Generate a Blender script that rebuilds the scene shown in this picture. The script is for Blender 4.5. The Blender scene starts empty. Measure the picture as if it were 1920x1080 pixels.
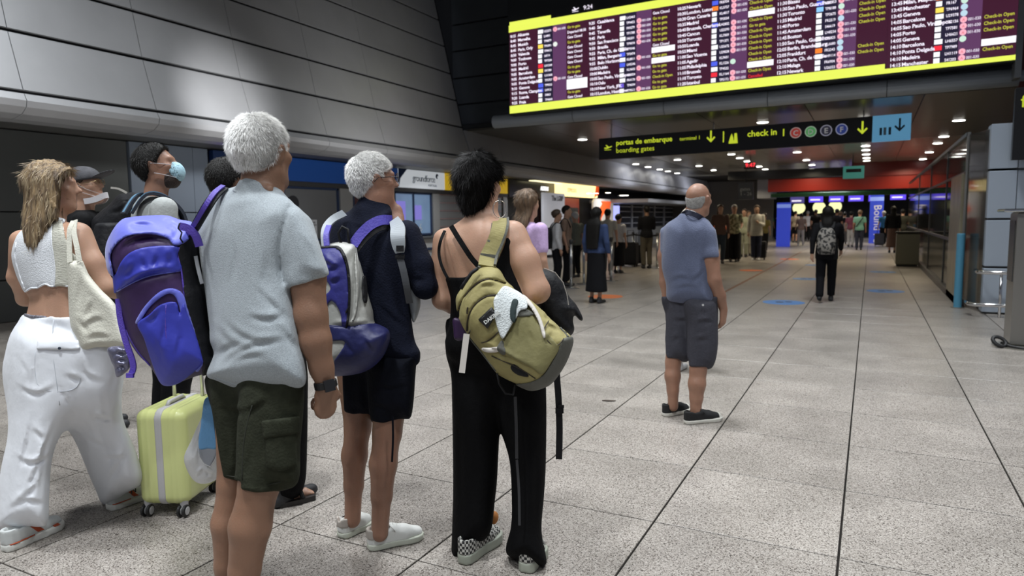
import bpy, bmesh, math, random
import numpy as np
from mathutils import Vector, Matrix
random.seed(7); rng=np.random.default_rng(7)
SC=bpy.context.scene; COL=SC.collection
# ------------------------------------------------------------------ camera
FPX=1291.6; CH=1.42
YAW,PIT,ROL=-0.478874,-0.0987524,-0.0114777
FW=np.array([math.sin(YAW)*math.cos(PIT),math.cos(YAW)*math.cos(PIT),math.sin(PIT)])
_r=np.array([math.cos(YAW),-math.sin(YAW),0.0]); _u=np.cross(_r,FW)
RT=math.cos(ROL)*_r+math.sin(ROL)*_u; UP=-math.sin(ROL)*_r+math.cos(ROL)*_u
CC=np.array([0,0,CH])
cam=bpy.data.cameras.new('camera'); camo=bpy.data.objects.new('camera',cam); COL.objects.link(camo)
cam.sensor_width=36.0; cam.lens=36.0*FPX/1920.0; cam.clip_end=200; cam.clip_start=0.05
camo.matrix_world=Matrix(((RT[0],UP[0],-FW[0],0),(RT[1],UP[1],-FW[1],0),(RT[2],UP[2],-FW[2],CH),(0,0,0,1)))
SC.camera=camo
cam.dof.use_dof=True; cam.dof.focus_distance=3.0; cam.dof.aperture_fstop=3.2
# ------------------------------------------------------------------ world, exposure
SC.view_settings.view_transform='Standard'; SC.view_settings.look='None'
SC.view_settings.gamma=1.0; SC.view_settings.use_curve_mapping=False; SC.view_settings.exposure=0.0
W=bpy.data.worlds.new('world'); SC.world=W; W.use_nodes=True
W.node_tree.nodes['Background'].inputs[0].default_value=(0.75,0.82,1.0,1); W.node_tree.nodes['Background'].inputs[1].default_value=0.16
def area(name,loc,size,power,color=(1,1,1),target=None,sy=None,spread=150):
    l=bpy.data.lights.new(name,'AREA'); l.energy=power; l.color=color; l.size=size; l.spread=math.radians(spread)
    if sy: l.shape='RECTANGLE'; l.size_y=sy
    o=bpy.data.objects.new(name,l); COL.objects.link(o); o.location=loc
    d=Vector(target)-Vector(loc) if target else Vector((0,0,-1))
    o.rotation_euler=d.to_track_quat('-Z','Y').to_euler(); return o
def spot(name,loc,target,power,angle,color=(1,1,1),blend=0.8,r=0.08):
    l=bpy.data.lights.new(name,'SPOT'); l.energy=power; l.color=color; l.spot_size=math.radians(angle); l.spot_blend=blend; l.shadow_soft_size=r
    o=bpy.data.objects.new(name,l); COL.objects.link(o); o.location=loc
    o.rotation_euler=(Vector(target)-Vector(loc)).to_track_quat('-Z','Y').to_euler(); return o
# ceiling lamps of the high hall (fixtures hang just under its dark ceiling)
COOL=(0.93,0.97,1.0)
for i,(x,y,p) in enumerate([(-5.5,0.5,150),(-2.0,0.5,150),(1.5,0.5,110),(-5.5,5.5,150),(-2.0,5.5,160),(1.8,5.5,150),(-3.5,-4.0,150),(1.0,-4.0,150),(-3.5,9.5,45),(0.0,10.0,120)]):
    area('hall_lamp_light',(x,y,7.3),0.7,p*0.92,COOL,spread=112)
spot('wall_wash_light',(-6.4,6.9,2.9),(-8.5,7.35,3.1),330,52,(1,1,1),1.0,0.12)
spot('wall_wash_light',(-6.2,3.0,2.2),(-8.7,5.0,3.9),130,120,(1,1,1),1.0,0.3)
spot('wall_wash_light',(-5.9,10.2,2.2),(-8.7,10.8,3.3),190,100,(1,1,1),1.0,0.3)
# ------------------------------------------------------------------ helpers
def cray(u,v): return FW+(u-960)/FPX*RT+(540-v)/FPX*UP
def pt(u,v,D): return CC+D*cray(u,v)
def gnd(u,v,z=0.0):
    d=cray(u,v); return CC+(z-CH)/d[2]*d
def onX(u,v,x): d=cray(u,v); return CC+x/d[0]*d
def onY(u,v,y): d=cray(u,v); return CC+y/d[1]*d
def depth(p): return float((np.asarray(p)-CC)@FW)
def w2c(p): q=np.asarray(p,float)-CC; return np.array([q@RT,q@UP,q@FW])
def d2c(d): d=np.asarray(d,float); return np.array([d@RT,d@UP,d@FW])
def tag(o,label=None,cat=None,group=None,kind=None):
    if label: o['label']=label
    if cat: o['category']=cat
    if group: o['group']=group
    if kind: o['kind']=kind
    return o
def empty(name,loc=(0,0,0),**k):
    o=bpy.data.objects.new(name,None); COL.objects.link(o); o.location=loc; o.empty_display_size=0.1
    return tag(o,**k)
def link(name,me,parent=None,**k):
    o=bpy.data.objects.new(name,me); COL.objects.link(o)
    if parent is not None:
        o.parent=parent
        o.location=-Vector(parent_world(parent))
    return tag(o,**k)
def parent_world(p):
    l=Vector(p.location)
    while p.parent is not None:
        p=p.parent; l=l+Vector(p.location)
    return l
# NOTE meshes are written in world coordinates; children get the negative of the parent's location
MATS={}
def mat(name,col,rough=0.6,metal=0.0,spec=0.5,emit=None,estr=1.0,noise=0.0,nscale=20,nstretch=(1,1,1),bump=0.0,bscale=60,bstretch=(1,1,1),alpha=1.0,trans=0.0,col2=None,sheen=0.0,sss=0.0,coat=0.0,detail=4.0,vor=False,contrast=(0.35,0.65)):
    if name in MATS: return MATS[name]
    m=bpy.data.materials.new(name); m.use_nodes=True; nt=m.node_tree; b=nt.nodes['Principled BSDF']; MATS[name]=m
    c=tuple(col)+(1,) if len(col)==3 else col
    b.inputs['Base Color'].default_value=c; b.inputs['Roughness'].default_value=rough; b.inputs['Metallic'].default_value=metal
    b.inputs['Specular IOR Level'].default_value=spec; b.inputs['Alpha'].default_value=alpha; b.inputs['Transmission Weight'].default_value=trans
    b.inputs['Sheen Weight'].default_value=sheen; b.inputs['Coat Weight'].default_value=coat
    if sss: b.inputs['Subsurface Weight'].default_value=sss; b.inputs['Subsurface Scale'].default_value=0.01
    if emit is not None: b.inputs['Emission Color'].default_value=tuple(emit)+(1,); b.inputs['Emission Strength'].default_value=estr
    tc=None
    def coords(st):
        nonlocal tc
        if tc is None: tc=nt.nodes.new('ShaderNodeTexCoord')
        mp=nt.nodes.new('ShaderNodeMapping'); mp.inputs['Scale'].default_value=st; nt.links.new(tc.outputs['Object'],mp.inputs['Vector']); return mp.outputs['Vector']
    if noise>0:
        n=nt.nodes.new('ShaderNodeTexNoise'); n.inputs['Scale'].default_value=nscale; n.inputs['Detail'].default_value=detail
        nt.links.new(coords(nstretch),n.inputs['Vector'])
        r=nt.nodes.new('ShaderNodeValToRGB'); r.color_ramp.elements[0].position=contrast[0]; r.color_ramp.elements[1].position=contrast[1]
        k=1-noise; c2=tuple(x*k for x in col[:3])+(1,) if col2 is None else tuple(col2)+(1,)
        r.color_ramp.elements[0].color=c2; r.color_ramp.elements[1].color=c
        nt.links.new(n.outputs['Fac'],r.inputs['Fac']); nt.links.new(r.outputs['Color'],b.inputs['Base Color'])
    if bump>0:
        n=nt.nodes.new('ShaderNodeTexNoise'); n.inputs['Scale'].default_value=bscale; n.inputs['Detail'].default_value=3
        nt.links.new(coords(bstretch),n.inputs['Vector'])
        bp=nt.nodes.new('ShaderNodeBump'); bp.inputs['Strength'].default_value=bump; bp.inputs['Distance'].default_value=0.01
        nt.links.new(n.outputs['Fac'],bp.inputs['Height']); nt.links.new(bp.outputs['Normal'],b.inputs['Normal'])
    return m
def emis(name,col,s=1.0):
    if name in MATS: return MATS[name]
    m=bpy.data.materials.new(name); m.use_nodes=True; nt=m.node_tree; MATS[name]=m
    b=nt.nodes['Principled BSDF']; b.inputs['Base Color'].default_value=(0.01,0.01,0.01,1); b.inputs['Roughness'].default_value=0.3
    b.inputs['Emission Color'].default_value=tuple(col)+(1,); b.inputs['Emission Strength'].default_value=s; return m
class MB:
    """collects simple solids, builds one mesh"""
    def __init__(s): s.v=[]; s.f=[]
    def add(s,v,f):
        n=len(s.v); s.v+= [tuple(map(float,p)) for p in v]; s.f+=[tuple(i+n for i in q) for q in f]; return s
    def box(s,x0,x1,y0,y1,z0,z1):
        return s.add([(x0,y0,z0),(x1,y0,z0),(x1,y1,z0),(x0,y1,z0),(x0,y0,z1),(x1,y0,z1),(x1,y1,z1),(x0,y1,z1)],
            [(3,2,1,0),(4,5,6,7),(0,1,5,4),(1,2,6,5),(2,3,7,6),(3,0,4,7)])
    def bbox(s,x0,x1,y0,y1,z0,z1,b=0.01):
        """box with chamfered edges (bevelled slab, 18 faces)"""
        vs=[];
        for z,i in ((z0,b),(z0+b,0),(z1-b,0),(z1,b)):
            for (x,y) in ((x0+i,y0+i),(x1-i,y0+i),(x1-i,y1-i),(x0+i,y1-i)): vs.append((x,y,z))
        fs=[(3,2,1,0),(12,13,14,15)]
        for k in range(3):
            for j in range(4): a=4*k+j; c=4*k+(j+1)%4; fs.append((a,c,c+4,a+4))
        return s.add(vs,fs)
    def obox(s,c,ax,ay,az):
        c=np.array(c,float); ax,ay,az=[np.array(a,float) for a in (ax,ay,az)]
        v=[c+i*ax+j*ay+k*az for k in (-1,1) for j in (-1,1) for i in (-1,1)]
        return s.add(v,[(0,2,3,1),(4,5,7,6),(0,1,5,4),(1,3,7,5),(3,2,6,7),(2,0,4,6)])
    def tube(s,pts,r,n=10,cap=True,closed=False):
        pts=[np.array(p,float) for p in pts]; m=len(pts); rs=r if hasattr(r,'__len__') else [r]*m
        base=len(s.v); prev=None; rings=[]
        for i,p in enumerate(pts):
            if closed: t=pts[(i+1)%m]-pts[i-1]
            else: t=pts[min(i+1,m-1)]-pts[max(i-1,0)]
            t=t/(np.linalg.norm(t)+1e-9)
            if prev is None:
                a=np.array([0,0,1.0]) if abs(t[2])<0.9 else np.array([1.0,0,0]); u=np.cross(t,a)
            else: u=prev-t*(prev@t)
            u/=np.linalg.norm(u)+1e-9; prev=u; w=np.cross(t,u)
            rings.append([p+rs[i]*(math.cos(2*math.pi*k/n)*u+math.sin(2*math.pi*k/n)*w) for k in range(n)])
        vs=[q for rg in rings for q in rg]; fs=[]
        for i in range(m if closed else m-1):
            j=(i+1)%m
            for k in range(n): fs.append((i*n+k,i*n+(k+1)%n,j*n+(k+1)%n,j*n+k))
        if cap and not closed: fs+= [tuple(range(n))[::-1],tuple((m-1)*n+k for k in range(n))]
        return s.add(vs,fs)
    def strip(s,pts,w,t,nrm):
        """flat strap: pts centreline, w half width, t half thickness, nrm face normal(s)"""
        pts=[np.array(p,float) for p in pts]; m=len(pts); vs=[]
        ws=list(w) if hasattr(w,'__len__') else [w]*m
        nr=[np.array(q,float) for q in nrm] if hasattr(nrm[0],'__len__') else [np.array(nrm,float)]*m
        if m>=3:
            def cr(A,i,t):
                a0,a1,a2,a3=A[max(i-1,0)],A[i],A[i+1],A[min(i+2,m-1)]
                return 0.5*((2*a1)+(a2-a0)*t+(2*a0-5*a1+4*a2-a3)*t*t+(3*a1-a0-3*a2+a3)*t**3)
            S=5; pp=[];ww=[];nn_=[]
            for i in range(m-1):
                for j in range(S): t_=j/S; pp.append(cr(pts,i,t_)); ww.append(cr(ws,i,t_)); nn_.append(nr[i]*(1-t_)+nr[i+1]*t_)
            pts=pp+[pts[-1]]; ws=ww+[ws[-1]]; nr=nn_+[nr[-1]]; m=len(pts)
        for i,p in enumerate(pts):
            tg=pts[min(i+1,m-1)]-pts[max(i-1,0)]; tg/=np.linalg.norm(tg)+1e-9
            nn=nr[i].copy(); nn=nn-tg*(nn@tg); nn/=np.linalg.norm(nn)+1e-9; sd=np.cross(tg,nn)
            vs+=[p-ws[i]*sd-t*nn,p+ws[i]*sd-t*nn,p+ws[i]*sd+t*nn,p-ws[i]*sd+t*nn]
        fs=[(3,2,1,0),tuple(4*(m-1)+k for k in range(4))]
        for i in range(m-1):
            for k in range(4): fs.append((4*i+k,4*i+(k+1)%4,4*i+4+(k+1)%4,4*i+4+k))
        return s.add(vs,fs)
    def lathe(s,c,prof,n=20,axis=(0,0,1)):
        """prof list of (r,h) along axis from c"""
        c=np.array(c,float); ax=np.array(axis,float); ax/=np.linalg.norm(ax)
        a=np.array([0,0,1.0]) if abs(ax[2])<0.9 else np.array([1.0,0,0]); u=np.cross(ax,a); u/=np.linalg.norm(u); w=np.cross(ax,u); vs=[];fs=[]
        for r,h in prof:
            for k in range(n): vs.append(c+ax*h+r*(math.cos(2*math.pi*k/n)*u+math.sin(2*math.pi*k/n)*w))
        for i in range(len(prof)-1):
            for k in range(n): fs.append((i*n+k,i*n+(k+1)%n,(i+1)*n+(k+1)%n,(i+1)*n+k))
        fs+=[tuple(range(n))[::-1],tuple((len(prof)-1)*n+k for k in range(n))]
        return s.add(vs,fs)
    def mesh(s,name,m,smooth=False):
        me=bpy.data.meshes.new(name); me.from_pydata(s.v,[],s.f); me.update()
        for x in (m if isinstance(m,(list,tuple)) else [m]): me.materials.append(x)
        if smooth: me.polygons.foreach_set('use_smooth',[True]*len(me.polygons))
        return me
    def build(s,name,m,parent=None,smooth=False,**k): return link(name,s.mesh(name,m,smooth),parent,**k)
def poly_prism(name,pts2,to3,thick,m,parent=None,**k):
    """flat outline (list of 2d) placed by to3(a,b)->world, extruded by vector thick"""
    n=len(pts2); p=[np.array(to3(*q),float) for q in pts2]; t=np.array(thick,float)
    b=MB(); b.add(p+[q+t for q in p],[tuple(range(n))[::-1],tuple(range(n,2*n))]+[(i,(i+1)%n,(i+1)%n+n,i+n) for i in range(n)])
    return b.build(name,m,parent,**k)
def text(body,loc,size,m,parent,name='lettering',rx=math.pi/2,rz=0.0,align='LEFT',ext=0.002,space=1.0,lspace=1.0,rot=None,sx=1.0,bold=0.0,**k):
    c=bpy.data.curves.new(name,'FONT'); c.body=body; c.size=size; c.extrude=ext; c.align_x=align; c.space_line=lspace; c.space_character=space; c.resolution_u=2; c.offset=bold
    c.materials.append(m); o=bpy.data.objects.new(name,c); COL.objects.link(o)
    M=Matrix.Translation(Vector(loc))@(rot.to_4x4() if rot is not None else (Matrix.Rotation(rz,4,'Z')@Matrix.Rotation(rx,4,'X')))@Matrix.Diagonal((sx,1,1,1))
    if parent is not None:
        o.parent=parent; M=Matrix.Translation(-parent_world(parent))@M
    o.matrix_basis=M; return tag(o,**k)
# ================================================================== SETTING
def structure(name,loc=(0,0,0),label=None):
    return empty(name,loc,kind='structure',label=label)
# ---- floor: base slab, terrazzo tiles
def floor_mat(name,rough=0.32):
    m=bpy.data.materials.new(name); m.use_nodes=True; nt=m.node_tree; b=nt.nodes['Principled BSDF']; MATS[name]=m
    g=nt.nodes.new('ShaderNodeNewGeometry'); L=nt.links
    n1=nt.nodes.new('ShaderNodeTexVoronoi'); n1.inputs['Scale'].default_value=230; n1.inputs['Randomness'].default_value=1.0; sp=nt.nodes.new('ShaderNodeSeparateColor')
    n2=nt.nodes.new('ShaderNodeTexNoise'); n2.inputs['Scale'].default_value=2.2; n2.inputs['Detail'].default_value=4
    for n in (n1,n2): L.new(g.outputs['Position'],n.inputs['Vector'])
    r1=nt.nodes.new('ShaderNodeValToRGB'); e=r1.color_ramp.elements; r1.color_ramp.interpolation='CONSTANT'; e[0].position=0.0; e[0].color=(0.075,0.062,0.053,1); e[1].position=0.13; e[1].color=(0.21,0.185,0.162,1)
    for p_,c_ in ((0.26,(0.325,0.295,0.262,1)),(0.62,(0.385,0.35,0.315,1)),(0.88,(0.49,0.455,0.415,1))): x=r1.color_ramp.elements.new(p_); x.color=c_
    L.new(n1.outputs['Color'],sp.inputs[0]); L.new(sp.outputs[0],r1.inputs['Fac'])
    r2=nt.nodes.new('ShaderNodeValToRGB'); e=r2.color_ramp.elements; e[0].position=0.35; e[0].color=(0.82,0.82,0.82,1); e[1].position=0.65; e[1].color=(1,1,1,1)
    L.new(n2.outputs['Fac'],r2.inputs['Fac'])
    mx=nt.nodes.new('ShaderNodeMixRGB'); mx.blend_type='MULTIPLY'; mx.inputs[0].default_value=1; L.new(r1.outputs[0],mx.inputs[1]); L.new(r2.outputs[0],mx.inputs[2])
    oi=nt.nodes.new('ShaderNodeObjectInfo'); mr=nt.nodes.new('ShaderNodeMapRange'); mr.inputs['To Min'].default_value=0.90; mr.inputs['To Max'].default_value=1.05
    L.new(oi.outputs['Random'],mr.inputs['Value'])
    mv=nt.nodes.new('ShaderNodeMixRGB'); mv.blend_type='MULTIPLY'; mv.inputs[0].default_value=1; L.new(mx.outputs[0],mv.inputs[1]); L.new(mr.outputs[0],mv.inputs[2])
    L.new(mv.outputs[0],b.inputs['Base Color']); b.inputs['Roughness'].default_value=rough; b.inputs['Specular IOR Level'].default_value=0.5
    r3=nt.nodes.new('ShaderNodeMapRange'); r3.inputs['To Min'].default_value=rough-0.08; r3.inputs['To Max'].default_value=rough+0.14; L.new(n2.outputs['Fac'],r3.inputs['Value']); L.new(r3.outputs[0],b.inputs['Roughness'])
    return m
FM=floor_mat('terrazzo')
GROUT=mat('grout',(0.018,0.016,0.014),0.9,spec=0.1)
floor=structure('floor')
MB().box(-13,9,-7,60,-0.30,-0.008).build('floor_base',GROUT,floor)
SX,SY=0.78553,0.79545; X0,Y0=-2.42546,2.26935
def tile_v(x0,x1,y0,y1,gx,gy):
    b=0.0014
    xa,xb,ya,yb=x0+gx,x1-gx,y0+gy,y1-gy
    v=[(xa,ya,-0.0075),(xb,ya,-0.0075),(xb,yb,-0.0075),(xa,yb,-0.0075),(xa,ya,-b),(xb,ya,-b),(xb,yb,-b),(xa,yb,-b),
       (xa+b,ya+b,0),(xb-b,ya+b,0),(xb-b,yb-b,0),(xa+b,yb-b,0)]
    f=[(8,9,10,11)]+[(i,(i+1)%4,4+(i+1)%4,4+i) for i in range(4)]+[(4+i,4+(i+1)%4,8+(i+1)%4,8+i) for i in range(4)]
    return v,f
tb=MB(); v_,f_=tile_v(0,SX,0,SY,0.0048,0.0036); tb.add(v_,f_); tile_me=tb.mesh('floor_tile',FM)
def inview(p,mu=60):
    c=w2c(p)
    if c[2]<0.3: return False
    u=960+FPX*c[0]/c[2]; v=540-FPX*c[1]/c[2]
    return -mu<u<1920+mu and v<1080+mu
cells=[]
for i in range(-12,10):
    for j in range(-4,46):
        x=X0+i*SX; y=Y0+j*SY
        vis=any(inview((x+a*SX,y+b_*SY,0)) for a in (0,.5,1) for b_ in (0,.5,1))
        cells.append((0 if vis else 1,depth((x+SX/2,y+SY/2,0)) if vis else 99+abs(y),i,j))
cells.sort(); nt_=0; rest=MB()
for k,(nv,d,i,j) in enumerate(cells):
    x=X0+i*SX; y=Y0+j*SY
    if k<290 and not nv:
        o=bpy.data.objects.new('floor_tile',tile_me); COL.objects.link(o); o.parent=floor; o.location=(x,y,0)
    elif y<37:
        v,f=tile_v(x,x+SX,y,y+SY,0.0045,0.003); rest.add(v,f)
rest.build('floor_tile_field',FM,floor,kind='stuff')
b=MB(); b.box(-13,9,37,60,-0.0075,-0.001); b.build('floor_far',FM,floor)
strip=mat('copper_joint',(0.20,0.085,0.045),0.5)
tag(MB().bbox(X0-0.03,X0+0.03,11.0,30,-0.004,0.0025,0.001).build('floor_joint_strip',strip),'long red-brown metal joint strip set into the pale floor behind the bald man','joint strip')

# ---- left wall: leaning grey metal panels in rows
PANM=mat('panel_grey',(0.43,0.435,0.45),0.42,0.35,0.5,noise=0.08,nscale=1.5,bump=0.03,bscale=3)
DARK=mat('dark_gap',(0.012,0.013,0.015),0.7)
wl=structure('wall_left')
G=[(-8.48,2.91),(-8.71,3.62),(-8.86,4.26),(-9.01,4.90),(-9.16,5.55),(-9.31,6.18),(-9.46,6.82),(-9.6,7.5)]
def wall_panel(prof,y0,y1,nm='wall_panel',m=PANM,t=0.03,parent=None):
    b=MB(); g=0.0045; n=len(prof); P=[np.array(p) for p in prof]; N=[]
    for i in range(n):
        a=P[max(i-1,0)]; c=P[min(i+1,n-1)]; d=(c-a)/np.linalg.norm(c-a); N.append(np.array([d[1],-d[0]]))   # +X side out
    v=[]
    for y in (y0+g,y1-g):
        for i in range(n): v.append((P[i][0],y,P[i][1]))
        for i in range(n): q=P[i]-N[i]*t; v.append((q[0],y,q[1]))
    f=[]
    for i in range(n-1):
        f.append((i,2*n+i,2*n+i+1,i+1)); f.append((n+i,n+i+1,3*n+i+1,3*n+i))
    f.append((0,n,3*n,2*n)); f.append((n-1,3*n-1,4*n-1,2*n-1)) if False else f.append((n-1,3*n-1,4*n-1,2*n-1))
    for o_ in (0,2*n): f.append(tuple(o_+i for i in range(n))+tuple(o_+n+i for i in reversed(range(n))))
    b.add(v,f); return b.build(nm,m,parent or wl)
BULGE=[(-8.95,2.62),(-8.72,2.63),(-8.55,2.67),(-8.45,2.74),(-8.43,2.81),(-8.475,2.89)]
ys=[6.138+1.63*k for k in range(-5,6)]   # -2.0 .. 14.3
for a,b_ in zip(ys[:-1],ys[1:]):
    wall_panel(BULGE,a,b_,'lower_bulge_panel')
    for (xa,za),(xb,zb) in zip(G[:-1],G[1:]):
        dz=0.024; k=(xb-xa)/(zb-za)
        wall_panel([(xa+k*dz,za+dz),((xa+xb)/2,(za+zb)/2),(xb-k*dz,zb-dz)],a,b_)
MB().add([(x-0.06 if i<1 else x-0.07,y,z) for y in (-2.1,14.45) for i,(x,z) in enumerate([(-8.98,2.7)]+G)],
   [(i,i+1,i+1+9,i+9) for i in range(8)]).build('wall_backing',DARK,wl)
# the same wall goes on low into the passage under the ceiling
PANC=mat('panel_grey_cool',(0.38,0.39,0.42),0.45,0.2,0.5)
for k in range(17):
    a=14.35+1.63*k; b_=a+1.63
    wall_panel([(x,z) for x,z in BULGE],a,b_,'lower_bulge_panel',PANC)
    wall_panel([(-8.5,2.93),(-8.69,3.56)],a,b_,'wall_panel',PANC)
MB().add([(-8.6,14.3,2.7),(-8.6,42.2,2.7),(-8.8,42.2,3.6),(-8.8,14.3,3.6)],[(0,1,2,3)]).build('wall_backing',DARK,wl)
# soffit over the shops and the shop wall
SOFM=mat('soffit',(0.17,0.17,0.165),0.5)
cl=structure('ceiling')
MB().box(-11.9,-8.85,-2.5,44,2.83,2.9).build('shop_soffit',SOFM,cl)
# ---- high hall ceiling
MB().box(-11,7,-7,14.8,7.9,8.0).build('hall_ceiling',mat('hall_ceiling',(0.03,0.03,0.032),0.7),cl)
# ---- end wall over the passage (dark slate panels with grooves)
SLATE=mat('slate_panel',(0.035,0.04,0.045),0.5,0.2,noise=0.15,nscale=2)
wf=structure('wall_front')
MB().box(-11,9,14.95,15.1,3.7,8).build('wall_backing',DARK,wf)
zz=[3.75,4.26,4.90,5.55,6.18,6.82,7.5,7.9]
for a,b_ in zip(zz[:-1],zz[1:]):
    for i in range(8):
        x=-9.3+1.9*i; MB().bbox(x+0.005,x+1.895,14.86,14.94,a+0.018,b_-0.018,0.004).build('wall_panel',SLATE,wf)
# rounded edge beam under the board
BEAM=mat('beam_metal',(0.42,0.46,0.50),0.45,0.3)
bm=structure('trim_1')
for i in range(5):
    x=-7.9+2.02*i
    MB().tube([(x+0.006,14.42,3.70),(x+2.014,14.42,3.70)],0.15,20).build('beam_section',BEAM,bm,smooth=False)
MB().box(-7.9,2.3,14.4,14.95,3.7,3.95).build('beam_backing',mat('beam_dark',(0.02,0.025,0.03),0.4),bm)
# ---- low passage ceiling with panels
CP=mat('ceiling_olive',(0.060,0.056,0.042),0.28,0.0,0.6)
CP2=mat('ceiling_mirror',(0.46,0.46,0.43),0.24,0.35,0.6,noise=0.35,nscale=0.7)
MB().box(-11.9,9,14.6,60,3.60,3.72).build('ceiling_base',DARK,cl)
xs=[-8.9,-6.95,-5.3,-3.25,-1.2,0.78,2.8,4.9]
yy=[14.5,18.5,22.5,26,29.5,33,36.5]
for i in range(7):
    for j in range(6):
        MB().bbox(xs[i]+.006,xs[i+1]-.006,yy[j]+.006,yy[j+1]-.006,3.552,3.598,0.003).build('ceiling_panel',CP2 if (yy[j]>=22 and i>=1) else CP,cl)
# ---- red and black bulkheads crossing the passage, far wall
RED=mat('red_lacquer',(0.20,0.014,0.008),0.30)
tr=structure('trim_2')
MB().bbox(-3.95,3.0,31.5,31.75,2.47,3.02,0.02).build('red_fascia',RED,tr)
MB().bbox(-0.75,3.0,31.45,31.5,3.0,3.56,0.01).build('red_upper_fascia',mat('dark_red',(0.16,0.012,0.010),0.4),tr)
MB().bbox(-5.6,-0.75,31.4,31.6,3.03,3.40,0.02).build('black_fascia',mat('black_fascia',(0.01,0.01,0.01),0.3),tr)
MB().bbox(-4.0,3.0,33,33.2,2.28,2.46,0.02).build('green_fascia',mat('green_strip',(0.02,0.09,0.03),0.4),tr)
wb=structure('wall_back')
MB().box(-12,9,52,52.2,0,4).build('far_wall',mat('far_wall',(0.03,0.032,0.035),0.6),wb)
MB().box(-11.9,-5.2,44,44.2,0,3.6).build('far_wall',mat('far_wall2',(0.16,0.155,0.15),0.6),wb)
# ---- shop wall on the left
SH=-11.2
sw=structure('wall_shops')
MB().box(SH-0.6,SH-0.5,-2.5,44,0,2.83).build('shop_backing',mat('shop_dark',(0.02,0.02,0.022),0.5),sw)
GP=mat('grey_cladding',(0.10,0.106,0.103),0.4,0.2)
LP=mat('blue_grey_cladding',(0.22,0.26,0.32),0.4,0.2)
for a,b_ in [(-1,1),(1,3),(3,5),(5,7.5)]:
    for z0,z1 in [(0.0,0.62),(0.62,1.62),(1.62,2.82)]:
        MB().bbox(SH-0.06,SH,a+.006,b_-.006,z0+.008,z1-.008,0.004).build('wall_panel',GP,sw)
for a,b_,m_ in [(7.52,8.75,LP),(8.75,9.08,LP)]:
    for z0,z1 in [(0.0,1.62),(1.62,2.82)]:
        MB().bbox(SH-0.04,SH+0.04,a+.004,b_-.004,z0+.008,z1-.008,0.004).build('wall_panel',m_,sw)
GREYF=mat('shop_frame',(0.40,0.405,0.40),0.45,0.2)
for y0,y1 in [(9.08,9.18),(10.0,10.55),(12.72,13.15),(14.45,14.8),(16.62,16.95),(20.9,21.2)]:
    MB().bbox(SH-0.05,SH+0.06,y0,y1,0.9,2.32,0.01).build('shop_pier',GREYF,sw)
MB().bbox(SH-0.05,SH+0.10,9.1,21.2,2.2,2.31,0.01).build('shop_lintel',mat('lintel',(0.06,0.062,0.065),0.4),sw)
# sills, counters
WHT=mat('counter_white',(0.52,0.53,0.54),0.4); NAVYT=mat('counter_navy',(0.03,0.05,0.11),0.4)
for y0,y1 in [(9.1,10.9),(10.95,12.9),(12.95,14.8),(14.85,16.8),(16.85,18.9),(18.95,21.1)]:
    t=empty('ticket_counter',(SH+0.15,(y0+y1)/2,0),label='white shop counter with navy trim, '+{9.1:'under the purple screen',10.95:'under the grey window with a notice',12.95:'between the two window bays',14.85:'under the lit blue windows',16.85:'left of the shutter bay middle',18.95:'at the black fronted shop'}[y0],cat='counter',group='counters along the shops')
    MB().bbox(SH-0.05,SH+0.22,y0,y1,0.66,0.93,0.01).build('front_panel',WHT,t)
    MB().bbox(SH-0.05,SH+0.20,y0,y1,0.10,0.60,0.01).build('lower_panel',WHT,t)
    MB().bbox(SH-0.05,SH+0.24,y0,y1,0.60,0.66,0.01).build('trim_strip',NAVYT,t)
    MB().bbox(SH-0.05,SH+0.18,y0,y1,0.0,0.10,0.005).build('plinth',NAVYT,t)
    MB().bbox(SH-0.1,SH+0.30,y0,y1,0.93,0.99,0.01).build('worktop',mat('worktop',(0.10,0.105,0.11),0.35),t)
def window(n,y0,y1,z0,z1,m,label,panes=1,frame=NAVYT):
    w=structure('window_%d'%n,label=label); fr=MB()
    for a,b_,c,d in [(y0,y1,z1-0.05,z1),(y0,y1,z0,z0+0.05),(y0,y0+0.05,z0,z1),(y1-0.05,y1,z0,z1)]: fr.box(SH-0.02,SH+0.03,a,b_,c,d)
    fr.build('window_frame',frame,w)
    dy=(y1-y0)/panes
    for i in range(panes):
        if i: MB().box(SH-0.02,SH+0.03,y0+i*dy-0.02,y0+i*dy+0.02,z0,z1).build('window_mullion',frame,w)
        MB().box(SH-0.03,SH-0.01,y0+i*dy+0.03,y0+(i+1)*dy-0.03,z0+0.05,z1-0.05).build('window_pane',m,w)
    return w
window(1,10.95,12.7,0.99,2.2,mat('pane_grey',(0.20,0.205,0.21),0.15,0.0,0.6),'grey blind window with a paper notice')
GLB=mat('pane_blue',(0.16,0.22,0.30),0.12,0.1,0.6,emit=(0.16,0.26,0.42),estr=0.55,noise=0.5,nscale=1.2)
window(2,14.85,16.6,1.02,2.2,GLB,'two lit bluish service windows',2)
window(3,13.2,14.4,1.02,2.2,mat('pane_grey2',(0.13,0.065,0.07),0.2),'dark window behind the navy sweater man')
pn=empty('paper_notice',(SH+0.03,11.75,1.2),label='white paper notice taped on the grey window between the two white-haired men',cat='notice')
PAPER=mat('paper',(0.72,0.73,0.75),0.7); INK=mat('ink',(0.03,0.03,0.035),0.6)
RS=Matrix.Rotation(math.pi/2,4,'Z').to_3x3()@Matrix.Rotation(math.pi/2,4,'X').to_3x3()   # text reading along +Y on a wall facing +X
MB().box(SH+0.035,SH+0.04,11.62,11.92,1.06,1.47).build('sheet',PAPER,pn)
text('GUICHE\nFECHADO\n2022\n\nCLOSED\n12 h',(SH+0.042,11.77,1.39),0.055,INK,pn,rot=RS,align='CENTER')
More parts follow.
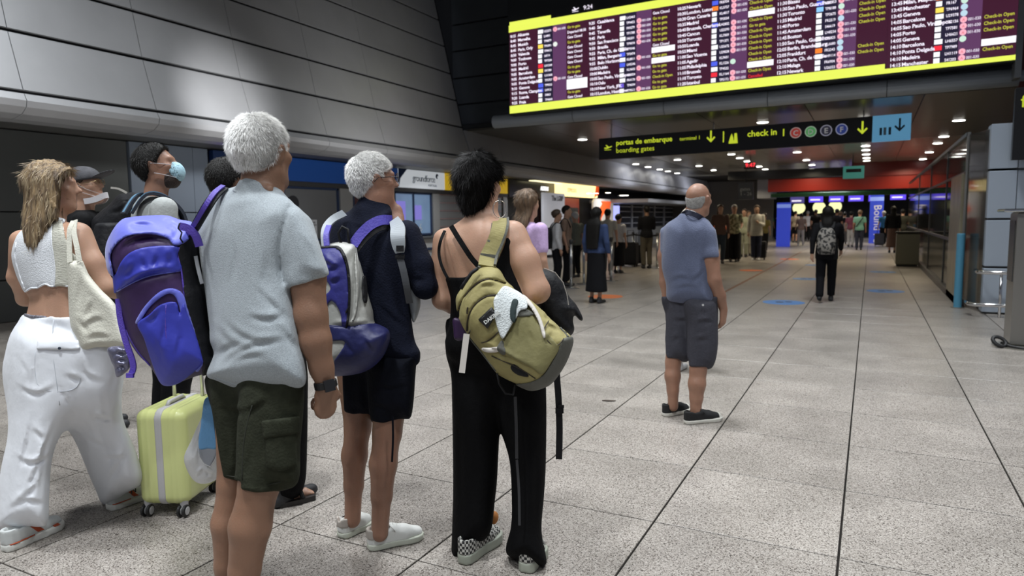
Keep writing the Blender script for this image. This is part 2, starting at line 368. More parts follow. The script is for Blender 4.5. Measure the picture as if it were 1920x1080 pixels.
MB().lathe((SH+0.0,11.25,1.83),[(0.17,0),(0.17,0.01)],18,(1,0,0)).build('round_sticker',INK,pn); text('6',(SH+0.01,15.95,1.12),0.32,mat('digit_white',(0.6,0.65,0.7),0.5),pn,rot=RS)
for a_,b_,z0_,z1_,m_ in ((15.75,16.1,1.45,1.85,'purple_glow'),(14.95,15.35,1.35,1.95,'purple_glow')): MB().box(SH+0.0,SH+0.012,a_+0.0,b_,z0_,z1_).build('window_glow',emis(m_,(0.25,0.22,0.7),0.8),sw)  # purple glow on the service windows, drawn as thin emissive sheets
# screens and shutter
PUR=emis('screen_purple',(0.30,0.20,0.95),1.0)
s=empty('ticket_screen',(SH+0.1,9.4,1.9),label='small purple lit screen behind the grey T-shirt man',cat='screen')
MB().bbox(SH,SH+0.04,9.19,9.75,1.55,2.12,0.01).build('casing',DARK,s); MB().box(SH+0.04,SH+0.045,9.22,9.72,1.62,2.08).build('display',PUR,s)
s=empty('service_shutter',(SH,19,1.02),label='grey slatted metal shutter under the yellow sign',cat='shutter')
SLT=mat('shutter_slat',(0.38,0.41,0.42),0.4,0.4); SLL=mat('shutter_rail',(0.7,0.52,0.53),0.4,0.4)
for k in range(5):
    MB().bbox(SH-0.02,SH+0.0,16.97,20.88,1.02+k*0.235,1.02+k*0.235+0.20,0.004).build('slat',SLT,s)
    MB().bbox(SH-0.02,SH+0.02,16.97,20.88,1.225+k*0.235,1.25+k*0.235,0.004).build('rail',SLL,s)
# sign fascias above the shops
def fascia(y0,y1,z0,z1,m,label,x=SH+0.12,name='shop_sign'):
    t=empty(name,(x,(y0+y1)/2,z0),label=label,cat='sign'); MB().bbox(x-0.12,x,y0,y1,z0,z1,0.01).build('board',m,t); return t
BLU=mat('sign_navy',(0.012,0.035,0.12),0.35); BLU2=mat('sign_blue',(0.03,0.13,0.55),0.35,emit=(0.03,0.12,0.5),estr=0.35)
LET=mat('sign_white',(0.8,0.8,0.82),0.5,emit=(0.8,0.8,0.8),estr=0.15)
t=fascia(9.14,10.05,2.31,2.80,BLU,'dark navy shop sign with white lettering behind the dark-haired head')
text('Vendas\nTickets',(SH+0.123,9.46,2.52),0.15,LET,t,rot=RS)
poly_prism('blue_wedge',[(9.72,2.31),(10.05,2.31),(10.05,2.80),(9.92,2.80)],lambda a,b:(SH+0.121,a,b),(0.01,0,0),BLU2,t)
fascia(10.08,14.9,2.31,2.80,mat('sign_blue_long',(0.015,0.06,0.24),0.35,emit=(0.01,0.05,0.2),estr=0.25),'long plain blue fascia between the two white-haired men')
t=fascia(14.92,17.15,2.31,2.80,mat('sign_lit_white',(0.6,0.62,0.65),0.4,emit=(0.62,0.66,0.7),estr=0.55),'white lit shop sign with dark lettering and round logo')
text('groundforce',(SH+0.123,15.55,2.50),0.26,mat('logo_ink',(0.03,0.06,0.12),0.5),t,rot=RS,space=0.85)
text('PORTUGAL',(SH+0.123,16.3,2.38),0.085,MATS['logo_ink'],t,rot=RS)
MB().lathe((SH+0.122,16.75,2.68),[(0.07,0),(0.07,0.006)],20,(1,0,0)).build('logo_disc',MATS['logo_ink'],t)
MB().lathe((SH+0.127,16.79,2.66),[(0.035,0),(0.035,0.006)],16,(1,0,0)).build('logo_highlight',MATS['sign_lit_white'],t)
poly_prism('navy_corner',[(14.92,2.80),(14.92,2.31),(15.0,2.55),(15.3,2.80)],lambda a,b:(SH+0.121,a,b),(0.006,0,0),BLU,t)
t=fascia(17.17,21.1,2.31,2.80,mat('sign_yellow',(0.75,0.50,0.03),0.4,emit=(0.75,0.48,0.02),estr=0.45),'yellow shop sign with black letters behind the black-haired woman')
text('LOST & FOUND',(SH+0.123,17.95,2.46),0.30,INK,t,rot=RS,sx=0.8,bold=0.006)
text('Lost and found baggage',(SH+0.123,17.95,2.36),0.075,INK,t,rot=RS)
MB().tube([(SH+0.125,17.55+0.11*math.cos(a*0.35),2.55+0.11*math.sin(a*0.35)) for a in range(18)],0.012,6,closed=True).build('ring_logo',INK,t)
# black fronted shop, lit yellow box, orange end
t=fascia(21.2,25.05,2.2,2.80,mat('sign_black',(0.006,0.006,0.008),0.3),'black shop fascia with small white letters',x=SH+0.13)
text('ALDEAS',(SH+0.133,23.75,2.52),0.2,emis('lit_white',(1,1,1),1.6),t,rot=RS,bold=0.01)
s=empty('lit_sign_box',(SH+0.4,27,2.3),label='glowing pale yellow sign box with orange end over the red shop',cat='sign')
MB().bbox(SH+0.1,SH+0.45,25.1,29.0,2.34,2.86,0.02).build('light_box',mat('lit_yellow',(0.9,0.75,0.35),0.4,emit=(1.0,0.80,0.36),estr=1.6,noise=0.25,nscale=3),s)
poly_prism('orange_end',[(28.6,2.34),(29.1,2.5),(29.1,2.86),(28.8,2.86)],lambda a,b:(SH+0.455,a,b),(0.02,0,0),mat('orange_lit',(0.8,0.10,0.02),0.4,emit=(0.9,0.12,0.02),estr=0.7),s)
MB().bbox(SH+0.2,SH+0.45,22.6,25.1,2.80,2.86,0.01).build('light_strip',emis('warm_strip',(1,0.9,0.55),1.5),s)
text('ESPRESSO',(SH+0.452,25.6,2.5),0.22,mat('pale_yellow_ink',(0.8,0.55,0.15),0.5),s,rot=RS)
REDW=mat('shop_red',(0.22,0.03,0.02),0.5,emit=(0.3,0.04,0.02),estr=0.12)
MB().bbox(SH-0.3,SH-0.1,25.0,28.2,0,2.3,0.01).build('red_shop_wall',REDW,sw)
MB().bbox(SH-0.12,SH-0.02,25.2,27.9,0.9,1.9,0.01).build('shop_recess',DARK,sw)
s=empty('poster_stand',(-10.6,24.1,0),label='tall white standing poster with lines of dark print behind the lilac T-shirt girl',cat='poster')
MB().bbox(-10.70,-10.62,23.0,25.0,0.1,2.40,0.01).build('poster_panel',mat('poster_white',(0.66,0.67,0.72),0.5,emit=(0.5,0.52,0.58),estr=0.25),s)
MB().bbox(-10.8,-10.5,23.4,24.6,0.0,0.1,0.01).build('base',DARK,s)
text('The LGBP',(-10.615,23.75,2.12),0.26,INK,s,rot=RS,bold=0.008)
text('Informação aos\npassageiros\nde voo',(-10.615,24.0,1.75-0.4),0.14,INK,s,rot=RS)
text('Check in online\nand boarding',(-10.615,24.0,1.02-0.05),0.12,INK,s,rot=RS)
s=empty('round_top_sign',(-10.4,29.6,0),label='white sign panel with rounded corners and a big orange arrow shape',cat='sign')
pr=[(28.3,0.5),(30.9,0.5),(30.9,2.15)]+[(30.9-0.25+0.25*math.cos(a),2.1+0.2*math.sin(a)) for a in (0.5,1.0,1.5)]+[(28.5,2.3),(28.3,2.15)]
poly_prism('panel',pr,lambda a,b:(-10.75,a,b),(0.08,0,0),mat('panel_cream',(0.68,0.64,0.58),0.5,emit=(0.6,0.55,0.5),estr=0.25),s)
poly_prism('orange_arrow',[(28.7,1.65),(29.4,2.1),(29.2,2.2),(30.5,2.2),(30.3,1.75),(30.0,1.9),(29.3,1.5),(29.1,1.3)],lambda a,b:(-10.66,a,b),(0.02,0,0),MATS['orange_lit'],s)
MB().box(-10.75,-10.67,28.4,30.8,0,0.5).build('base',REDW,s)
poly_prism('red_patch',[(28.35,0.6),(29.6,0.6),(29.6,1.3),(28.35,1.3)],lambda a,b:(-10.66,a,b),(0.01,0,0),REDW,s)
# shutter fronts farther along
for q,(ya,yb) in enumerate([(31.0,35.2),(35.3,39.5),(39.6,43.9)]):
    s=empty('desk_shutter',(SH,(ya+yb)/2,0),label=['glass desk front with white rails just past the orange arrow sign','glass desk front with white rails behind the man in khaki trousers','farthest glass desk front with white rails, beside the bald head'][q],cat='shutter',group='railed desk fronts')
    MB().box(SH-0.06,SH-0.02,ya,yb,0.1,2.1).build('dark_glass',mat('dark_glass',(0.03,0.035,0.05),0.1,0.0,0.8),s)
    for z in (0.55,0.85,1.15,1.45,1.75,2.0): MB().box(SH-0.02,SH+0.02,ya,yb,z,z+0.045).build('rail',mat('rail_white',(0.5,0.52,0.56),0.4),s)
    for y in (ya,(ya+yb)/2): MB().box(SH-0.02,SH+0.04,y,y+0.14,0,2.12).build('post',MATS['rail_white'],s)
    MB().box(SH-0.02,SH+0.5,ya+0.3,yb-0.3,0.0,0.95).build('desk',mat('desk_grey',(0.30,0.32,0.34),0.4),s)
s=empty('light_column',(SH+0.1,32.6,1.0),label='tall glowing violet light panel between desk shutters',cat='light panel'); MB().bbox(SH+0.05,SH+0.11,32.1,33.05,0.97,2.05,0.01).build('diffuser',emis('violet_lit',(0.42,0.45,1.0),1.3),s)
MB().box(-11.7,-8.9,30.5,44,2.14,2.30).build('desk_canopy',mat('canopy_grey',(0.30,0.31,0.32),0.4),sw)
# canopy glow spots
SPOTM=emis('downlight_white',(1,0.97,0.9),14.0)
def downlight(x,y,z,r,label,group,m=SPOTM):
    t=empty('ceiling_downlight',(x,y,z),label=label,cat='ceiling light',group=group)
    MB().lathe((x,y,z),[(r,0.0),(r*1.15,-0.006),(r*1.15,0.01)],20,(0,0,-1)).build('trim_ring',mat('ring_metal',(0.5,0.5,0.5),0.3,0.8),t)
    MB().lathe((x,y,z-0.012),[(r*0.92,0.0),(r*0.92,0.004)],20,(0,0,-1)).build('diffuser',m,t)
zc=3.552
rows=[(-6.95,[17.6],'low ceiling, left of the hanging sign'),(-8.3,[26.7,28.4,30.2,31.6,33.3],'leftmost passage row'),(-6.38,[25.6,29.2,32.2],'second passage row from the left'),
 (-4.27,[24.5,26.2,27.9,31.1,33.0],'third passage row from the left'),(-2.24,[16.7,25.0,28.7,31.5],'fourth passage row from the left'),(-0.21,[17.2,24.0,25.5,27.3,29.0,30.4],'fifth passage row, under the blue sign'),(1.70,[18.8,22.4,24.4,27.7,30.9],'rightmost row above the glass partition')]
for x,yl,lb in rows:
    for j,y in enumerate(yl):
        nm=['nearest','second nearest','third nearest','fourth nearest','fifth nearest','farthest'][j] if len(yl)>1 else 'single'
        downlight(x,y,zc,0.13,'white round downlight, %s in the %s'%(nm,lb) if len(yl)>1 else 'white round downlight on the low ceiling left of the sign','passage downlights')
p=onX(45,258,-10.0); d=cray(45,258); q=CC+(2.825-CH)/d[2]*d
downlight(q[0],q[1],2.828,0.13,'white round downlight in the dark shop soffit above the blonde woman','soffit downlights')
for k,(u,v) in enumerate([(1105,362),(1117,362),(1140,361),(1170,366),(1219,379)]):
    d=cray(u,v); q=CC+(2.9-CH)/d[2]*d; q=onX(u,v,-9.6)
    downlight(q[0],q[1],q[2],0.11 if k<3 else 0.2,'small white light under the shop canopy, %s from the yellow sign box'%['first','second','third','fourth','fifth'][k],'canopy lights')
# real light the passage fixtures give
for x in (-6.0,-2.2,1.2):
    for y in (17.5,24,30.5,39):
        area('passage_light',(x,y,3.46),0.5,30 if y<20 else 55,(1,0.86,0.62))
for y in (26,31,36): area('wall_fill_light',(-6.9,y,2.75),0.3,26,(0.88,0.9,1.0),target=(-8.6,y+0.5,3.1))  # added fill to brighten the passage wall panels, no fixture stands here
for y in (33,40,47): area('far_light',(-1.5,y,3.4),1.2,60,(0.93,0.92,1.0))
for y in (3,9.5,16,22,29): area('shop_light',(-9.9,y,2.78),0.4,8 if y<8 else 26,(0.95,0.97,1.0))
# ================================================================== FLIGHT BOARD
SL=0.0135; BY=14.0
def bz(x,z): return z+(x+7.26)*SL
def quad(b,x0,x1,z0,z1,y,t=0.006):
    v=[(x0,y,bz(x0,z0)),(x1,y,bz(x1,z0)),(x1,y,bz(x1,z1)),(x0,y,bz(x0,z1))]
    v+= [(a,y+t,c) for a,_,c in v]
    b.add(v,[(0,1,2,3),(7,6,5,4),(0,4,5,1),(1,5,6,2),(2,6,7,3),(3,7,4,0)])
RB=Matrix.Rotation(-math.atan(SL),3,'Y')@Matrix.Rotation(math.pi/2,3,'X')
def btext(s,x,z,size,m,parent,y=None,nm='lettering',**k):
    y=BY-0.014 if y is None else y
    return text(s,(x,y,bz(x,z)),size,m,parent,name=nm,rot=RB,**k)
fb=empty('departure_board',(-2.6,BY,3.8),label='huge lit departures board with maroon screen and yellow edges hanging over the passage',cat='flight board')
b=MB(); quad(b,-7.30,2.04,3.76,6.30,BY+0.005,0.35); b.build('housing',mat('board_housing',(0.012,0.014,0.017),0.5),fb)
b=MB(); quad(b,2.0,2.09,3.50,6.4,BY-0.01,0.3); b.build('end_frame',mat('board_frame',(0.22,0.23,0.24),0.4,0.3),fb)
MAR=emis('screen_maroon',(0.055,0.012,0.030),1.0); PRP=emis('screen_plum',(0.125,0.048,0.130),1.0); YEL=emis('screen_yellow',(0.83,0.93,0.12),1.05)
WT=emis('screen_white',(0.86,0.80,0.92),1.25); YT=emis('screen_olive_text',(0.55,0.56,0.06),1.1); DNV=emis('screen_navy',(0.02,0.016,0.04),1.0)
for s in range(5):
    x=-7.26+1.852*s
    zb=3.95 if s<4 else 3.87
    b=MB(); quad(b,x,x+1.85,zb,5.56,BY-0.004); b.build('screen_section',MAR,fb)
    b=MB(); quad(b,x+1.055,x+1.365,zb,5.56,BY-0.008,0.004); b.build('zone_column',PRP,fb)
    b=MB(); quad(b,x+0.70,x+1.05,zb,5.56,BY-0.008,0.004); b.build('flight_column',DNV,fb)
b=MB(); quad(b,-7.27,0.13,3.79,3.955,BY-0.010); quad(b,0.13,2.0,3.79,3.87,BY-0.010); b.build('lower_yellow_band',YEL,fb)
b=MB(); quad(b,-7.27,2.0,5.55,5.70,BY-0.010); quad(b,-7.25,-6.25,5.69,5.77,BY-0.010); b.build('upper_yellow_band',YEL,fb)
btext('9:24',-5.50,5.76,0.12,WT,fb); 
def plane_icon(parent,x,z,s,m,f,y):
    pts=[(-.5,-.05),(-.42,.02),(-.1,-.02),(-.3,.28),(-.2,.3),(.12,.04),(.4,.14),(.5,.12),(.42,.02),(-.1,-.16),(-.42,-.14)]
    poly_prism('plane_icon',[(x+a*s,z+c*s) for a,c in pts],lambda a,c:(a,y,f(a,c)),(0,0.004,0),m,parent)
    poly_prism('plane_icon_bar',[(x-.45*s,z-.32*s),(x+.4*s,z-.32*s),(x+.4*s,z-.26*s),(x-.45*s,z-.26*s)],lambda a,c:(a,y,f(a,c)),(0,0.004,0),m,parent)
plane_icon(fb,-5.68,5.80,0.16,WT,bz,BY-0.014)
DEST=[[('8:15','Alicante'),('8:40','Marselha'),('8:45','Munich'),('8:45','Paris, Orly'),('8:50','Valencia'),('9:00','Toulouse'),('9:00','Porto'),('9:05','Madrid'),('9:05','Barcelona'),('9:05','Amsterdam'),('9:05','Ponta Delgada'),('9:10','Genova'),('9:15','Roma, Ciampino'),('9:20','Luanda'),('9:25','Praia')],
[('9:35','Casablanca'),('9:40','Sal'),('9:45','Tenerife'),('9:45','Paris'),('9:50','San Francisco'),('9:50','Brasilia'),('9:55','Paris, Ch. de Gaulle'),('9:55','Milan, Bergamo'),('9:55','Belo Horizonte'),('10:00','Dublin'),('10:00','Madeira'),('10:05','Sao Paulo, Viracopos'),('10:10','Oslo'),('10:10','New York, JFK'),('10:15','London, Heathrow')],
[('10:25','Newark'),('10:30','London, Luton'),('10:30','Gran Canaria'),('10:35','Madrid'),('10:40','Brussels, Charleroi'),('10:45','Cancun'),('10:50','Toronto'),('10:50','Luanda'),('10:55','Miami'),('11:00','Sao Vicente'),('11:05','Agadir'),('11:05','Philadelphia'),('11:10','Brussels'),('11:10','Toronto'),('11:20','Istanbul')],
[('11:25','Bordeaux'),('11:30','Porto'),('11:30','Bissau'),('11:30','Sao Paulo, Guarulhos'),('11:30','Toronto'),('11:35','Madrid'),('11:40','Porto'),('11:45','Amsterdam'),('11:45','Boston'),('11:50','Sao Paulo, Guarulhos'),('12:05','Berlin, Brandenburg'),('12:05','Frankfurt'),('12:10','Paris, Ch. de Gaulle'),('12:10','Malaga'),('12:15','Newark')],
[('13:20','Zurich'),('13:25','Lyon'),('13:30','Nantes'),('13:35','Bilbao'),('13:40','Ponta Delgada'),('13:45','Milan, Malpensa'),('13:45','Manchester'),('13:45','Geneva'),('14:05','Barcelona'),('14:05','Sao Paulo, Viracopos'),('14:05','Porto'),('14:05','Geneva'),('14:10','Barcelona'),('14:10','Ponta Delgada'),('14:10','Madeira'),('14:15','Manchester')]]
STAT=['yYwywwwwyywB Byw'.replace(' ',''),'wyyyyywByByyoyy','BooBoyooooooBoc','Rooooooo...oo..','.........ooo.Bo.']
PUR_=['p..c......p....','.ppppp..p.p.p.p','ppp.pppppp.g.pp','..ppgpbpppbbppp','....bbgbbpppg.pp']
LG=['wwwywwwrywwbbww','wwwwwwwbwbwwwmw','bowwbwwwwwwbwrw','wwwbcwwwwwwowww','woywwowywwwwwrww']
LC={'w':(0.9,0.9,0.92),'y':(0.95,0.7,0.1),'r':(0.8,0.03,0.05),'b':(0.08,0.12,0.75),'o':(0.95,0.22,0.03),'c':(0.25,0.55,0.9),'m':(0.15,0.1,0.6)}
ZC={'p':(0.95,0.45,0.55),'c':(0.8,0.85,0.8),'g':(0.6,0.8,0.68),'b':(0.5,0.68,0.8)}
PITCH=0.1035
for s in range(5):
    x=-7.26+1.852*s; rows_=DEST[s]; n=len(rows_); zt=5.47 if n==15 else 5.475
    btext('\n'.join(r[0] for r in rows_),x+0.03,zt-0.04,0.083,WT,fb,nm='time_column',kind='stuff',lspace=PITCH/0.083,bold=0.0015,space=0.95)
    btext('\n'.join(r[1] for r in rows_),x+0.215,zt-0.04,0.088,WT,fb,nm='destination_column',kind='stuff',lspace=PITCH/0.088,bold=0.0018,space=0.95)
    btext('\n'.join('%s%d'%(random.choice(['TP','TP','TP','S4','FR','U2','LH','KL']),random.randint(100,9999)) for _ in rows_),x+0.845,zt-0.04,0.066,WT,fb,nm='flight_number_column',kind='stuff',lspace=PITCH/0.066,bold=0.001,sx=0.85)
    for key in 'wyrboc m'.replace(' ',''):
        b=MB(); c=0
        for i in range(n):
            L=LG[s][i] if i<len(LG[s]) else 'w'
            if L==key:
                z=zt-i*PITCH; w=0.115 if key in 'yrboc' else (0.09 if i%4 else 0.12); quad(b,x+0.705,x+0.705+w,z-0.052,z+0.028,BY-0.012,0.003); c+=1
        if c: b.build('airline_logo_patches',emis('logo_'+key,LC[key],1.2),fb,kind='stuff')
    for i in range(n):
        P=PUR_[s][i] if i<len(PUR_[s]) else '.'; z=zt-i*PITCH-0.01
        if P in ZC:
            MB().lathe((x+1.112,BY-0.011,bz(x+1.1,z)),[(0.050,0),(0.050,0.004)],18,(0,-1,0)).build('zone_disc',emis('zone_'+P,ZC[P],1.1),fb)
            if P=='p': btext('001-030',x+1.172,z-0.028,0.068,WT,fb,nm='desk_numbers',sx=0.8,y=BY-0.014)
            if P=='p': btext('A',x+1.09,z-0.026,0.06,emis('zone_ink',(0.7,0.12,0.15),1.0),fb,y=BY-0.018)
    for key,m_,tx in (('y',YT,'Go to gate'),('Y',WT,'Departed 08:58'),('w',WT,'Gate Closed'),('o',YT,'Check-in Open'),('c',emis('screen_red_text',(0.8,0.03,0.04),1.1),'Cancelled')):
        for i in range(n):
            if i<len(STAT[s]) and STAT[s][i]==key: btext(tx,x+1.395,zt-i*PITCH-0.04,0.078,m_,fb,nm='status_line',sx=0.85,bold=0.001)
    for i in range(n):
        if i<len(STAT[s]) and STAT[s][i] in 'BR':
            b=MB(); z=zt-i*PITCH; quad(b,x+1.375,x+1.845,z-0.062,z+0.045+ (0.09 if s==0 and STAT[s][i-1]=='B' else 0),BY-0.012,0.003)
            b.build('blank_status_block',emis('screen_blank_white',(0.95,0.93,0.98),1.2) if STAT[s][i]=='B' else MATS.get('screen_red_text') or emis('screen_red_text',(0.8,0.03,0.04),1.1),fb)
# ================================================================== HANGING SIGN
HY=16.0
def hz(x,z): return z+(x+5.9)*SL
hs=empty('hanging_sign',(-2.6,HY,2.85),label='long black hanging sign with lime text for boarding gates and check in, blue end',cat='sign')
def hquad(b,x0,x1,z0,z1,y,t):
    v=[(x0,y,hz(x0,z0)),(x1,y,hz(x1,z0)),(x1,y,hz(x1,z1)),(x0,y,hz(x0,z1))]; v+=[(a,y+t,c) for a,_,c in v]
    b.add(v,[(0,1,2,3),(7,6,5,4),(0,4,5,1),(1,5,6,2),(2,6,7,3),(3,7,4,0)])
b=MB(); hquad(b,-5.895,-0.03,2.838,3.345,HY,0.12); b.build('black_panel',mat('sign_black_panel',(0.012,0.012,0.013),0.35),hs)
b=MB(); hquad(b,-0.03,0.65,2.83,3.345,HY-0.01,0.14); b.build('blue_panel',mat('sign_lightblue',(0.14,0.37,0.58),0.4,emit=(0.14,0.40,0.65),estr=0.45),hs)
LIME=emis('sign_lime',(0.52,0.62,0.03),0.95); NV=mat('sign_navy_ink',(0.02,0.06,0.11),0.5)
def ht(s_,x,z,size,m=LIME,**k): return text(s_,(x,HY-0.006,hz(x,z)),size,m,hs,rot=RB,**k)
ht('portas de embarque',-5.46,3.155,0.165,bold=0.003); ht('boarding gates',-5.46,2.975,0.160)
ht('terminal 1',-3.94,3.15,0.115); ht('check in',-2.46,3.12,0.185,bold=0.003)
plane_icon(hs,-5.66,3.17-0.05,0.2,LIME,hz,HY-0.006)
def arrow(x,z,m,s=1.0,y=HY-0.006):
    p=[(-.018,.13),(.018,.13),(.018,-.06),(.075,.0),(.095,-.03),(0,-.13),(-.095,-.03),(-.075,.0),(-.018,-.06)]
    poly_prism('down_arrow',[(x+a*s,z+c*s) for a,c in p],lambda a,c:(a,y,hz(a,c)),(0,0.004,0),m,hs)
arrow(-3.24,3.19,LIME); arrow(-0.21,3.13,LIME); arrow(0.453,3.13,NV,y=HY-0.018)
for x,z0,z1 in ((-2.965,3.04,3.28),(-1.715,3.08,3.23)):
    b=MB(); hquad(b,x-0.012,x+0.012,z0,z1,HY-0.006,0.004); b.build('divider_line',LIME,hs)
poly_prism('desk_icon',[(-2.85,2.98),(-2.66,2.98),(-2.66,3.0),(-2.68,3.2),(-2.73,3.2),(-2.74,3.02),(-2.76,3.12),(-2.79,3.2),(-2.82,3.12),(-2.85,3.02)],lambda a,c:(a,HY-0.006,hz(a,c)+0.02),(0,0.004,0),LIME,hs)
for ch,x,cd,cr in (('C',-1.474,(0.40,0.05,0.04),(0.55,0.4,0.38)),('D',-1.182,(0.10,0.36,0.12),(0.45,0.6,0.45)),('E',-0.885,(0.03,0.03,0.05),(0.4,0.4,0.5)),('F',-0.594,(0.03,0.05,0.22),(0.4,0.42,0.6))):
    MB().lathe((x,HY-0.001,hz(x,3.13)),[(0.115,0),(0.115,0.004)],24,(0,-1,0)).build('letter_ring',mat('ring_'+ch,cr,0.5,emit=cr,estr=0.35),hs)
    MB().lathe((x,HY-0.005,hz(x,3.13)),[(0.095,0),(0.095,0.004)],24,(0,-1,0)).build('letter_disc',mat('disc_'+ch,cd,0.5,emit=cd,estr=0.5),hs)
    text(ch,(x,HY-0.012,hz(x,3.075)),0.15,LET,hs,rot=RB,align='CENTER',bold=0.003)
for i,a in enumerate((0.10,0.17,0.26)):
    b=MB(); hquad(b,a,a+(0.045 if i!=1 else 0.05),2.95,3.10,HY-0.016,0.004); b.build('lift_icon_bar',NV if i!=1 else mat('icon_grey',(0.2,0.33,0.42),0.5),hs)
for x in (-5.6,-3.2,-0.2): MB().tube([(x,HY+0.06,hz(x,3.34)),(x,HY+0.06,3.56)],0.012,8).build('hanger_rod',mat('rod_steel',(0.3,0.3,0.3),0.3,0.8),hs)
# ================================================================== FAR PASSAGE FURNISHINGS
SCRN=emis('desk_screen_violet',(0.13,0.08,0.85),1.15)
for k,(u,v) in enumerate([(1495,374),(1530,372),(1568,371),(1605,370),(1643,370),(1684,367)]):
    p=onY(u,v,44.0); t=empty('desk_monitor',tuple(p),label='blue-violet screen over the far check-in desks, %s from the left under the red band'%['first','second','third','fourth','fifth','sixth'][k],cat='screen',group='screens over the far desks')
    MB().bbox(p[0]-0.42,p[0]+0.42,44,44.06,p[2]-0.26,p[2]+0.26,0.02).build('casing',DARK,t)
    MB().box(p[0]-0.38,p[0]+0.38,43.98,44,p[2]-0.22,p[2]+0.22).build('display',SCRN if k else emis('screen_dimviolet',(0.10,0.08,0.3),0.8),t)
    MB().box(p[0]-0.30,p[0]+0.22,43.96,43.98,p[2]-0.12,p[2]-0.04).build('text_bar',WT,t)
    MB().box(p[0]-0.02,p[0]+0.02,44,44.05,p[2]+0.26,3.56).build('hanger',DARK,t)
for k,(u,v) in enumerate([(1498,390),(1536,389),(1566,387)]):
    p=onY(u,v,46.0); t=empty('glowing_round_lamp',tuple(p),label='glowing pale yellow round panel behind the far desks, %s'%['left one','middle one','right one'][k],cat='lamp',group='round glowing panels')
    MB().lathe((p[0],46.0,p[2]),[(0.36,0),(0.36,0.05)],24,(0,-1,0)).build('diffuser',emis('pale_yellow_lit',(0.85,0.85,0.42),1.3),t)
    MB().lathe((p[0],46.06,p[2]),[(0.40,0),(0.40,0.05)],24,(0,-1,0)).build('rim',DARK,t)
BLUK=mat('kiosk_blue',(0.03,0.06,0.42),0.4,emit=(0.03,0.05,0.45),estr=0.6)
def kiosk(u0,u1,v0,y,label,txt=None):
    a=onY(u0,v0,y); c=onY(u1,v0,y)
    t=empty('banner_tower',((a[0]+c[0])/2,y,0),label=label,cat='banner'); MB().bbox(a[0],c[0],y,y+0.12,0,a[2],0.02).build('banner_body',BLUK,t)
    MB().box(a[0],c[0],y-0.01,y,a[2]*0.88,a[2]*0.96).build('banner_stripe',mat('kiosk_stripe',(0.25,0.35,0.8),0.4,emit=(0.2,0.3,0.8),estr=0.5),t)
    if txt: text(txt,((a[0]+c[0])/2-0.12,y-0.012,a[2]*0.8),0.5,LET,t,rot=Matrix.Rotation(math.pi/2,3,'Y')@RB)
    return t
kiosk(1457,1483,380,35.0,'blue banner tower on the left of the far crowd')
kiosk(1632,1658,366,40.0,'blue banner tower with vertical white lettering near the glass wall','Bound Portu')
# teal hanging sign, red digit clock, grey sign far left
t=empty('teal_sign',(-0.9,28,2.9),label='small teal hanging panel in front of the red bulkhead',cat='sign')
a=onY(1581,312,28); c=onY(1620,334,28); MB().bbox(a[0],c[0],28,28.08,c[2],a[2],0.01).build('panel',mat('teal_panel',(0.05,0.20,0.17),0.4,emit=(0.05,0.22,0.18),estr=0.5),t)
MB().box(a[0]+0.1,c[0]-0.1,27.99,28,(a[2]+c[2])/2,(a[2]+c[2])/2+0.12).build('dark_line',DARK,t); MB().box(a[0]+0.3,a[0]+0.33,28,28.03,a[2],3.56).build('hanger',DARK,t)
t=empty('digital_clock',(-4.3,26,3.2),label='black hanging display with glowing red digits under the long sign',cat='clock')
a=onY(1395,303,26); c=onY(1418,316,26); MB().bbox(a[0],c[0],26,26.1,c[2],3.2,0.01).build('casing',DARK,t)
text('9:47',(a[0]+0.05,25.99,c[2]+0.06),0.2,emis('led_red',(1,0.03,0.05),2.2),t,rot=RB); MB().box(a[0]+0.2,a[0]+0.23,26,26.03,3.2,3.56).build('hanger',DARK,t)
t=empty('suspended_panel_sign',(-4.6,30,2.4),label='dark grey hanging information panel right of the bald head',cat='sign')
a=onY(1384,342,30); c=onY(1412,374,30); MB().bbox(a[0],c[0],30,30.1,c[2],a[2],0.01).build('panel',mat('info_dark',(0.05,0.055,0.065),0.4),t)
text('gates\n1 - 26',(a[0]+0.08,29.99,a[2]-0.35),0.2,mat('info_ink',(0.4,0.42,0.42),0.5),t,rot=RB); MB().box(a[0]+0.3,a[0]+0.33,30,30.03,a[2],3.56).build('hanger',DARK,t)
MB().bbox(-5.7,-5.0,41,43.8,2.45,3.5,0.02).build('grey_fascia_block',PANC,tr)
# bin
b0=gnd(1705,500); b0[0]-=0.06; t=empty('waste_bin',(b0[0],b0[1],0),label='olive-grey square litter bin at the far end of the glass wall',cat='bin')
MB().bbox(b0[0]-0.28,b0[0]+0.28,b0[1],b0[1]+0.5,0.04,0.92,0.03).build('body',mat('bin_olive',(0.17,0.165,0.12),0.45,0.3),t); MB().bbox(b0[0]-0.30,b0[0]+0.30,b0[1]-0.02,b0[1]+0.52,0.92,0.97,0.01).build('lid',DARK,t); MB().box(b0[0]-0.25,b0[0]+0.25,b0[1]+.02,b0[1]+0.48,0,0.04).build('plinth',DARK,t)
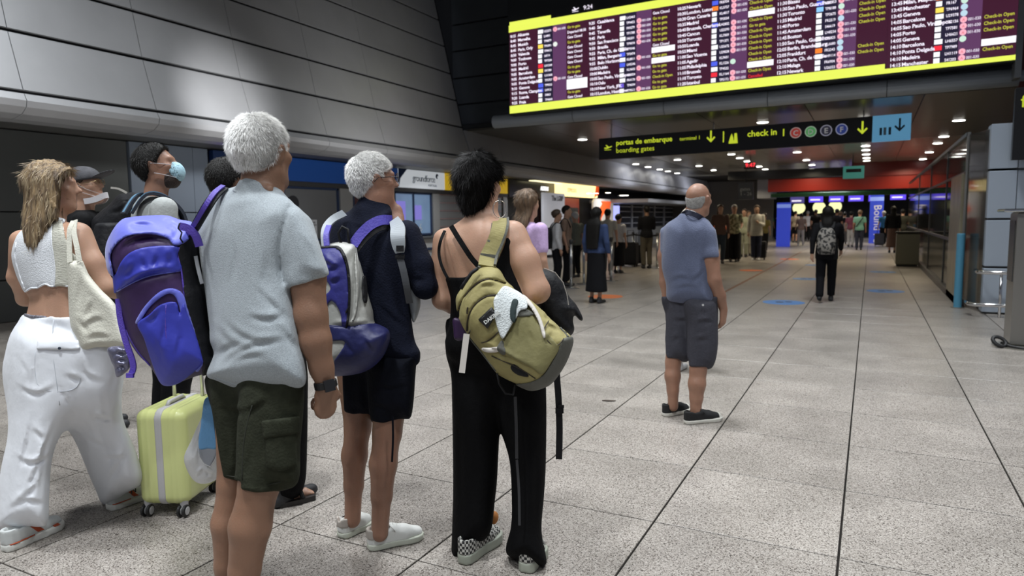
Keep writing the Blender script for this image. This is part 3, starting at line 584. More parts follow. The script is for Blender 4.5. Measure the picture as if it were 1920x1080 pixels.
# ================================================================== RIGHT SIDE: glass partition, clad pillar
gw=structure('wall_glass_right')
GLS=mat('smoked_glass',(0.10,0.095,0.085),0.05,0.35,1.0,alpha=0.55); STL=mat('brushed_steel',(0.42,0.41,0.37),0.3,0.85,noise=0.15,nscale=3); STD=mat('steel_dark',(0.10,0.10,0.10),0.35,0.6)
GX=1.28
ys=[12.6,15.6,19.6,24.2,30.5]
for i in range(4):
    y0,y1=ys[i],ys[i+1]
    for z0,z1 in ((0.12,0.98),(1.0,2.05),(2.07,2.62)):
        MB().box(GX-0.006,GX+0.006,y0+0.04,y1-0.04,z0,z1).build('glass_pane',GLS,gw)
    MB().bbox(GX-0.02,GX+0.02,y0-0.02,y0+0.02,0,2.66,0.005).build('mullion',STD if i else STL,gw)
    MB().box(GX-0.02,GX+0.02,y0,y1,2.04,2.08).build('transom',STD,gw); MB().box(GX-0.03,GX+0.02,y0,y1,0.96,1.01).build('transom',STD,gw)
    MB().box(GX-0.05,GX+0.05,y0,y1,0.0,0.12).build('bottom_rail',STD,gw); MB().box(GX-0.03,GX+0.03,y0,y1,2.60,2.66).build('top_rail',STD,gw)
MB().add([(1.455,11.95,0.12),(1.285,12.58,0.12),(1.285,12.58,2.62),(1.455,11.95,2.62),(1.463,11.95,0.12),(1.293,12.58,0.12),(1.293,12.58,2.62),(1.463,11.95,2.62)],[(0,1,2,3),(7,6,5,4),(0,4,5,1),(1,5,6,2),(2,6,7,3),(3,7,4,0)]).build('glass_pane',GLS,gw)
MB().bbox(GX-0.05,GX+0.07,12.75,14.3,0.0,2.05,0.01).build('steel_cover_panel',mat('steel_warm',(0.50,0.45,0.32),0.35,0.55,noise=0.35,nscale=2.5,nstretch=(1,4,0.6)),gw)
MB().box(GX+2.5,GX+2.6,12,32,0,3.5).build('inner_wall',mat('inner_wall',(0.045,0.04,0.035),0.4),gw)
wr=structure('wall_right')
ALU=mat('pale_blue_cladding',(0.50,0.57,0.66),0.35,0.35,bump=0.02,bscale=4)
for z0,z1 in ((0.02,0.66),(0.68,1.34),(1.36,2.03),(2.05,2.68)):
    MB().bbox(1.46,1.785,11.8,12.1,z0+.006,z1-.006,0.006).build('wall_panel',ALU,wr)
    if z0<2: MB().bbox(1.795,2.6,11.8,12.1,z0+.006,z1-.006,0.006).build('wall_panel',ALU,wr)
MB().bbox(1.795,2.6,11.8,12.1,2.055,2.17,0.006).build('wall_panel',ALU,wr)
MB().box(1.48,2.6,11.86,12.5,0,2.16).build('wall_core',STD,wr); MB().box(1.48,1.78,11.86,12.5,2.0,2.66).build('wall_core',STD,wr)
MB().box(2.6,4.2,11.7,12.3,0,3.55).build('wall_core',mat('dark_red_wall',(0.06,0.008,0.005),0.5),wr)
MB().box(2.12,6,14.3,14.5,3.5,8).build('red_wall_panel',mat('dark_red_wall2',(0.10,0.012,0.006),0.5),wf)
t=empty('side_sign',(1.9,11.6,2.3),label='black hanging sign cut by the right picture edge, with a yellow glyph',cat='sign')
a=onY(1897,300,11.6); c=onY(1897,165,11.6); MB().bbox(a[0],a[0]+1.2,11.6,11.7,a[2],c[2],0.01).build('panel',MATS['sign_black_panel'],t); MB().box(a[0]+0.5,a[0]+0.52,11.63,11.66,c[2],3.6).build('hanger',DARK,t)
g_=onY(1914,190,11.595); text('f',(g_[0],11.593,g_[2]-0.08),0.24,LIME,t,rot=RB)
bp=gnd(1795,577); t=empty('blue_bollard',(bp[0],bp[1],0),label='light blue upright post in front of the glass wall',cat='bollard')
MB().lathe((bp[0],bp[1],0.01),[(0.055,0),(0.055,1.11),(0.05,1.125)],18).build('post',mat('bollard_blue',(0.09,0.30,0.45),0.4),t,smooth=False); MB().lathe((bp[0],bp[1],0),[(0.09,0),(0.09,0.012)],18).build('base_plate',STL,t)
CHR=mat('chrome_rail',(0.75,0.75,0.76),0.15,1.0)
t=empty('guard_rail',(1.6,11.4,0),label='double chrome guard rail in front of the pale blue pillar',cat='rail')
for z,x0 in ((0.62,1.36),(0.17,1.27)): MB().tube([(x0,11.78,z),(x0,11.5,z),(x0+0.06,11.42,z),(2.6,11.42,z)],0.028,12).build('rail',CHR,t,smooth=True)
for x in (1.62,2.4): MB().tube([(x,11.42,0),(x,11.42,0.62)],0.018,10).build('post',CHR,t,smooth=True)
t=empty('steel_gate_post',(1.55,8.95,0),label='wide brushed steel gate cabinet cut off by the right picture edge',cat='gate')
MB().bbox(1.37,1.75,8.9,9.3,0.02,1.44,0.02).build('cabinet',mat('cabinet_steel',(0.30,0.29,0.27),0.32,0.7),t); MB().bbox(1.25,1.80,8.86,9.34,1.44,1.475,0.01).build('top_plate',CHR,t)
MB().bbox(1.36,1.372,8.95,9.25,0.7,1.35,0.002).build('side_panel',STD,t)
MB().lathe((1.5,9.0,0),[(0.28,0),(0.28,0.012),(0.2,0.02)],24).build('base_plate',STL,t)
t=empty('cable_ring',(1.27,8.9,0.0),label='black looped cable lying at the foot of the steel gate cabinet',cat='cable')
rb=MATS.get('rubber') or mat('rubber',(0.012,0.012,0.013),0.5)
MB().tube([(1.27+0.060*math.cos(a*.45),8.84+0.03*math.sin(a*.45),0.065+0.042*math.sin(a*.45)-0.02*math.cos(a*.45)) for a in range(14)],0.020,8,closed=True).build('loop',rb,t,smooth=True)
MB().tube([(1.29,8.87,0.05),(1.36,8.8,0.03),(1.5,8.72,0.02),(1.7,8.7,0.02)],0.014,8).build('cable',rb,t,smooth=True)
# ================================================================== FLOOR MARKS
STB=mat('sticker_blue',(0.05,0.22,0.55),0.4); STO=mat('sticker_orange',(0.75,0.16,0.03),0.4); STK=mat('sticker_dark',(0.02,0.03,0.06),0.5)
for k,(u,v,r,m_,lb) in enumerate([(1469,567,0.33,STB,'blue round floor sticker with a dark walker mark, left of the walking backpack woman\'s feet'),(1660,546,0.32,STB,'blue round floor sticker with a dark mark, to the right of the backpack woman'),(1512,523,0.3,STB,'blue round floor sticker just behind the backpack woman\'s legs'),(1655,510,0.3,STB,'faint far blue floor sticker on the right side of the passage'),(1530,497,0.3,STB,'farthest blue floor sticker beyond the backpack woman'),(1135,556,0.32,STO,'orange round floor sticker behind the long black skirt'),(1408,507,0.3,STO,'small far orange floor sticker left of the red-brown strip'),(1480,486,0.3,STO,'faintest orange floor sticker near the far queue')]):
    p=gnd(u,v); t=empty('floor_sticker',(p[0],p[1],0),label=lb,cat='floor sticker')
    MB().lathe((p[0],p[1],0),[(r,0),(r,0.0025)],28).build('disc',m_,t)
    if m_ is STB:
        MB().lathe((p[0]-.06,p[1],0.0025),[(0.07,0),(0.07,0.001)],12).build('footprint',STK,t); MB().lathe((p[0]+.07,p[1]+.08,0.0025),[(0.06,0),(0.06,0.001)],12).build('footprint',STK,t)
p=gnd(1142,752); t=MB().strip([(p[0]-0.05,p[1]-0.02,0.004),(p[0]-0.01,p[1]-0.01,0.006),(p[0]+0.05,p[1]+0.015,0.004)],[0.004,0.014,0.003],0.002,(0,0,1)).build('dry_leaf',mat('leaf_brown',(0.05,0.035,0.025),0.7)); tag(t,'small dark scrap like a dry leaf on the bare floor right of the black trousers','litter')
# ================================================================== QUEUE POSTS
POSTM=mat('stanchion_steel',(0.5,0.5,0.5),0.25,0.9)
def stanchion(x,y,label,h=0.98):
    t=empty('queue_post',(x,y,0),label=label,cat='queue post',group='retractable belt posts')
    MB().lathe((x,y,0),[(0.17,0),(0.17,0.015),(0.05,0.035)],20).build('base',POSTM,t,smooth=False)
    MB().lathe((x,y,0.03),[(0.032,0),(0.032,h-0.08)],14).build('pole',POSTM,t,smooth=True)
    MB().lathe((x,y,h-0.06),[(0.04,0),(0.042,0.02),(0.042,0.07),(0.03,0.085)],14).build('belt_head',mat('belt_head',(0.03,0.03,0.03),0.4),t,smooth=True); return t
SP=[(1071,540,'nearest queue post, beside the man in white with a black bag'),(1095,533,'queue post just left of the long-haired woman in the skirt'),(1084,511,'queue post behind the first two, toward the orange sign'),(1157,508,'queue post right of the long-haired woman'),(1146,527,'queue post partly hidden by the long-haired woman'),(1187,497,'queue post left of the man in khaki trousers'),(1232,503,'queue post right of the man in khaki trousers')]
PP=[]
for u,v,l in SP:
    p=gnd(u,v); PP.append(p); stanchion(p[0],p[1],l)
BELT=mat('belt_black',(0.015,0.015,0.016),0.6)
for a,c,l in ((0,2,'black belt between the two left queue posts'),(1,4,'black belt behind the long-haired woman'),(3,5,'black belt left of the man in khaki trousers'),(5,6,'black belt in front of the man in khaki trousers')):
    A=PP[a]; B_=PP[c]; b=MB(); z=0.93; n=np.array([B_[1]-A[1],A[0]-B_[0],0])
    b.strip([(A[0],A[1],z),((A[0]+B_[0])/2,(A[1]+B_[1])/2,z-0.02),(B_[0],B_[1],z)],0.025,0.002,n); tag(b.build('queue_belt',BELT),l,'belt',group='queue belts')
# ================================================================== VOLUME MODELLING KIT
BIG=np.float32(0.5)
class Grid:
    """regular grid; frame 'cam' = (right, up, depth) axes of the camera, frame 'world' = x,y,z"""
    def __init__(s,lo,hi,h,frame='cam'):
        s.h=h; s.frame=frame; s.ax=[np.arange(lo[i],hi[i]+h,h,dtype=np.float32) for i in range(3)]; s.shape=tuple(len(a) for a in s.ax); s.uv=None
    @staticmethod
    def px(u0,v0,u1,v1,Da,Db,h):
        Dm=Db
        lo=[min((u0-960)/FPX*Da,(u0-960)/FPX*Db),min((540-v1)/FPX*Da,(540-v1)/FPX*Db),Da]
        hi=[max((u1-960)/FPX*Da,(u1-960)/FPX*Db),max((540-v0)/FPX*Da,(540-v0)/FPX*Db),Db]
        return Grid(lo,hi,h)
    def new(s): return np.full(s.shape,BIG,np.float32)
    def blk(s,lo,hi):
        sl=[]
        for i in range(3):
            a=int(np.searchsorted(s.ax[i],lo[i])); b=int(np.searchsorted(s.ax[i],hi[i]))
            if b<=a: return None,None
            sl.append(slice(a,b))
        X=s.ax[0][sl[0]][:,None,None]; Y=s.ax[1][sl[1]][None,:,None]; Z=s.ax[2][sl[2]][None,None,:]
        return tuple(sl),(X,Y,Z)
    def all(s): return s.ax[0][:,None,None],s.ax[1][None,:,None],s.ax[2][None,None,:]
    def put(s,F,sl,d,k):
        a=F[sl]
        if k>0:
            h=np.maximum(k-np.abs(a-d),0)/k; F[sl]=np.minimum(a,d)-h*h*k*0.25
        else: F[sl]=np.minimum(a,d)
    def cone(s,F,a,b,ra,rb,k=0.0,flat=None,fs=1.0):
        """tapered capsule a->b; flat = unit vector along which the section is squeezed by fs (<1) """
        a=np.asarray(a,float); b=np.asarray(b,float); R=max(ra,rb)+0.06+k
        sl,P=s.blk(np.minimum(a,b)-R,np.maximum(a,b)+R)
        if sl is None: return
        ab=b-a; L2=ab@ab+1e-9; d=[P[i]-np.float32(a[i]) for i in range(3)]
        t=np.clip((d[0]*ab[0]+d[1]*ab[1]+d[2]*ab[2])/L2,0,1).astype(np.float32)
        q=[d[i]-t*np.float32(ab[i]) for i in range(3)]; r=ra+(rb-ra)*t
        if flat is not None:
            n=np.asarray(flat,float); c=q[0]*n[0]+q[1]*n[1]+q[2]*n[2]; m=(1/fs-1)
            q=[q[i]+c*m*np.float32(n[i]) for i in range(3)]
            l=np.sqrt(q[0]**2+q[1]**2+q[2]**2); dd=(l-r)*(fs+(1-fs)*0.5)
        else: dd=np.sqrt(q[0]**2+q[1]**2+q[2]**2)-r
        s.put(F,sl,dd.astype(np.float32),k)
    def ell(s,F,c,ax,rad,k=0.0,sub=False,p=2):
        """ellipsoid with axis rows ax (3x3) and radii"""
        c=np.asarray(c,float); R=max(rad)+0.06+k; sl,P=s.blk(c-R,c+R)
        if sl is None: return
        d=[P[i]-np.float32(c[i]) for i in range(3)]; n=0; L=0
        for j in range(3):
            a=d[0]*ax[j][0]+d[1]*ax[j][1]+d[2]*ax[j][2]; n=n+np.abs(a/rad[j])**p; L=L+a*a
        n=n**(1.0/p)+1e-6; dd=(np.sqrt(L)*(1-1/n))
        dd=np.where(n<0.5,-min(rad)*(1-n),dd).astype(np.float32)
        if sub:
            a=F[sl]; e=-dd
            if k>0: h=np.maximum(k-np.abs(a-e),0)/k; F[sl]=np.maximum(a,e)+h*h*k*0.25
            else: F[sl]=np.maximum(a,e)
        else: s.put(F,sl,dd,k)
    def chain(s,F,pts,rs,k=0.01,**kw):
        for i in range(len(pts)-1): s.cone(F,pts[i],pts[i+1],rs[i],rs[i+1],k,**kw)
    def loft(s,F,C,ru,rv,U,V,p=2.0,k=0.0,sub=4):
        """stations C with half widths ru along U and rv along V (both unit)"""
        C=[np.asarray(c,float) for c in C]; n=len(C)
        def cr(A,i,t):
            a0,a1,a2,a3=A[max(i-1,0)],A[i],A[i+1],A[min(i+2,n-1)]
            return 0.5*((2*a1)+(a2-a0)*t+(2*a0-5*a1+4*a2-a3)*t*t+(3*a1-a0-3*a2+a3)*t**3)
        Q=[];A=[];B=[]
        for i in range(n-1):
            for j in range(sub):
                t=j/sub; Q.append(cr(C,i,t)); A.append(cr(ru,i,t)); B.append(cr(rv,i,t))
        Q.append(C[-1]);A.append(ru[-1]);B.append(rv[-1]); A=np.maximum(A,0.004);B=np.maximum(B,0.004)
        U=np.asarray(U,float);V=np.asarray(V,float); G0=s.new() if k>0 else F
        for i in range(len(Q)-1):
            a,b=Q[i],Q[i+1]; R=max(A[i],B[i],A[i+1],B[i+1])+0.06; sl,P=s.blk(np.minimum(a,b)-R,np.maximum(a,b)+R)
            if sl is None: continue
            ab=b-a; L2=ab@ab+1e-9; L=math.sqrt(L2); w=np.cross(U,V); w/=np.linalg.norm(w)
            if w@ab<0: w=-w
            wl=w@ab+1e-9
            d=[P[j]-np.float32(a[j]) for j in range(3)]
            tt=(d[0]*w[0]+d[1]*w[1]+d[2]*w[2])/wl; t=np.clip(tt,0,1); e=np.abs(tt-t)*abs(wl)
            q=[d[j]-t*np.float32(ab[j]) for j in range(3)]
            x=q[0]*U[0]+q[1]*U[1]+q[2]*U[2]; y=q[0]*V[0]+q[1]*V[1]+q[2]*V[2]; rx=A[i]+(A[i+1]-A[i])*t; ry=B[i]+(B[i+1]-B[i])*t
            nn=(np.abs(x/rx)**p+np.abs(y/ry)**p)**(1/p)+1e-6; l=np.sqrt(x*x+y*y); dr=l*(1-1/nn); dr=np.where(nn<0.4,-np.minimum(rx,ry)*(1-nn),dr)
            dd=np.sqrt(np.maximum(dr,0)**2+e*e)+np.where(e>0,0,np.minimum(dr,0)); s.put(G0,sl,dd.astype(np.float32),0)
        if k>0:
            h=np.maximum(k-np.abs(F-G0),0)/k; F[...]=np.minimum(F,G0)-h*h*k*0.25
    def pxuv(s):
        if s.uv is None:
            X,Y,Z=s.all(); s.uv=((960+FPX*X/Z).astype(np.float32)+np.zeros_like(Y),(540-FPX*Y/Z).astype(np.float32)+np.zeros_like(X))
        return s.uv
    def sd2(s,poly,smooth=True,closed=True,z=None):
        """distance (metres, negative inside) from every grid point's picture position to an outline"""
        P=spline(poly,closed,4) if smooth else np.array(poly,float)
        u0,v0=P.min(0)-40; u1,v1=P.max(0)+40; st=1.0
        uu=np.arange(u0,u1,st); vv=np.arange(v0,v1,st); D=dist2(P,uu,vv,closed)
        U,V=s.pxuv(); Z=s.ax[2][None,None,:]
        i=(U-np.float32(u0))/st; j=(V-np.float32(v0))/st
        oi=np.clip(i,0,len(uu)-1.001); oj=np.clip(j,0,len(vv)-1.001); a=oi.astype(np.int32); b=oj.astype(np.int32); fa=(oi-a); fb=(oj-b)
        # U has shape (nx,1,nz), V (1,ny,nz)
        R=(D[a,b]*(1-fa)*(1-fb)+D[a+1,b]*fa*(1-fb)+D[a,b+1]*(1-fa)*fb+D[a+1,b+1]*fa*fb)
        return (R*Z/FPX).astype(np.float32)
    def pillow(s,poly,D0,T,R=None,gx=0.0,gy=0.0,k=0,smooth=True,p=2.0,bias=0.0):
        """thick rounded body whose outline is poly: centre depth D0 (+gx per metre right, +gy per metre up), half thickness T"""
        S=s.sd2(poly,smooth); P=np.array(poly,float); uc,vc=P.mean(0); X,Y,Z=s.all()
        xc=(uc-960)/FPX*D0; yc=(540-vc)/FPX*D0
        dz=Z-(D0+gx*(X-xc)+gy*(Y-yc))
        if R is None: R=max(0.01,float(-S[:,:,len(s.ax[2])//2].min()))
        a=np.maximum(S+R,0)/R; b=np.abs(dz)/T; n=(a**p+b**p)**(1/p)
        return ((n-1)*min(R,T)).astype(np.float32)
def spline(P,closed=True,n=4):
    P=np.array(P,float); N=len(P); out=[]
    rg=range(N) if closed else range(N-1)
    for i in rg:
        if closed: a0,a1,a2,a3=P[i-1],P[i],P[(i+1)%N],P[(i+2)%N]
        else: a0,a1,a2,a3=P[max(i-1,0)],P[i],P[i+1],P[min(i+2,N-1)]
        for j in range(n):
            t=j/n; out.append(0.5*((2*a1)+(a2-a0)*t+(2*a0-5*a1+4*a2-a3)*t*t+(3*a1-a0-3*a2+a3)*t**3))
    if not closed: out.append(P[-1])
    return np.array(out)
def dist2(P,uu,vv,closed=True):
    U=uu[:,None]; V=vv[None,:]; best=np.full((len(uu),len(vv)),1e9); ins=np.zeros(best.shape,bool); n=len(P)
    for i in range(n if closed else n-1):
        a=P[i]; b=P[(i+1)%n]; e=b-a; L=e@e+1e-9
        t=np.clip(((U-a[0])*e[0]+(V-a[1])*e[1])/L,0,1); d=(U-a[0]-t*e[0])**2+(V-a[1]-t*e[1])**2; best=np.minimum(best,d)
        if closed and a[1]!=b[1]:
            c=((V>=min(a[1],b[1]))&(V<max(a[1],b[1])))&(U<(a[0]+(V-a[1])*e[0]/(e[1] if e[1] else 1e-9))); ins^=c
    best=np.sqrt(best); return np.where(ins,-best,best) if closed else best
def smin(a,b,k=0.0):
    if k<=0: return np.minimum(a,b)
    h=np.maximum(k-np.abs(a-b),0)/k; return np.minimum(a,b)-h*h*k*0.25
def smax(a,b,k=0.0): return -smin(-a,-b,k)
def wave(g,seed,freq,n=7,aniso=(1,1,1)):
    """cheap smooth noise in -1..1 over the grid"""
    r=np.random.default_rng(seed); X,Y,Z=g.all(); out=0
    for i in range(n):
        d=r.normal(size=3); d/=np.linalg.norm(d); f=freq*(0.6+0.9*r.random()); ph=r.random()*6.28
        out=out+np.sin(X*np.float32(d[0]*f*aniso[0])+Y*np.float32(d[1]*f*aniso[1])+Z*np.float32(d[2]*f*aniso[2])+np.float32(ph))
    return (out/n*1.6).astype(np.float32)
def nets(F,axes):
    """surface nets: returns verts (grid frame), quads"""
    m=F<0.02
    ii=[np.nonzero(m.any(axis=tuple(a for a in range(3) if a!=i)))[0] for i in range(3)]
    if min(len(a) for a in ii)==0: return np.zeros((0,3)),np.zeros((0,4),int)
    lo=[max(a[0]-1,0) for a in ii]; hi=[min(a[-1]+2,F.shape[i]) for i,a in enumerate(ii)]
    F=F[lo[0]:hi[0],lo[1]:hi[1],lo[2]:hi[2]].copy(); ax=[axes[i][lo[i]:hi[i]] for i in range(3)]
    # keep the border outside so that the surface closes
    for i in range(3):
        sl=[slice(None)]*3
        for e in (0,-1): sl[i]=e; F[tuple(sl)]=np.maximum(F[tuple(sl)],1e-3)
    I=F<0; S=(I[:-1,:-1,:-1].astype(np.int8)+I[1:,:-1,:-1]+I[:-1,1:,:-1]+I[:-1,:-1,1:]+I[1:,1:,:-1]+I[1:,:-1,1:]+I[:-1,1:,1:]+I[1:,1:,1:])
    act=(S>0)&(S<8); cx,cy,cz=np.nonzero(act); n=len(cx); idx=np.full(act.shape,-1,np.int32); idx[cx,cy,cz]=np.arange(n,dtype=np.int32)
    acc=np.zeros((n,3)); cnt=np.zeros(n)
    for axis in range(3):
        o=[a for a in range(3) if a!=axis]
        for p in (0,1):
            for q in (0,1):
                off=[0,0,0]; off[o[0]]=p; off[o[1]]=q; of2=list(off); of2[axis]=1
                f0=F[cx+off[0],cy+off[1],cz+off[2]]; f1=F[cx+of2[0],cy+of2[1],cz+of2[2]]; c=(f0<0)!=(f1<0); t=np.where(c,f0/(f0-f1+1e-12),0)
                P=np.zeros((n,3)); P[:,o[0]]=p; P[:,o[1]]=q; P[:,axis]=t
                acc+=P*c[:,None]; cnt+=c
    acc/=cnt[:,None]; h=np.array([a[1]-a[0] for a in ax]); V=np.stack([ax[0][cx],ax[1][cy],ax[2][cz]],1)+acc*h
    Q=[]
    for axis in range(3):
        o=[(axis+1)%3,(axis+2)%3]; s0=[slice(None)]*3; s1=[slice(None)]*3; s0[axis]=slice(0,-1); s1[axis]=slice(1,None)
        a=I[tuple(s0)]; b=I[tuple(s1)]; ex=a!=b; e=np.stack(np.nonzero(ex),1); fl=a[tuple(e.T)]
        ok=(e[:,o[0]]>0)&(e[:,o[1]]>0)&(e[:,o[0]]<F.shape[o[0]]-1)&(e[:,o[1]]<F.shape[o[1]]-1); e=e[ok]; fl=fl[ok]
        def at(p,q): c=e.copy(); c[:,o[0]]-=p; c[:,o[1]]-=q; return idx[c[:,0],c[:,1],c[:,2]]
        quad=np.stack([at(1,1),at(0,1),at(0,0),at(1,0)],1); quad[~fl]=quad[~fl][:,::-1]; Q.append(quad)
    return V,np.concatenate(Q)
def relax(V,Q,it=1,w=0.5):
    E=np.concatenate([Q[:,[0,1]],Q[:,[1,2]],Q[:,[2,3]],Q[:,[3,0]]]); n=len(V)
    c=np.bincount(E[:,0],minlength=n)+np.bincount(E[:,1],minlength=n)
    for _ in range(it):
        S=np.stack([np.bincount(E[:,0],V[E[:,1],k],n)+np.bincount(E[:,1],V[E[:,0],k],n) for k in range(3)],1)/np.maximum(c,1)[:,None]; V=V+(S-V)*w
    return V
def to_world(V): return CC+V[:,0:1]*RT+V[:,1:2]*UP+V[:,2:3]*FW
def np_mesh(name,V,Q,mats,smooth=True,extra=None,mi=None):
    """V verts, Q quads; extra = (verts, tris) blades appended with material slot 1"""
    me=bpy.data.meshes.new(name); nq=len(Q); Vt=V; T=None
    if extra is not None: T=extra[1]+len(V); Vt=np.concatenate([V,extra[0]])
    nt=0 if T is None else len(T)
    me.vertices.add(len(Vt)); me.vertices.foreach_set('co',Vt.astype(np.float32).ravel())
    me.loops.add(nq*4+nt*3); li=Q.ravel() if nt==0 else np.concatenate([Q.ravel(),T.ravel()]); me.loops.foreach_set('vertex_index',li.astype(np.int32))
    me.polygons.add(nq+nt); ls=np.arange(nq)*4
    if nt: ls=np.concatenate([ls,nq*4+np.arange(nt)*3])
    me.polygons.foreach_set('loop_start',ls.astype(np.int32))
    for m in (mats if isinstance(mats,(list,tuple)) else [mats]): me.materials.append(m)
    if smooth: me.polygons.foreach_set('use_smooth',np.ones(nq+nt,bool))
    if nt and len(me.materials)>1: me.polygons.foreach_set('material_index',np.concatenate([np.zeros(nq,int),np.ones(nt,int)]).astype(np.int32))
    me.update(calc_edges=True); return me
TRI=[0]
def largest(V,Q,keep=0.12):
    n=len(V); lab=np.arange(n)
    E=np.concatenate([Q[:,[0,1]],Q[:,[1,2]],Q[:,[2,3]]])
    for _ in range(400):
        m=np.minimum(lab[E[:,0]],lab[E[:,1]]); new=lab.copy(); np.minimum.at(new,E[:,0],m); np.minimum.at(new,E[:,1],m); new=new[new]; new=new[new]
        if (new==lab).all(): break
        lab=new
    c=np.bincount(lab,minlength=n); big=c.max()
    if big==n: return V,Q
    ok=c[lab]>=0.2*big; idx=np.cumsum(ok)-1; Q=Q[ok[Q[:,0]]]; return V[ok],idx[Q]
def solid(g,F,name,m,parent,it=2,blades=None,**k):
    V,Q=nets(F,g.ax)
    if len(V)==0: print('EMPTY',name); return None
    V,Q=largest(V,Q); V=relax(V,Q,it)
    W_=to_world(V) if g.frame=='cam' else V
    ex=blades(W_,Q) if blades else None
    TRI[0]+=2*len(Q)+(len(ex[1]) if ex else 0)
    if g.frame=='world': Q=Q
    else: Q=Q[:,::-1]     # camera frame (right, up, depth) is left handed
    return link(name,np_mesh(name,W_,Q,m,extra=ex),parent,**k)
def make_blades(n,L,w,flow,seed=0,up=0.35,zone=None,jit=0.35,curl=0.0):
    def f(V,Q):
        r=np.random.default_rng(seed); q=Q[r.integers(0,len(Q),n)]; P=(V[q[:,0]]*r.random((n,1))+V[q[:,2]]*1.0); P=V[q].mean(1)+(V[q[:,0]]-V[q[:,2]])*(r.random((n,1))-0.5)
        e1=V[q[:,1]]-V[q[:,0]]; e2=V[q[:,3]]-V[q[:,0]]; N=np.cross(e1,e2); N/=np.linalg.norm(N,axis=1)[:,None]+1e-12
        c=V.mean(0); s_=np.sign(((P-c)*N).sum(1)); N*=np.where(s_==0,1,s_)[:,None]
        if zone is not None:
            kk=zone(P); P=P[kk];N=N[kk]
        D=flow(P); D=D-N*((D*N).sum(1))[:,None]; D/=np.linalg.norm(D,axis=1)[:,None]+1e-9
        D=D+N*up+r.normal(size=P.shape)*jit; D/=np.linalg.norm(D,axis=1)[:,None]+1e-9
        S=np.cross(D,N); S/=np.linalg.norm(S,axis=1)[:,None]+1e-9; l=L*(0.6+0.8*r.random((len(P),1)))
        A=P-S*w/2-N*0.002; B=P+S*w/2-N*0.002; T=P+D*l*0.55+S*w*0.35; T2=P+D*l+np.array([0,0,-1.0])*curl*l
        m=len(P); VV=np.concatenate([A,B,T,T2]); i=np.arange(m)
        return VV,np.concatenate([np.stack([i,i+m,i+2*m],1),np.stack([i,i+2*m,i+3*m],1)])
    return f
# ------------------------------------------------------------------ anatomy
def axes_cam(heading,pitch=0.0,roll=0.0):
    """body axes in camera coordinates: right, forward, up ; heading clockwise from +Y in degrees"""
    h=math.radians(heading); p=math.radians(pitch); q=math.radians(roll)
    f=np.array([math.sin(h)*math.cos(p),math.cos(h)*math.cos(p),math.sin(p)]); r=np.array([math.cos(h),-math.sin(h),0]); u=np.cross(r,f)
    r2=r*math.cos(q)+u*math.sin(q); u2=np.cross(r2,f); return r2,f,u2
def cam_axes(A): return tuple(d2c(a) for a in A)
def head(g,F,c,A,s=1.0,k=0.02,fem=False):
    r,f,u=A; P=lambda x,y,z:np.asarray(c)+s*(x*r+y*f+z*u); ax=np.array([r,f,u])
    g.ell(F,P(0,-0.012,0.025),ax,(0.077*s,0.098*s,0.095*s),k)
    g.ell(F,P(0,0.025,-0.035),ax,((0.060 if not fem else 0.056)*s,0.068*s,0.082*s),0.03)
    g.ell(F,P(0,0.062,-0.092),ax,(0.026*s,0.022*s,0.020*s),0.03)          # chin
    for e in (-1,1):
        g.cone(F,P(e*0.052,-0.01,-0.06),P(e*0.02,0.06,-0.098),0.018*s,0.016*s,0.03)   # jaw
        g.ell(F,P(e*0.045,0.062,-0.015),ax,(0.022*s,0.018*s,0.018*s),0.02)   # cheek
        g.ell(F,P(e*0.032,0.092,0.014),ax,(0.017*s,0.012*s,0.011*s),0.012,sub=True)   # eye socket
        g.ell(F,P(e*0.032,0.076,0.013),ax,(0.013*s,0.011*s,0.011*s),0.003)   # eyelid
        # ear: rim and lobe
        ring=[P(e*(0.078+0.010*math.sin(t)),-0.004-0.016*math.cos(t)-0.004*math.sin(t),-0.004+0.030*math.sin(t)) for t in np.linspace(-1.9,3.4,9)]
        g.chain(F,ring,[0.0065*s]*9,0.006)
        g.ell(F,P(e*0.078,-0.004,-0.008),ax,(0.007*s,0.014*s,0.024*s),0.006)
    g.cone(F,P(-0.04,0.082,0.030),P(0.04,0.082,0.030),0.010*s,0.010*s,0.02)
    g.cone(F,P(0,0.088,0.018),P(0,0.112,-0.022),0.008*s,0.0115*s,0.012)
    for e in (-1,1): g.ell(F,P(e*0.011,0.100,-0.026),ax,(0.008*s,0.010*s,0.007*s),0.006)
    g.cone(F,P(-0.018,0.086,-0.053),P(0.018,0.086,-0.053),0.0065*s,0.0065*s,0.006)
    g.cone(F,P(-0.015,0.084,-0.064),P(0.015,0.084,-0.064),0.0075*s,0.0075*s,0.006)
    return P
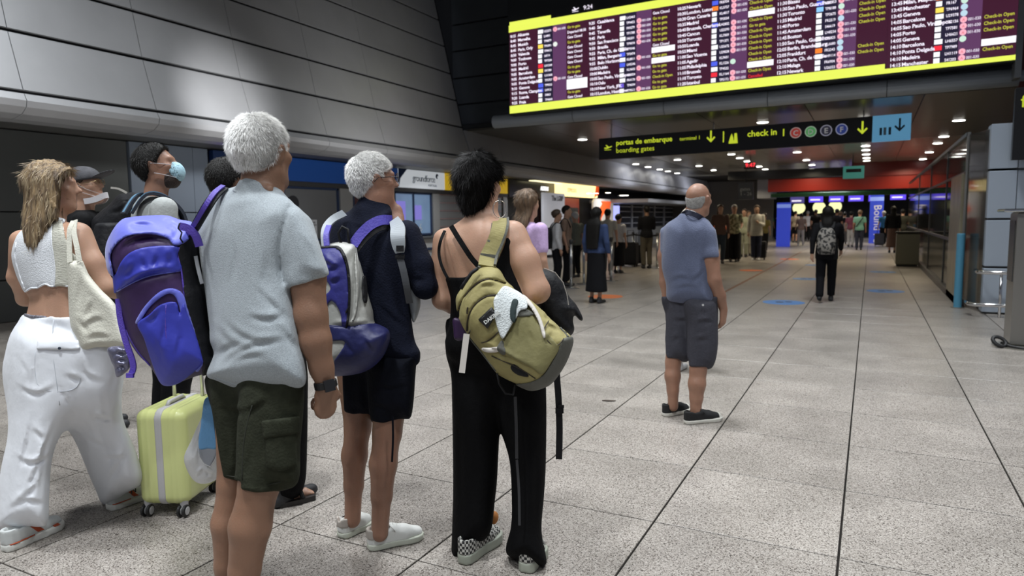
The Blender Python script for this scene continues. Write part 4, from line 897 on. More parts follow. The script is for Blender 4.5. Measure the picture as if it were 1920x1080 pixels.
def hand(g,F,w,d,n,side,s=1.0,curl=(0.5,0.7,0.6),spread=0.14,thumb=0.8):
    """w wrist, d direction of the metacarpals, n palm-facing normal; side vector points to the thumb side"""
    w=np.asarray(w,float); d=d/np.linalg.norm(d); n=n-d*(n@d); n/=np.linalg.norm(n); t=side-d*(side@d)-n*(side@n); t/=np.linalg.norm(t)
    kn=w+d*0.086*s
    g.cone(F,w,w+d*0.03*s,0.026*s,0.033*s,0.01,flat=n,fs=0.62); g.cone(F,w+d*0.03*s,kn-d*0.012*s,0.036*s,0.039*s,0.015,flat=n,fs=0.42)
    for i,(o,L,r) in enumerate(((0.029,0.070,0.0085),(0.0095,0.078,0.0092),(-0.0105,0.072,0.0088),(-0.0295,0.056,0.0076))):
        b=kn+t*o*s-d*(0.004+0.006*abs(i-1))*s; dd=d+t*spread*(o*10)*0.3; a=0; p=b; rr=r*s
        for j,(fl,sg) in enumerate(zip((0.45,0.30,0.25),curl)):
            a+=sg; q=p+(dd/np.linalg.norm(dd)*math.cos(a)+n*math.sin(a))*L*fl*s*1.05
            g.cone(F,p,q,rr,rr*0.93,0.004); rr*=0.93; p=q
    p=w+d*0.022*s+t*0.026*s+n*0.006*s; q=p+(d*0.6+t*0.65+n*0.25)*0.040*s; g.cone(F,p,q,0.013*s,0.0105*s,0.012)
    q2=q+(d*0.85+t*0.1+n*thumb)/1.25*0.034*s; g.cone(F,q,q2,0.0105*s,0.0095*s,0.004); q3=q2+(d*0.7-t*0.35+n*thumb)/1.25*0.026*s; g.cone(F,q2,q3,0.0095*s,0.0085*s,0.004)
def C3(u,v,D): return np.array([(u-960)/FPX*D,(540-v)/FPX*D,D])
def leg_bare(g,F,hip,knee,ank,rh=0.085,rk=0.055,rc=0.058,ra=0.036,back=None,k=0.02):
    hip,knee,ank=[np.asarray(x,float) for x in (hip,knee,ank)]; b=np.zeros(3) if back is None else back
    g.cone(F,hip,knee,rh,rk,k); c1=knee+(ank-knee)*0.30+b*0.012
    g.cone(F,knee,c1,rk*0.95,rc,k); g.cone(F,c1,knee+(ank-knee)*0.62+b*0.006,rc,rc*0.78,k); g.cone(F,knee+(ank-knee)*0.62+b*0.006,ank,rc*0.72,ra,k)
def foot_axes(heel,toe):
    """heel,toe world ground points -> cam frame points & axes"""
    d=np.array([toe[0]-heel[0],toe[1]-heel[1],0.0]); L=np.linalg.norm(d); d/=L; r=np.array([d[1],-d[0],0]); return d,r,L
def shoe(heel,toe,m_up,m_sole,parent,style='sneaker',h=0.0045,W=0.048,accent=None,lace=None,heeltab=None,toecap=None,name='shoe',lift=0.0,lining=None,logo=None,ankle=None):
    d,r,L=foot_axes(heel,toe); heel=np.array([heel[0],heel[1],lift]); up=np.array([0,0,1.0]); g=None
    lo=np.minimum(heel-0.09,heel+d*L-0.09); hi=np.maximum(heel+0.09,heel+d*L+0.09); lo[2]=-0.01+lift; hi[2]=0.16+lift
    g=Grid(lo,hi,h,'world'); P=lambda a,b,c:heel+d*a*L+r*b+up*c
    S=g.new(); th={'sneaker':0.028,'platform':0.045,'flat':0.022,'sandal':0.022,'runner':0.034}[style]
    # sole plan: chain of flat discs
    def plan(F,grow,z0,z1):
        X,Y,Z=g.all(); a=((X-heel[0])*d[0]+(Y-heel[1])*d[1])/L; b=(X-heel[0])*r[0]+(Y-heel[1])*r[1]
        aa=np.clip(a,0,1); w=W*np.interp(aa,[0,.06,.2,.45,.7,.85,.95,1.0],[.35,.66,.76,.76,1.0,.96,.66,.2]).astype(np.float32)+grow
        e=np.abs(a-aa)*L; dr=np.abs(b)-w; pd=np.sqrt(np.maximum(dr,0)**2+e*e)+np.where(e>0,0,np.minimum(dr,0)); z=np.maximum(z0-(Z-lift),(Z-lift)-z1); 
        return np.maximum(pd,z).astype(np.float32)*0.85
    toeup=0.0
    So=plan(None,0.002,0.001,th)
    U=g.new()
    g.loft(U,[P(.06,0,th+.0),P(.10,0,th+.02),P(.13,0,th+.045),P(.14,0,th+.062)],[.034,.036,.034,.033],[.040,.045,.046,.045],r,d,2.4,0)
    g.chain(U,[P(.10,0,th+.016),P(.35,0,th+.020),P(.62,0,th+.012),P(.86,0,th+.002)],[.037,.040,.040,.032],0.02,flat=up,fs=0.9)
    g.chain(U,[P(.22,0,th+.040),P(.42,0,th+.036),P(.62,0,th+.018)],[.026,.026,.024],0.02)
    X,Y,Z=g.all(); U=np.maximum(U,plan(None,-0.001,th-0.004,0.2)*1.0); U=np.maximum(U,(th-0.004)-(Z-lift))
    a=((X-heel[0])*d[0]+(Y-heel[1])*d[1])/L
    top=np.interp(np.clip(a,0,1),[0,.08,.22,.34,.42,1],[.062,.068,.050,.056,.075,.075]).astype(np.float32)
    U=np.maximum(U,(Z-lift)-(th+top-0.0))
    if ankle is not None or True:   # opening
        g.ell(U,P(.19,0,th+.075),np.array([r,d,up]),(.026,.048,.040),0.0,sub=True)
    root=solid(g,U,name,m_up,parent,1)
    solid(g,So,'sole',m_sole,root,1)
    if accent is not None:
        st=np.maximum(np.abs((Z-lift)-th)-0.004,np.minimum(U,So)-0.0015); st=np.maximum(st,np.minimum(np.abs(a-.22)-.2,np.abs(a-.78)-.06)) ; solid(g,st.astype(np.float32),'accent_stripe',accent,root,0)
        sw=np.maximum(U-0.0025,np.abs(((a-.45)*0.9+((Z-lift)-th)*3-.08))-.05); sw=np.maximum(sw,np.maximum(th+.004-(Z-lift),(Z-lift)-th-.045)); solid(g,sw.astype(np.float32),'side_patch',accent,root,0)
    if heeltab is not None:
        ht_=np.maximum(U-0.0025,np.maximum(a-.11,th+.022-(Z-lift))); solid(g,ht_.astype(np.float32),'heel_tab',heeltab,root,0)
    if toecap is not None:
        ht_=np.maximum(np.minimum(U,So)-0.0025,np.maximum(.86-a,th-.012-(Z-lift))); solid(g,ht_.astype(np.float32),'toe_cap',toecap,root,0)
    if lace is not None:
        b=MB()
        for i in range(5):
            t=.36+.065*i; z=th+.072-.0062*i
            b.tube([P(t,-.024,z-.012),P(t+.012,-.012,z-.001),P(t+.02,0,z+.001),P(t+.012,.012,z-.001),P(t,.024,z-.012)],0.0028,6)
            b.tube([P(t,-.022,z-.010),P(t+.05,.022,z-.016)],0.0024,6)
        for e in (-1,1): b.tube([P(.37,0,th+.062),P(.36,e*.02,th+.072),P(.40,e*.04,th+.060),P(.44,e*.038,th+.045)],0.0024,6)
        b.build('laces',lace,root,smooth=True)
    if lining is not None:
        b=MB(); b.tube([P(.20+.155*math.cos(q),.026*math.sin(q),th+.050+.008*math.cos(q)) for q in np.linspace(0,6.28,14)[:-1]],0.0035,6,closed=True); b.build('collar_edge',lining,root,smooth=True)
    if logo:
        pc_=P(.5,W*0.93,th+.03); q=r
        text(logo,tuple(pc_+r*0.004-d*0.03),0.04,mat('logo_black',(0.02,0.02,0.02),0.5),root,rot=Matrix((tuple(d),tuple(up),tuple(r))).transposed(),name='side_logo')
    return root
SKIN=mat('skin_tan',(0.27,0.145,0.09),0.5,noise=0.14,nscale=9,bump=0.12,bscale=180,sss=0.08)
SKIN2=mat('skin_fair',(0.50,0.29,0.195),0.5,noise=0.12,nscale=7,bump=0.08,bscale=150,sss=0.1)
SKIN3=mat('skin_ruddy',(0.36,0.19,0.125),0.48,noise=0.22,nscale=6,bump=0.12,bscale=150,sss=0.08)
SKIND=mat('skin_brown',(0.28,0.15,0.09),0.5,noise=0.1,nscale=7,sss=0.05)
SILV=mat('hair_silver',(0.50,0.49,0.47),0.55,noise=0.35,nscale=60,bump=0.5,bscale=160,bstretch=(1,1,0.3))
SILVB=mat('hair_silver_strand',(0.92,0.91,0.89),0.5)
BLK=mat('hair_black',(0.005,0.0045,0.0045),0.7,spec=0.1,noise=0.3,nscale=40,bump=0.4,bscale=140); BLKB=mat('hair_black_strand',(0.007,0.006,0.006),0.6,spec=0.2)
def hair_cap(g,c,A,s,th=0.018,front=0.035,nape=-0.075,lift=0.0,seed=1,amp=0.004,slope=0.9,sides=True,earcut=True):
    """close cut hair: skull shell kept behind the hair line"""
    r,f,u=A; P=lambda x,y,z:np.asarray(c)+s*(x*r+y*f+z*u); H=g.new()
    g.ell(H,P(0,-0.014,0.028+lift),np.array([r,f,u]),((0.077)*s+th,(0.098)*s+th,(0.095)*s+th*1.1),0)
    g.ell(H,P(0,-0.045,-0.045),np.array([r,f,u]),(0.058*s+th*.5,0.055*s+th*.6,0.06*s),0.03)
    X,Y,Z=g.all(); q=[X-c[0],Y-c[1],Z-c[2]]; fx=q[0]*f[0]+q[1]*f[1]+q[2]*f[2]; ux=q[0]*u[0]+q[1]*u[1]+q[2]*u[2]; rx=np.abs(q[0]*r[0]+q[1]*r[1]+q[2]*r[2])
    # hairline: forward limit grows with height
    lim=np.interp(ux/s,[-.12,-.03,0.0,.035,.06,.10,.2],[-.045,-.030,.012,.030,front,front+.035,.2]).astype(np.float32)*s
    H=smax(H,(fx-lim)*0.8,0.008); H=smax(H,(nape*s-ux)*0.8,0.02)
    if earcut: 
        for e in (-1,1): g.ell(H,P(e*0.082,0.002,-0.010),np.array([r,f,u]),(0.03*s,0.024*s,0.034*s),0.004,sub=True)
    H=H+(th*1.05*np.clip((0.015-(ux/s))/0.075,0,1)).astype(np.float32)
    return H+amp*wave(g,seed,95,9)
# ================================================================== FOREGROUND PEOPLE
def ZP(ox,oy,s,pts): return [(ox+a/s,oy+b/s) for a,b in pts]
DOWN=d2c((0,0,-1.0)); RGT=d2c((1,0,0)); FWD=d2c((0,1.0,0)); GXB=-0.52
def _creases(g,F,items,w,fade):
    """items: (polyline px, sign*depth, width factor); all drawn into one picture-space map, sampled once"""
    Dm=float(g.ax[2].mean()); L=[(spline(l,False,4),d,f) for l,d,f in items]; A=np.concatenate([l for l,_,_ in L]); u0,v0=np.floor(A.min(0)-30); u1,v1=np.ceil(A.max(0)+30)
    uu=np.arange(u0,u1+1); vv=np.arange(v0,v1+1); M=np.zeros((len(uu),len(vv)))
    for l,d,f in L:
        lo=l.min(0)-26; hi=l.max(0)+26; i0,i1=int(max(lo[0]-u0,0)),int(min(hi[0]-u0+1,len(uu))); j0,j1=int(max(lo[1]-v0,0)),int(min(hi[1]-v0+1,len(vv)))
        a_,b_=uu[i0:i1],vv[j0:j1]; D=dist2(l,a_,b_,False)*Dm/FPX; K=np.exp(-(D/(w*f))**2)
        if fade:
            ln=np.linalg.norm(l[1:]-l[:-1],axis=1).sum(); r=max(4,ln*0.33)
            for e in (l[0],l[-1]): K=K*(1-np.exp(-((a_[:,None]-e[0])**2+(b_[None,:]-e[1])**2)/r**2))
        M[i0:i1,j0:j1]+=d*K
    M[0]=0;M[-1]=0;M[:,0]=0;M[:,-1]=0
    U,V=g.pxuv(); oi=np.clip(U-np.float32(u0),0,len(uu)-1.001); oj=np.clip(V-np.float32(v0),0,len(vv)-1.001); a_=oi.astype(np.int32); b_=oj.astype(np.int32); fa=oi-a_; fb=oj-b_; M=M.astype(np.float32)
    F+=M[a_,b_]*(1-fa)*(1-fb)+M[a_+1,b_]*fa*(1-fb)+M[a_,b_+1]*(1-fa)*fb+M[a_+1,b_+1]*fa*fb
def crease(g,F,line,w=0.008,dep=0.006): _creases(g,F,[(line,dep,1.0)],w,False)
def crease2(g,F,lines,w=0.012,dep=0.006):
    """ridge with a valley beside it for each polyline, dying out at the ends"""
    it=[]
    for l in lines: it+=[(l,dep*1.7,1.0),([(a-2,b-7) for a,b in l],-dep*1.2,1.25)]
    _creases(g,F,it,w,True)
def on(g,F,pts,off=0.002,smooth=3):
    """points of a picture polyline dropped onto the near surface of F (world coordinates)"""
    P=spline(pts,False,smooth) if smooth>1 and len(pts)>2 else np.array(pts,float); out=[]; zs=g.ax[2]
    for u,v in P:
        i=np.clip(np.rint(((u-960)/FPX*zs-g.ax[0][0])/g.h).astype(int),0,g.shape[0]-1); j=np.clip(np.rint(((540-v)/FPX*zs-g.ax[1][0])/g.h).astype(int),0,g.shape[1]-1)
        f=F[i,j,np.arange(len(zs))]; k=np.nonzero(f<0)[0]
        if len(k)==0: 
            if out: out.append(out[-1]+0*out[-1]) if False else None
            continue
        k=k[0]; z=zs[k]-g.h*(f[k]/(f[k]-f[k-1]+1e-9)) if k>0 else zs[k]
        out.append(pt(u,v,float(z)-off))
    if len(out)>4:
        for _ in range(2): out=[out[0]]+[(out[i-1]+out[i]*2+out[i+1])/4 for i in range(1,len(out)-1)]+[out[-1]]
    return out
def line_on(g,F,pts,r,name,m,parent,off=0.001):
    o=on(g,F,pts,off)
    if len(o)<3: return None
    return MB().tube(o,r,6).build(name,m,parent,smooth=True)
def shell(g,F,poly,th,smooth=True,zmax=None,mid=None):
    """patch of thickness th lying on body F, bounded by an outline"""
    S=g.sd2(poly,smooth); R=np.maximum(F-np.float32(th),S)
    if zmax is not None: R=np.maximum(R,g.ax[2][None,None,:]-np.float32(zmax))
    return np.maximum(R,-(F+np.float32(0.012))).astype(np.float32)
def rootat(u,v,D,name,label,cat,z=0.0,**k):
    p=pt(u,v,D); return empty(name,(p[0],p[1],z),label=label,cat=cat,**k)
def hang(poly,s=1): return poly
# ---------------------------------------------------------------- man in grey T-shirt
TEE=mat('heather_grey',(0.40,0.445,0.475),0.85,noise=0.30,nscale=240,bump=0.25,bscale=300,sheen=0.2,contrast=(0.3,0.7))
KHA=mat('dark_olive_cotton',(0.030,0.033,0.021),0.9,spec=0.15,noise=0.25,nscale=30,bump=0.3,bscale=120)
def grey_man():
    t=rootat(485,700,2.36,'person','man with white hair from behind in grey T-shirt and dark olive cargo shorts','person')
    g=Grid.px(362,196,652,1225,2.05,2.66,0.0068); A=cam_axes(axes_cam(-6,5)); hc=C3(492,290,2.36); s=1.02
    tee=g.pillow([(436,352),(411,362),(388,384),(374,415),(371,440),(376,490),(384,544),(392,607),(393,640),(401,664),(387,702),(404,714),(446,731),(489,736),(532,732),(571,722),(572,684),(563,646),(556,600),(548,545),(538,500),(545,440),(548,400),(536,375),(515,362),(495,353),(462,346)],2.36,0.125,0.13,gx=GXB*0.9,gy=0.05)
    slv=g.pillow([(534,376),(552,384),(567,396),(590,440),(604,480),(614,510),(612,517),(575,531),(539,540),(528,515),(520,470),(518,420)],2.27,0.075,0.065,gx=-0.3)
    tee=smin(tee,slv,0.03); g.chain(tee,[C3(488,385,2.36),C3(486,362,2.36)],[0.10,0.075],0.03)
    crease2(g,tee,[[(470,525),(500,560),(548,606)],[(404,706),(432,672),(480,648),(540,636)],[(398,672),(430,652),(468,646)],[(420,560),(430,610),(480,640),(550,636)],[(400,600),(425,636),(455,650)],[(430,430),(440,480),(436,540)],[(500,460),(496,520),(508,570)],[(455,590),(500,600),(540,590)],[(520,600),(545,640),(560,660)],[(420,690),(470,668),(510,672)],[(560,430),(580,470),(590,505)]],0.011,0.0065)
    crease(g,tee,[(543,388),(530,430),(523,480),(532,530)],0.007,0.007); crease(g,tee,[(540,530),(575,522),(610,508)],0.004,0.004); crease(g,tee,[(398,705),(450,722),(489,727),(568,714)],0.004,0.003)
    tee+=0.003*wave(g,3,24,8)+0.002*wave(g,4,50,8,(1,0.4,1))
    body=g.new()
    g.chain(body,[C3(492,392,2.36),C3(492,345,2.365),hc],[0.075,0.064,0.062],0.03)
    for q in (349,357): g.cone(body,C3(458,q-8,2.32),C3(505,q+4,2.30),0.012,0.012,0.012)
    head(g,body,hc,A,s)
    body=smin(body,np.maximum(tee+0.02,(g.sd2([(360,372),(640,372),(640,760),(360,760)],False))),0.0)
    g.chain(body,[C3(553,430,2.28),C3(576,520,2.26),C3(583,592,2.25)],[0.052,0.058,0.052],0.02)
    g.chain(body,[C3(583,592,2.25),C3(592,640,2.25),C3(603,690,2.26),C3(612,724,2.27)],[0.052,0.049,0.037,0.030],0.02)
    hd=DOWN*0.95-RGT*0.10; hand(g,body,C3(612,722,2.27),hd,-RGT*0.8+FWD*0.35-0.2*DOWN,FWD+0.0*RGT,1.05,(1.25,1.35,1.0),thumb=1.2)
    bk=-FWD
    leg_bare(g,body,C3(450,740,2.44),C3(438,905,2.43),C3(424,1150,2.45),0.085,0.054,0.056,0.037,bk)
    leg_bare(g,body,C3(510,740,2.32),C3(487,905,2.29),C3(446,1165,2.33),0.095,0.066,0.066,0.039,bk)
    for q in (C3(418,1160,2.45),C3(446,1175,2.33)): g.cone(body,q,q+FWD*0.12+DOWN*0.05,0.035,0.025,0.02)
    tee=smin(tee,smax(body-0.010,g.sd2([(440,362),(515,368),(540,372),(575,390),(596,440),(616,512),(575,530),(536,540),(500,560),(400,560)],False)),0.012)
    solid(g,body,'body',SKIN,t,2)
    # left arm, mostly hidden by the pack: carried in front, holding the bag
    lf=g.pillow([(388,700),(398,769),(406,842),(417,899),(452,905),(464,850),(476,780),(486,690)],2.45,0.10,0.085,gx=GXB*0.5)
    rf=g.pillow([(440,690),(452,780),(451,850),(450,918),(481,924),(523,919),(558,904),(565,833),(572,722),(566,690)],2.33,0.115,0.10,gx=GXB*0.5)
    sh=smin(lf,rf,0.02); sh=smin(sh,smax(body-0.012,g.sd2([(390,700),(572,700),(566,835),(558,903),(524,918),(480,922),(452,917),(452,902),(418,897),(398,770)],False)),0.012); crease2(g,sh,[[(405,760),(440,772),(470,776)],[(455,775),(480,765),(505,745)],[(460,790),(470,840),(462,900)],[(415,780),(425,830),(430,880)]],0.011,0.008); crease(g,sh,[(452,905),(500,912),(556,893)],0.005,0.003)
    sh+=0.003*wave(g,5,22,8)
    so=solid(g,sh,'shorts',KHA,t,2); KST=mat('stitch_olive',(0.018,0.02,0.013),0.9); line_on(g,sh,[(455,906),(500,912),(554,893)],0.0016,'hem_stitch',KST,so,0.0); line_on(g,sh,[(420,890),(436,894),(450,893)],0.0016,'hem_stitch',KST,so,0.0); line_on(g,sh,[(473,760),(462,800),(455,850),(454,900)],0.002,'inner_seam',KST,so,0.0)
    pk=shell(g,sh,[(497,818),(556,808),(557,872),(530,884),(500,880)],0.010,False,2.36); solid(g,pk,'cargo_pocket',KHA,so,1)
    pf=shell(g,sh,[(489,789),(562,780),(562,812),(494,824)],0.015,False,2.36); solid(g,pf,'pocket_flap',KHA,so,1)
    solid(g,tee,'t_shirt',TEE,t,2)
    SEAM=mat('seam_grey_cotton',(0.30,0.335,0.36),0.9)
    line_on(g,tee,[(541,384),(530,425),(524,475),(531,528)],0.0016,'sleeve_seam',SEAM,t,0.0); line_on(g,tee,[(541,532),(575,523),(609,509)],0.0014,'sleeve_hem',SEAM,t,0.0); line_on(g,tee,[(398,706),(445,723),(489,728),(530,724),(567,714)],0.0014,'bottom_hem',SEAM,t,0.0)
    cc_=pt(484,356,2.36); cb=MB(); cb.tube([cc_+np.array([0.078*math.cos(a),0.076*math.sin(a),0.012*math.sin(a)-0.012*math.cos(a)]) for a in np.linspace(0,6.28,29)[:-1]],0.0045,8,closed=True); cb.build('collar_band',TEE,t,smooth=True)
    g2=Grid.px(418,198,566,345,2.16,2.58,0.005)
    hr=hair_cap(g2,hc,A,s,th=0.012,front=0.06,nape=-0.060,amp=0.0022,seed=2)
    hw=to_world(hc[None])[0]; Aw=axes_cam(-6,5); crown=hw+Aw[2]*0.12*s-Aw[1]*0.05
    fl=lambda P:(P-crown)*np.array([1,1,1.0])+np.array([0,0,-0.03])
    solid(g2,hr,'hair',[SILV,SILVB],t,1,blades=make_blades(14000,0.020,0.0012,fl,3,0.17,jit=0.20))
    # watch
    a=C3(607,704,2.265); b_=C3(614,737,2.27); w0,w1=to_world(a[None])[0],to_world(b_[None])[0]; ax=(w1-w0)/np.linalg.norm(w1-w0)
    wt=empty('wristwatch',tuple(w0+ax*0.02),label='black smart watch on the bare right wrist of the grey T-shirt man',cat='watch')
    wb_=mat('watch_band',(0.012,0.012,0.013),0.5); MB().lathe(w0+ax*0.018,[(0.0355,0),(0.0375,0.002),(0.0375,0.022),(0.0355,0.024)],28,ax).build('strap',wb_,wt,smooth=False)
    rw=np.array([0.8,-0.5,0.25]); rw-=ax*(rw@ax); rw/=np.linalg.norm(rw); c0=w0+ax*0.030+rw*0.041; MB().obox(c0,ax*0.019,np.cross(ax,rw)*0.017,rw*0.0055).build('watch_case',mat('watch_case',(0.02,0.02,0.022),0.25),wt)
    for hx,hy,d in ((418,1195,2.45),(446,1212,2.33)):
        p=pt(hx,hy,d); shoe((p[0]-0.02,p[1]-0.06),(p[0]+0.03,p[1]+0.22),mat('shoe_brown',(0.08,0.05,0.035),0.6),mat('sole_dark',(0.03,0.03,0.03),0.6),t,h=0.007)
grey_man()
# ---------------------------------------------------------------- big blue hiking pack on his left shoulder
PERI=mat('periwinkle_nylon',(0.13,0.15,0.66),0.48,noise=0.15,nscale=14,bump=0.35,bscale=16,sheen=0.3)
ROYAL=mat('royal_nylon',(0.045,0.055,0.46),0.45,noise=0.12,nscale=10,bump=0.35,bscale=14)
AUB=mat('aubergine_nylon',(0.045,0.018,0.085),0.5,noise=0.2,nscale=12,bump=0.35,bscale=16)
BLN=mat('black_nylon',(0.007,0.007,0.009),0.6,spec=0.3,noise=0.2,nscale=15,bump=0.4,bscale=40)
VIO=mat('violet_webbing',(0.10,0.06,0.42),0.5,bump=0.3,bscale=200)
def blue_pack():
    t=rootat(305,600,2.5,'hiking_backpack','tall blue and aubergine hiking backpack slung beside the grey T-shirt man','backpack',z=0.9)
    q=lambda p:ZP(180,380,3.0,p)
    g=Grid.px(192,398,412,732,2.22,2.78,0.0052)
    F=g.pillow(q([(75,220),(110,150),(170,100),(250,92),(380,86),(470,110),(530,120),(560,160),(580,190),(585,300),(600,440),(620,500),(635,680),(665,850),(665,930),(630,957),(560,980),(470,1012),(400,1028),(360,1010),(300,920),(240,860),(190,780),(160,700),(125,570),(108,500),(100,420),(75,370),(65,280)]),2.5,0.165,0.13,gx=0.15,p=2.3)
    crease2(g,F,[q([(120,330),(160,250),(230,205),(330,195),(430,235)]),q([(110,500),(200,450),(300,405),(480,375)])],0.012,0.012)
    crease2(g,F,[q(l) for l in ([(250,290),(270,350),(290,400)],[(330,270),(330,340),(300,400)],[(200,330),(190,390),(170,440)],[(400,260),(410,330),(400,380)],[(380,620),(380,720),(370,820)],[(440,640),(470,760),(440,900)],[(300,700),(350,820),(380,930)],[(350,580),(330,640),(270,690)],[(170,130),(260,125),(350,130)],[(400,110),(450,150),(440,220)])],0.010,0.006)
    F+=0.0035*wave(g,8,34,8)
    solid(g,F,'main_bag',AUB,t,1)
    zn=2.56
    def Pch(nm,poly,m,th): return solid(g,shell(g,F,q(poly),th,zmax=zn+0.25),nm,m,t,1)
    Pch('side_panel',[(470,245),(540,140),(590,180),(600,300),(612,440),(630,500),(645,680),(675,850),(680,940),(600,975),(598,900),(560,760),(520,630),(492,500),(482,380),(462,310)],BLN,0.006)
    Pch('lid',[(55,230),(110,130),(170,85),(380,70),(470,95),(545,110),(560,160),(500,225),(440,240),(400,200),(300,176),(180,188),(110,240),(82,300),(90,360),(100,420),(55,370),(45,280)],PERI,0.009)
    Pch('lid_skirt',[(140,335),(190,282),(270,252),(380,242),(468,250),(460,305),(480,382),(300,410),(200,450),(130,492),(100,510),(92,420),(112,400)],ROYAL,0.006)
    Pch('pocket_rim',[(222,668),(280,575),(360,500),(430,482),(490,515),(520,610),(556,720),(600,880),(596,920),(560,950),(520,800),(480,640),(455,545),(420,510),(370,530),(300,590),(240,680)],PERI,0.008)
    Pch('front_pocket',[(232,682),(300,630),(360,575),(450,560),(470,640),(490,560),(520,640),(560,740),(600,880),(592,915),(480,1008),(400,1032),(352,1000),(300,860),(268,760)],ROYAL,0.012)
    line_on(g,F,q([(120,500),(200,452),(300,410),(400,395),(482,380)]),0.003,'seam_piping',PERI,t,0.004); line_on(g,F,q([(470,250),(462,310),(482,382),(494,500),(522,632),(560,760),(598,880)]),0.003,'seam_piping',VIO,t,0.004)
    line_on(g,F,q([(132,600),(160,690),(195,770),(245,850),(305,915)]),0.004,'seam_piping',VIO,t,0.001); line_on(g,F,q([(395,575),(390,680),(400,800),(430,940)]),0.0022,'pocket_seam',VIO,t,0.013)
    b=MB(); P3=[pt(u,v,D) for u,v,D in ((350,446,2.40),(362,432,2.37),(374,412,2.33),(388,388,2.31),(404,365,2.33),(420,352,2.38))]
    b.strip(P3,0.016,0.004,tuple(-FW)); b.build('shoulder_strap',BLN,t,smooth=False)
    b=MB(); b.strip([p-FW*0.006+np.array([0,0,0.006]) for p in P3],0.008,0.003,tuple(-FW)); b.build('strap_edging',VIO,t)
    b=MB(); b.strip([pt(u,v,D) for u,v,D in ((337,424,2.34),(352,428,2.345),(366,440,2.35),(374,462,2.36))],0.013,0.004,tuple(-FW)); b.build('lid_strap',VIO,t)
    b=MB(); b.tube([pt(u,v,2.315) for u,v in ((337,418),(334,428),(341,436),(338,447),(343,455))],0.0028,7); b.build('cord_loop',BLN,t,smooth=True)
    b=MB(); b.strip([pt(u,v,2.42) for u,v in ((222,560),(226,600),(236,640),(248,675),(250,690),(246,702))],0.010,0.003,tuple(-FW)); b.build('hip_belt',VIO,t)
    b=MB(); b.strip([pt(u,v,2.40) for u,v in ((367,480),(372,505),(379,532))],0.006,0.002,tuple(-FW)); b.build('grey_strip',mat('reflect_grey',(0.35,0.36,0.38),0.4),t)
    b=MB(); b.obox(pt(244,704,2.41),RT*0.012,UP*0.008,FW*0.005); b.build('buckle',VIO,t)
    g=Grid.px(196,644,254,712,2.40,2.66,0.005); F=g.pillow([(202,652),(236,650),(246,664),(244,690),(220,708),(214,690),(206,672)],2.52,0.03,0.02); crease2(g,F,[[(214,660),(240,668)],[(214,672),(242,680)],[(216,686),(240,690)]],0.008,0.007); solid(g,F,'rain_cover_bag',mat('grey_foil',(0.17,0.17,0.25),0.3,0.4,bump=0.5,bscale=50),t,1)
blue_pack()
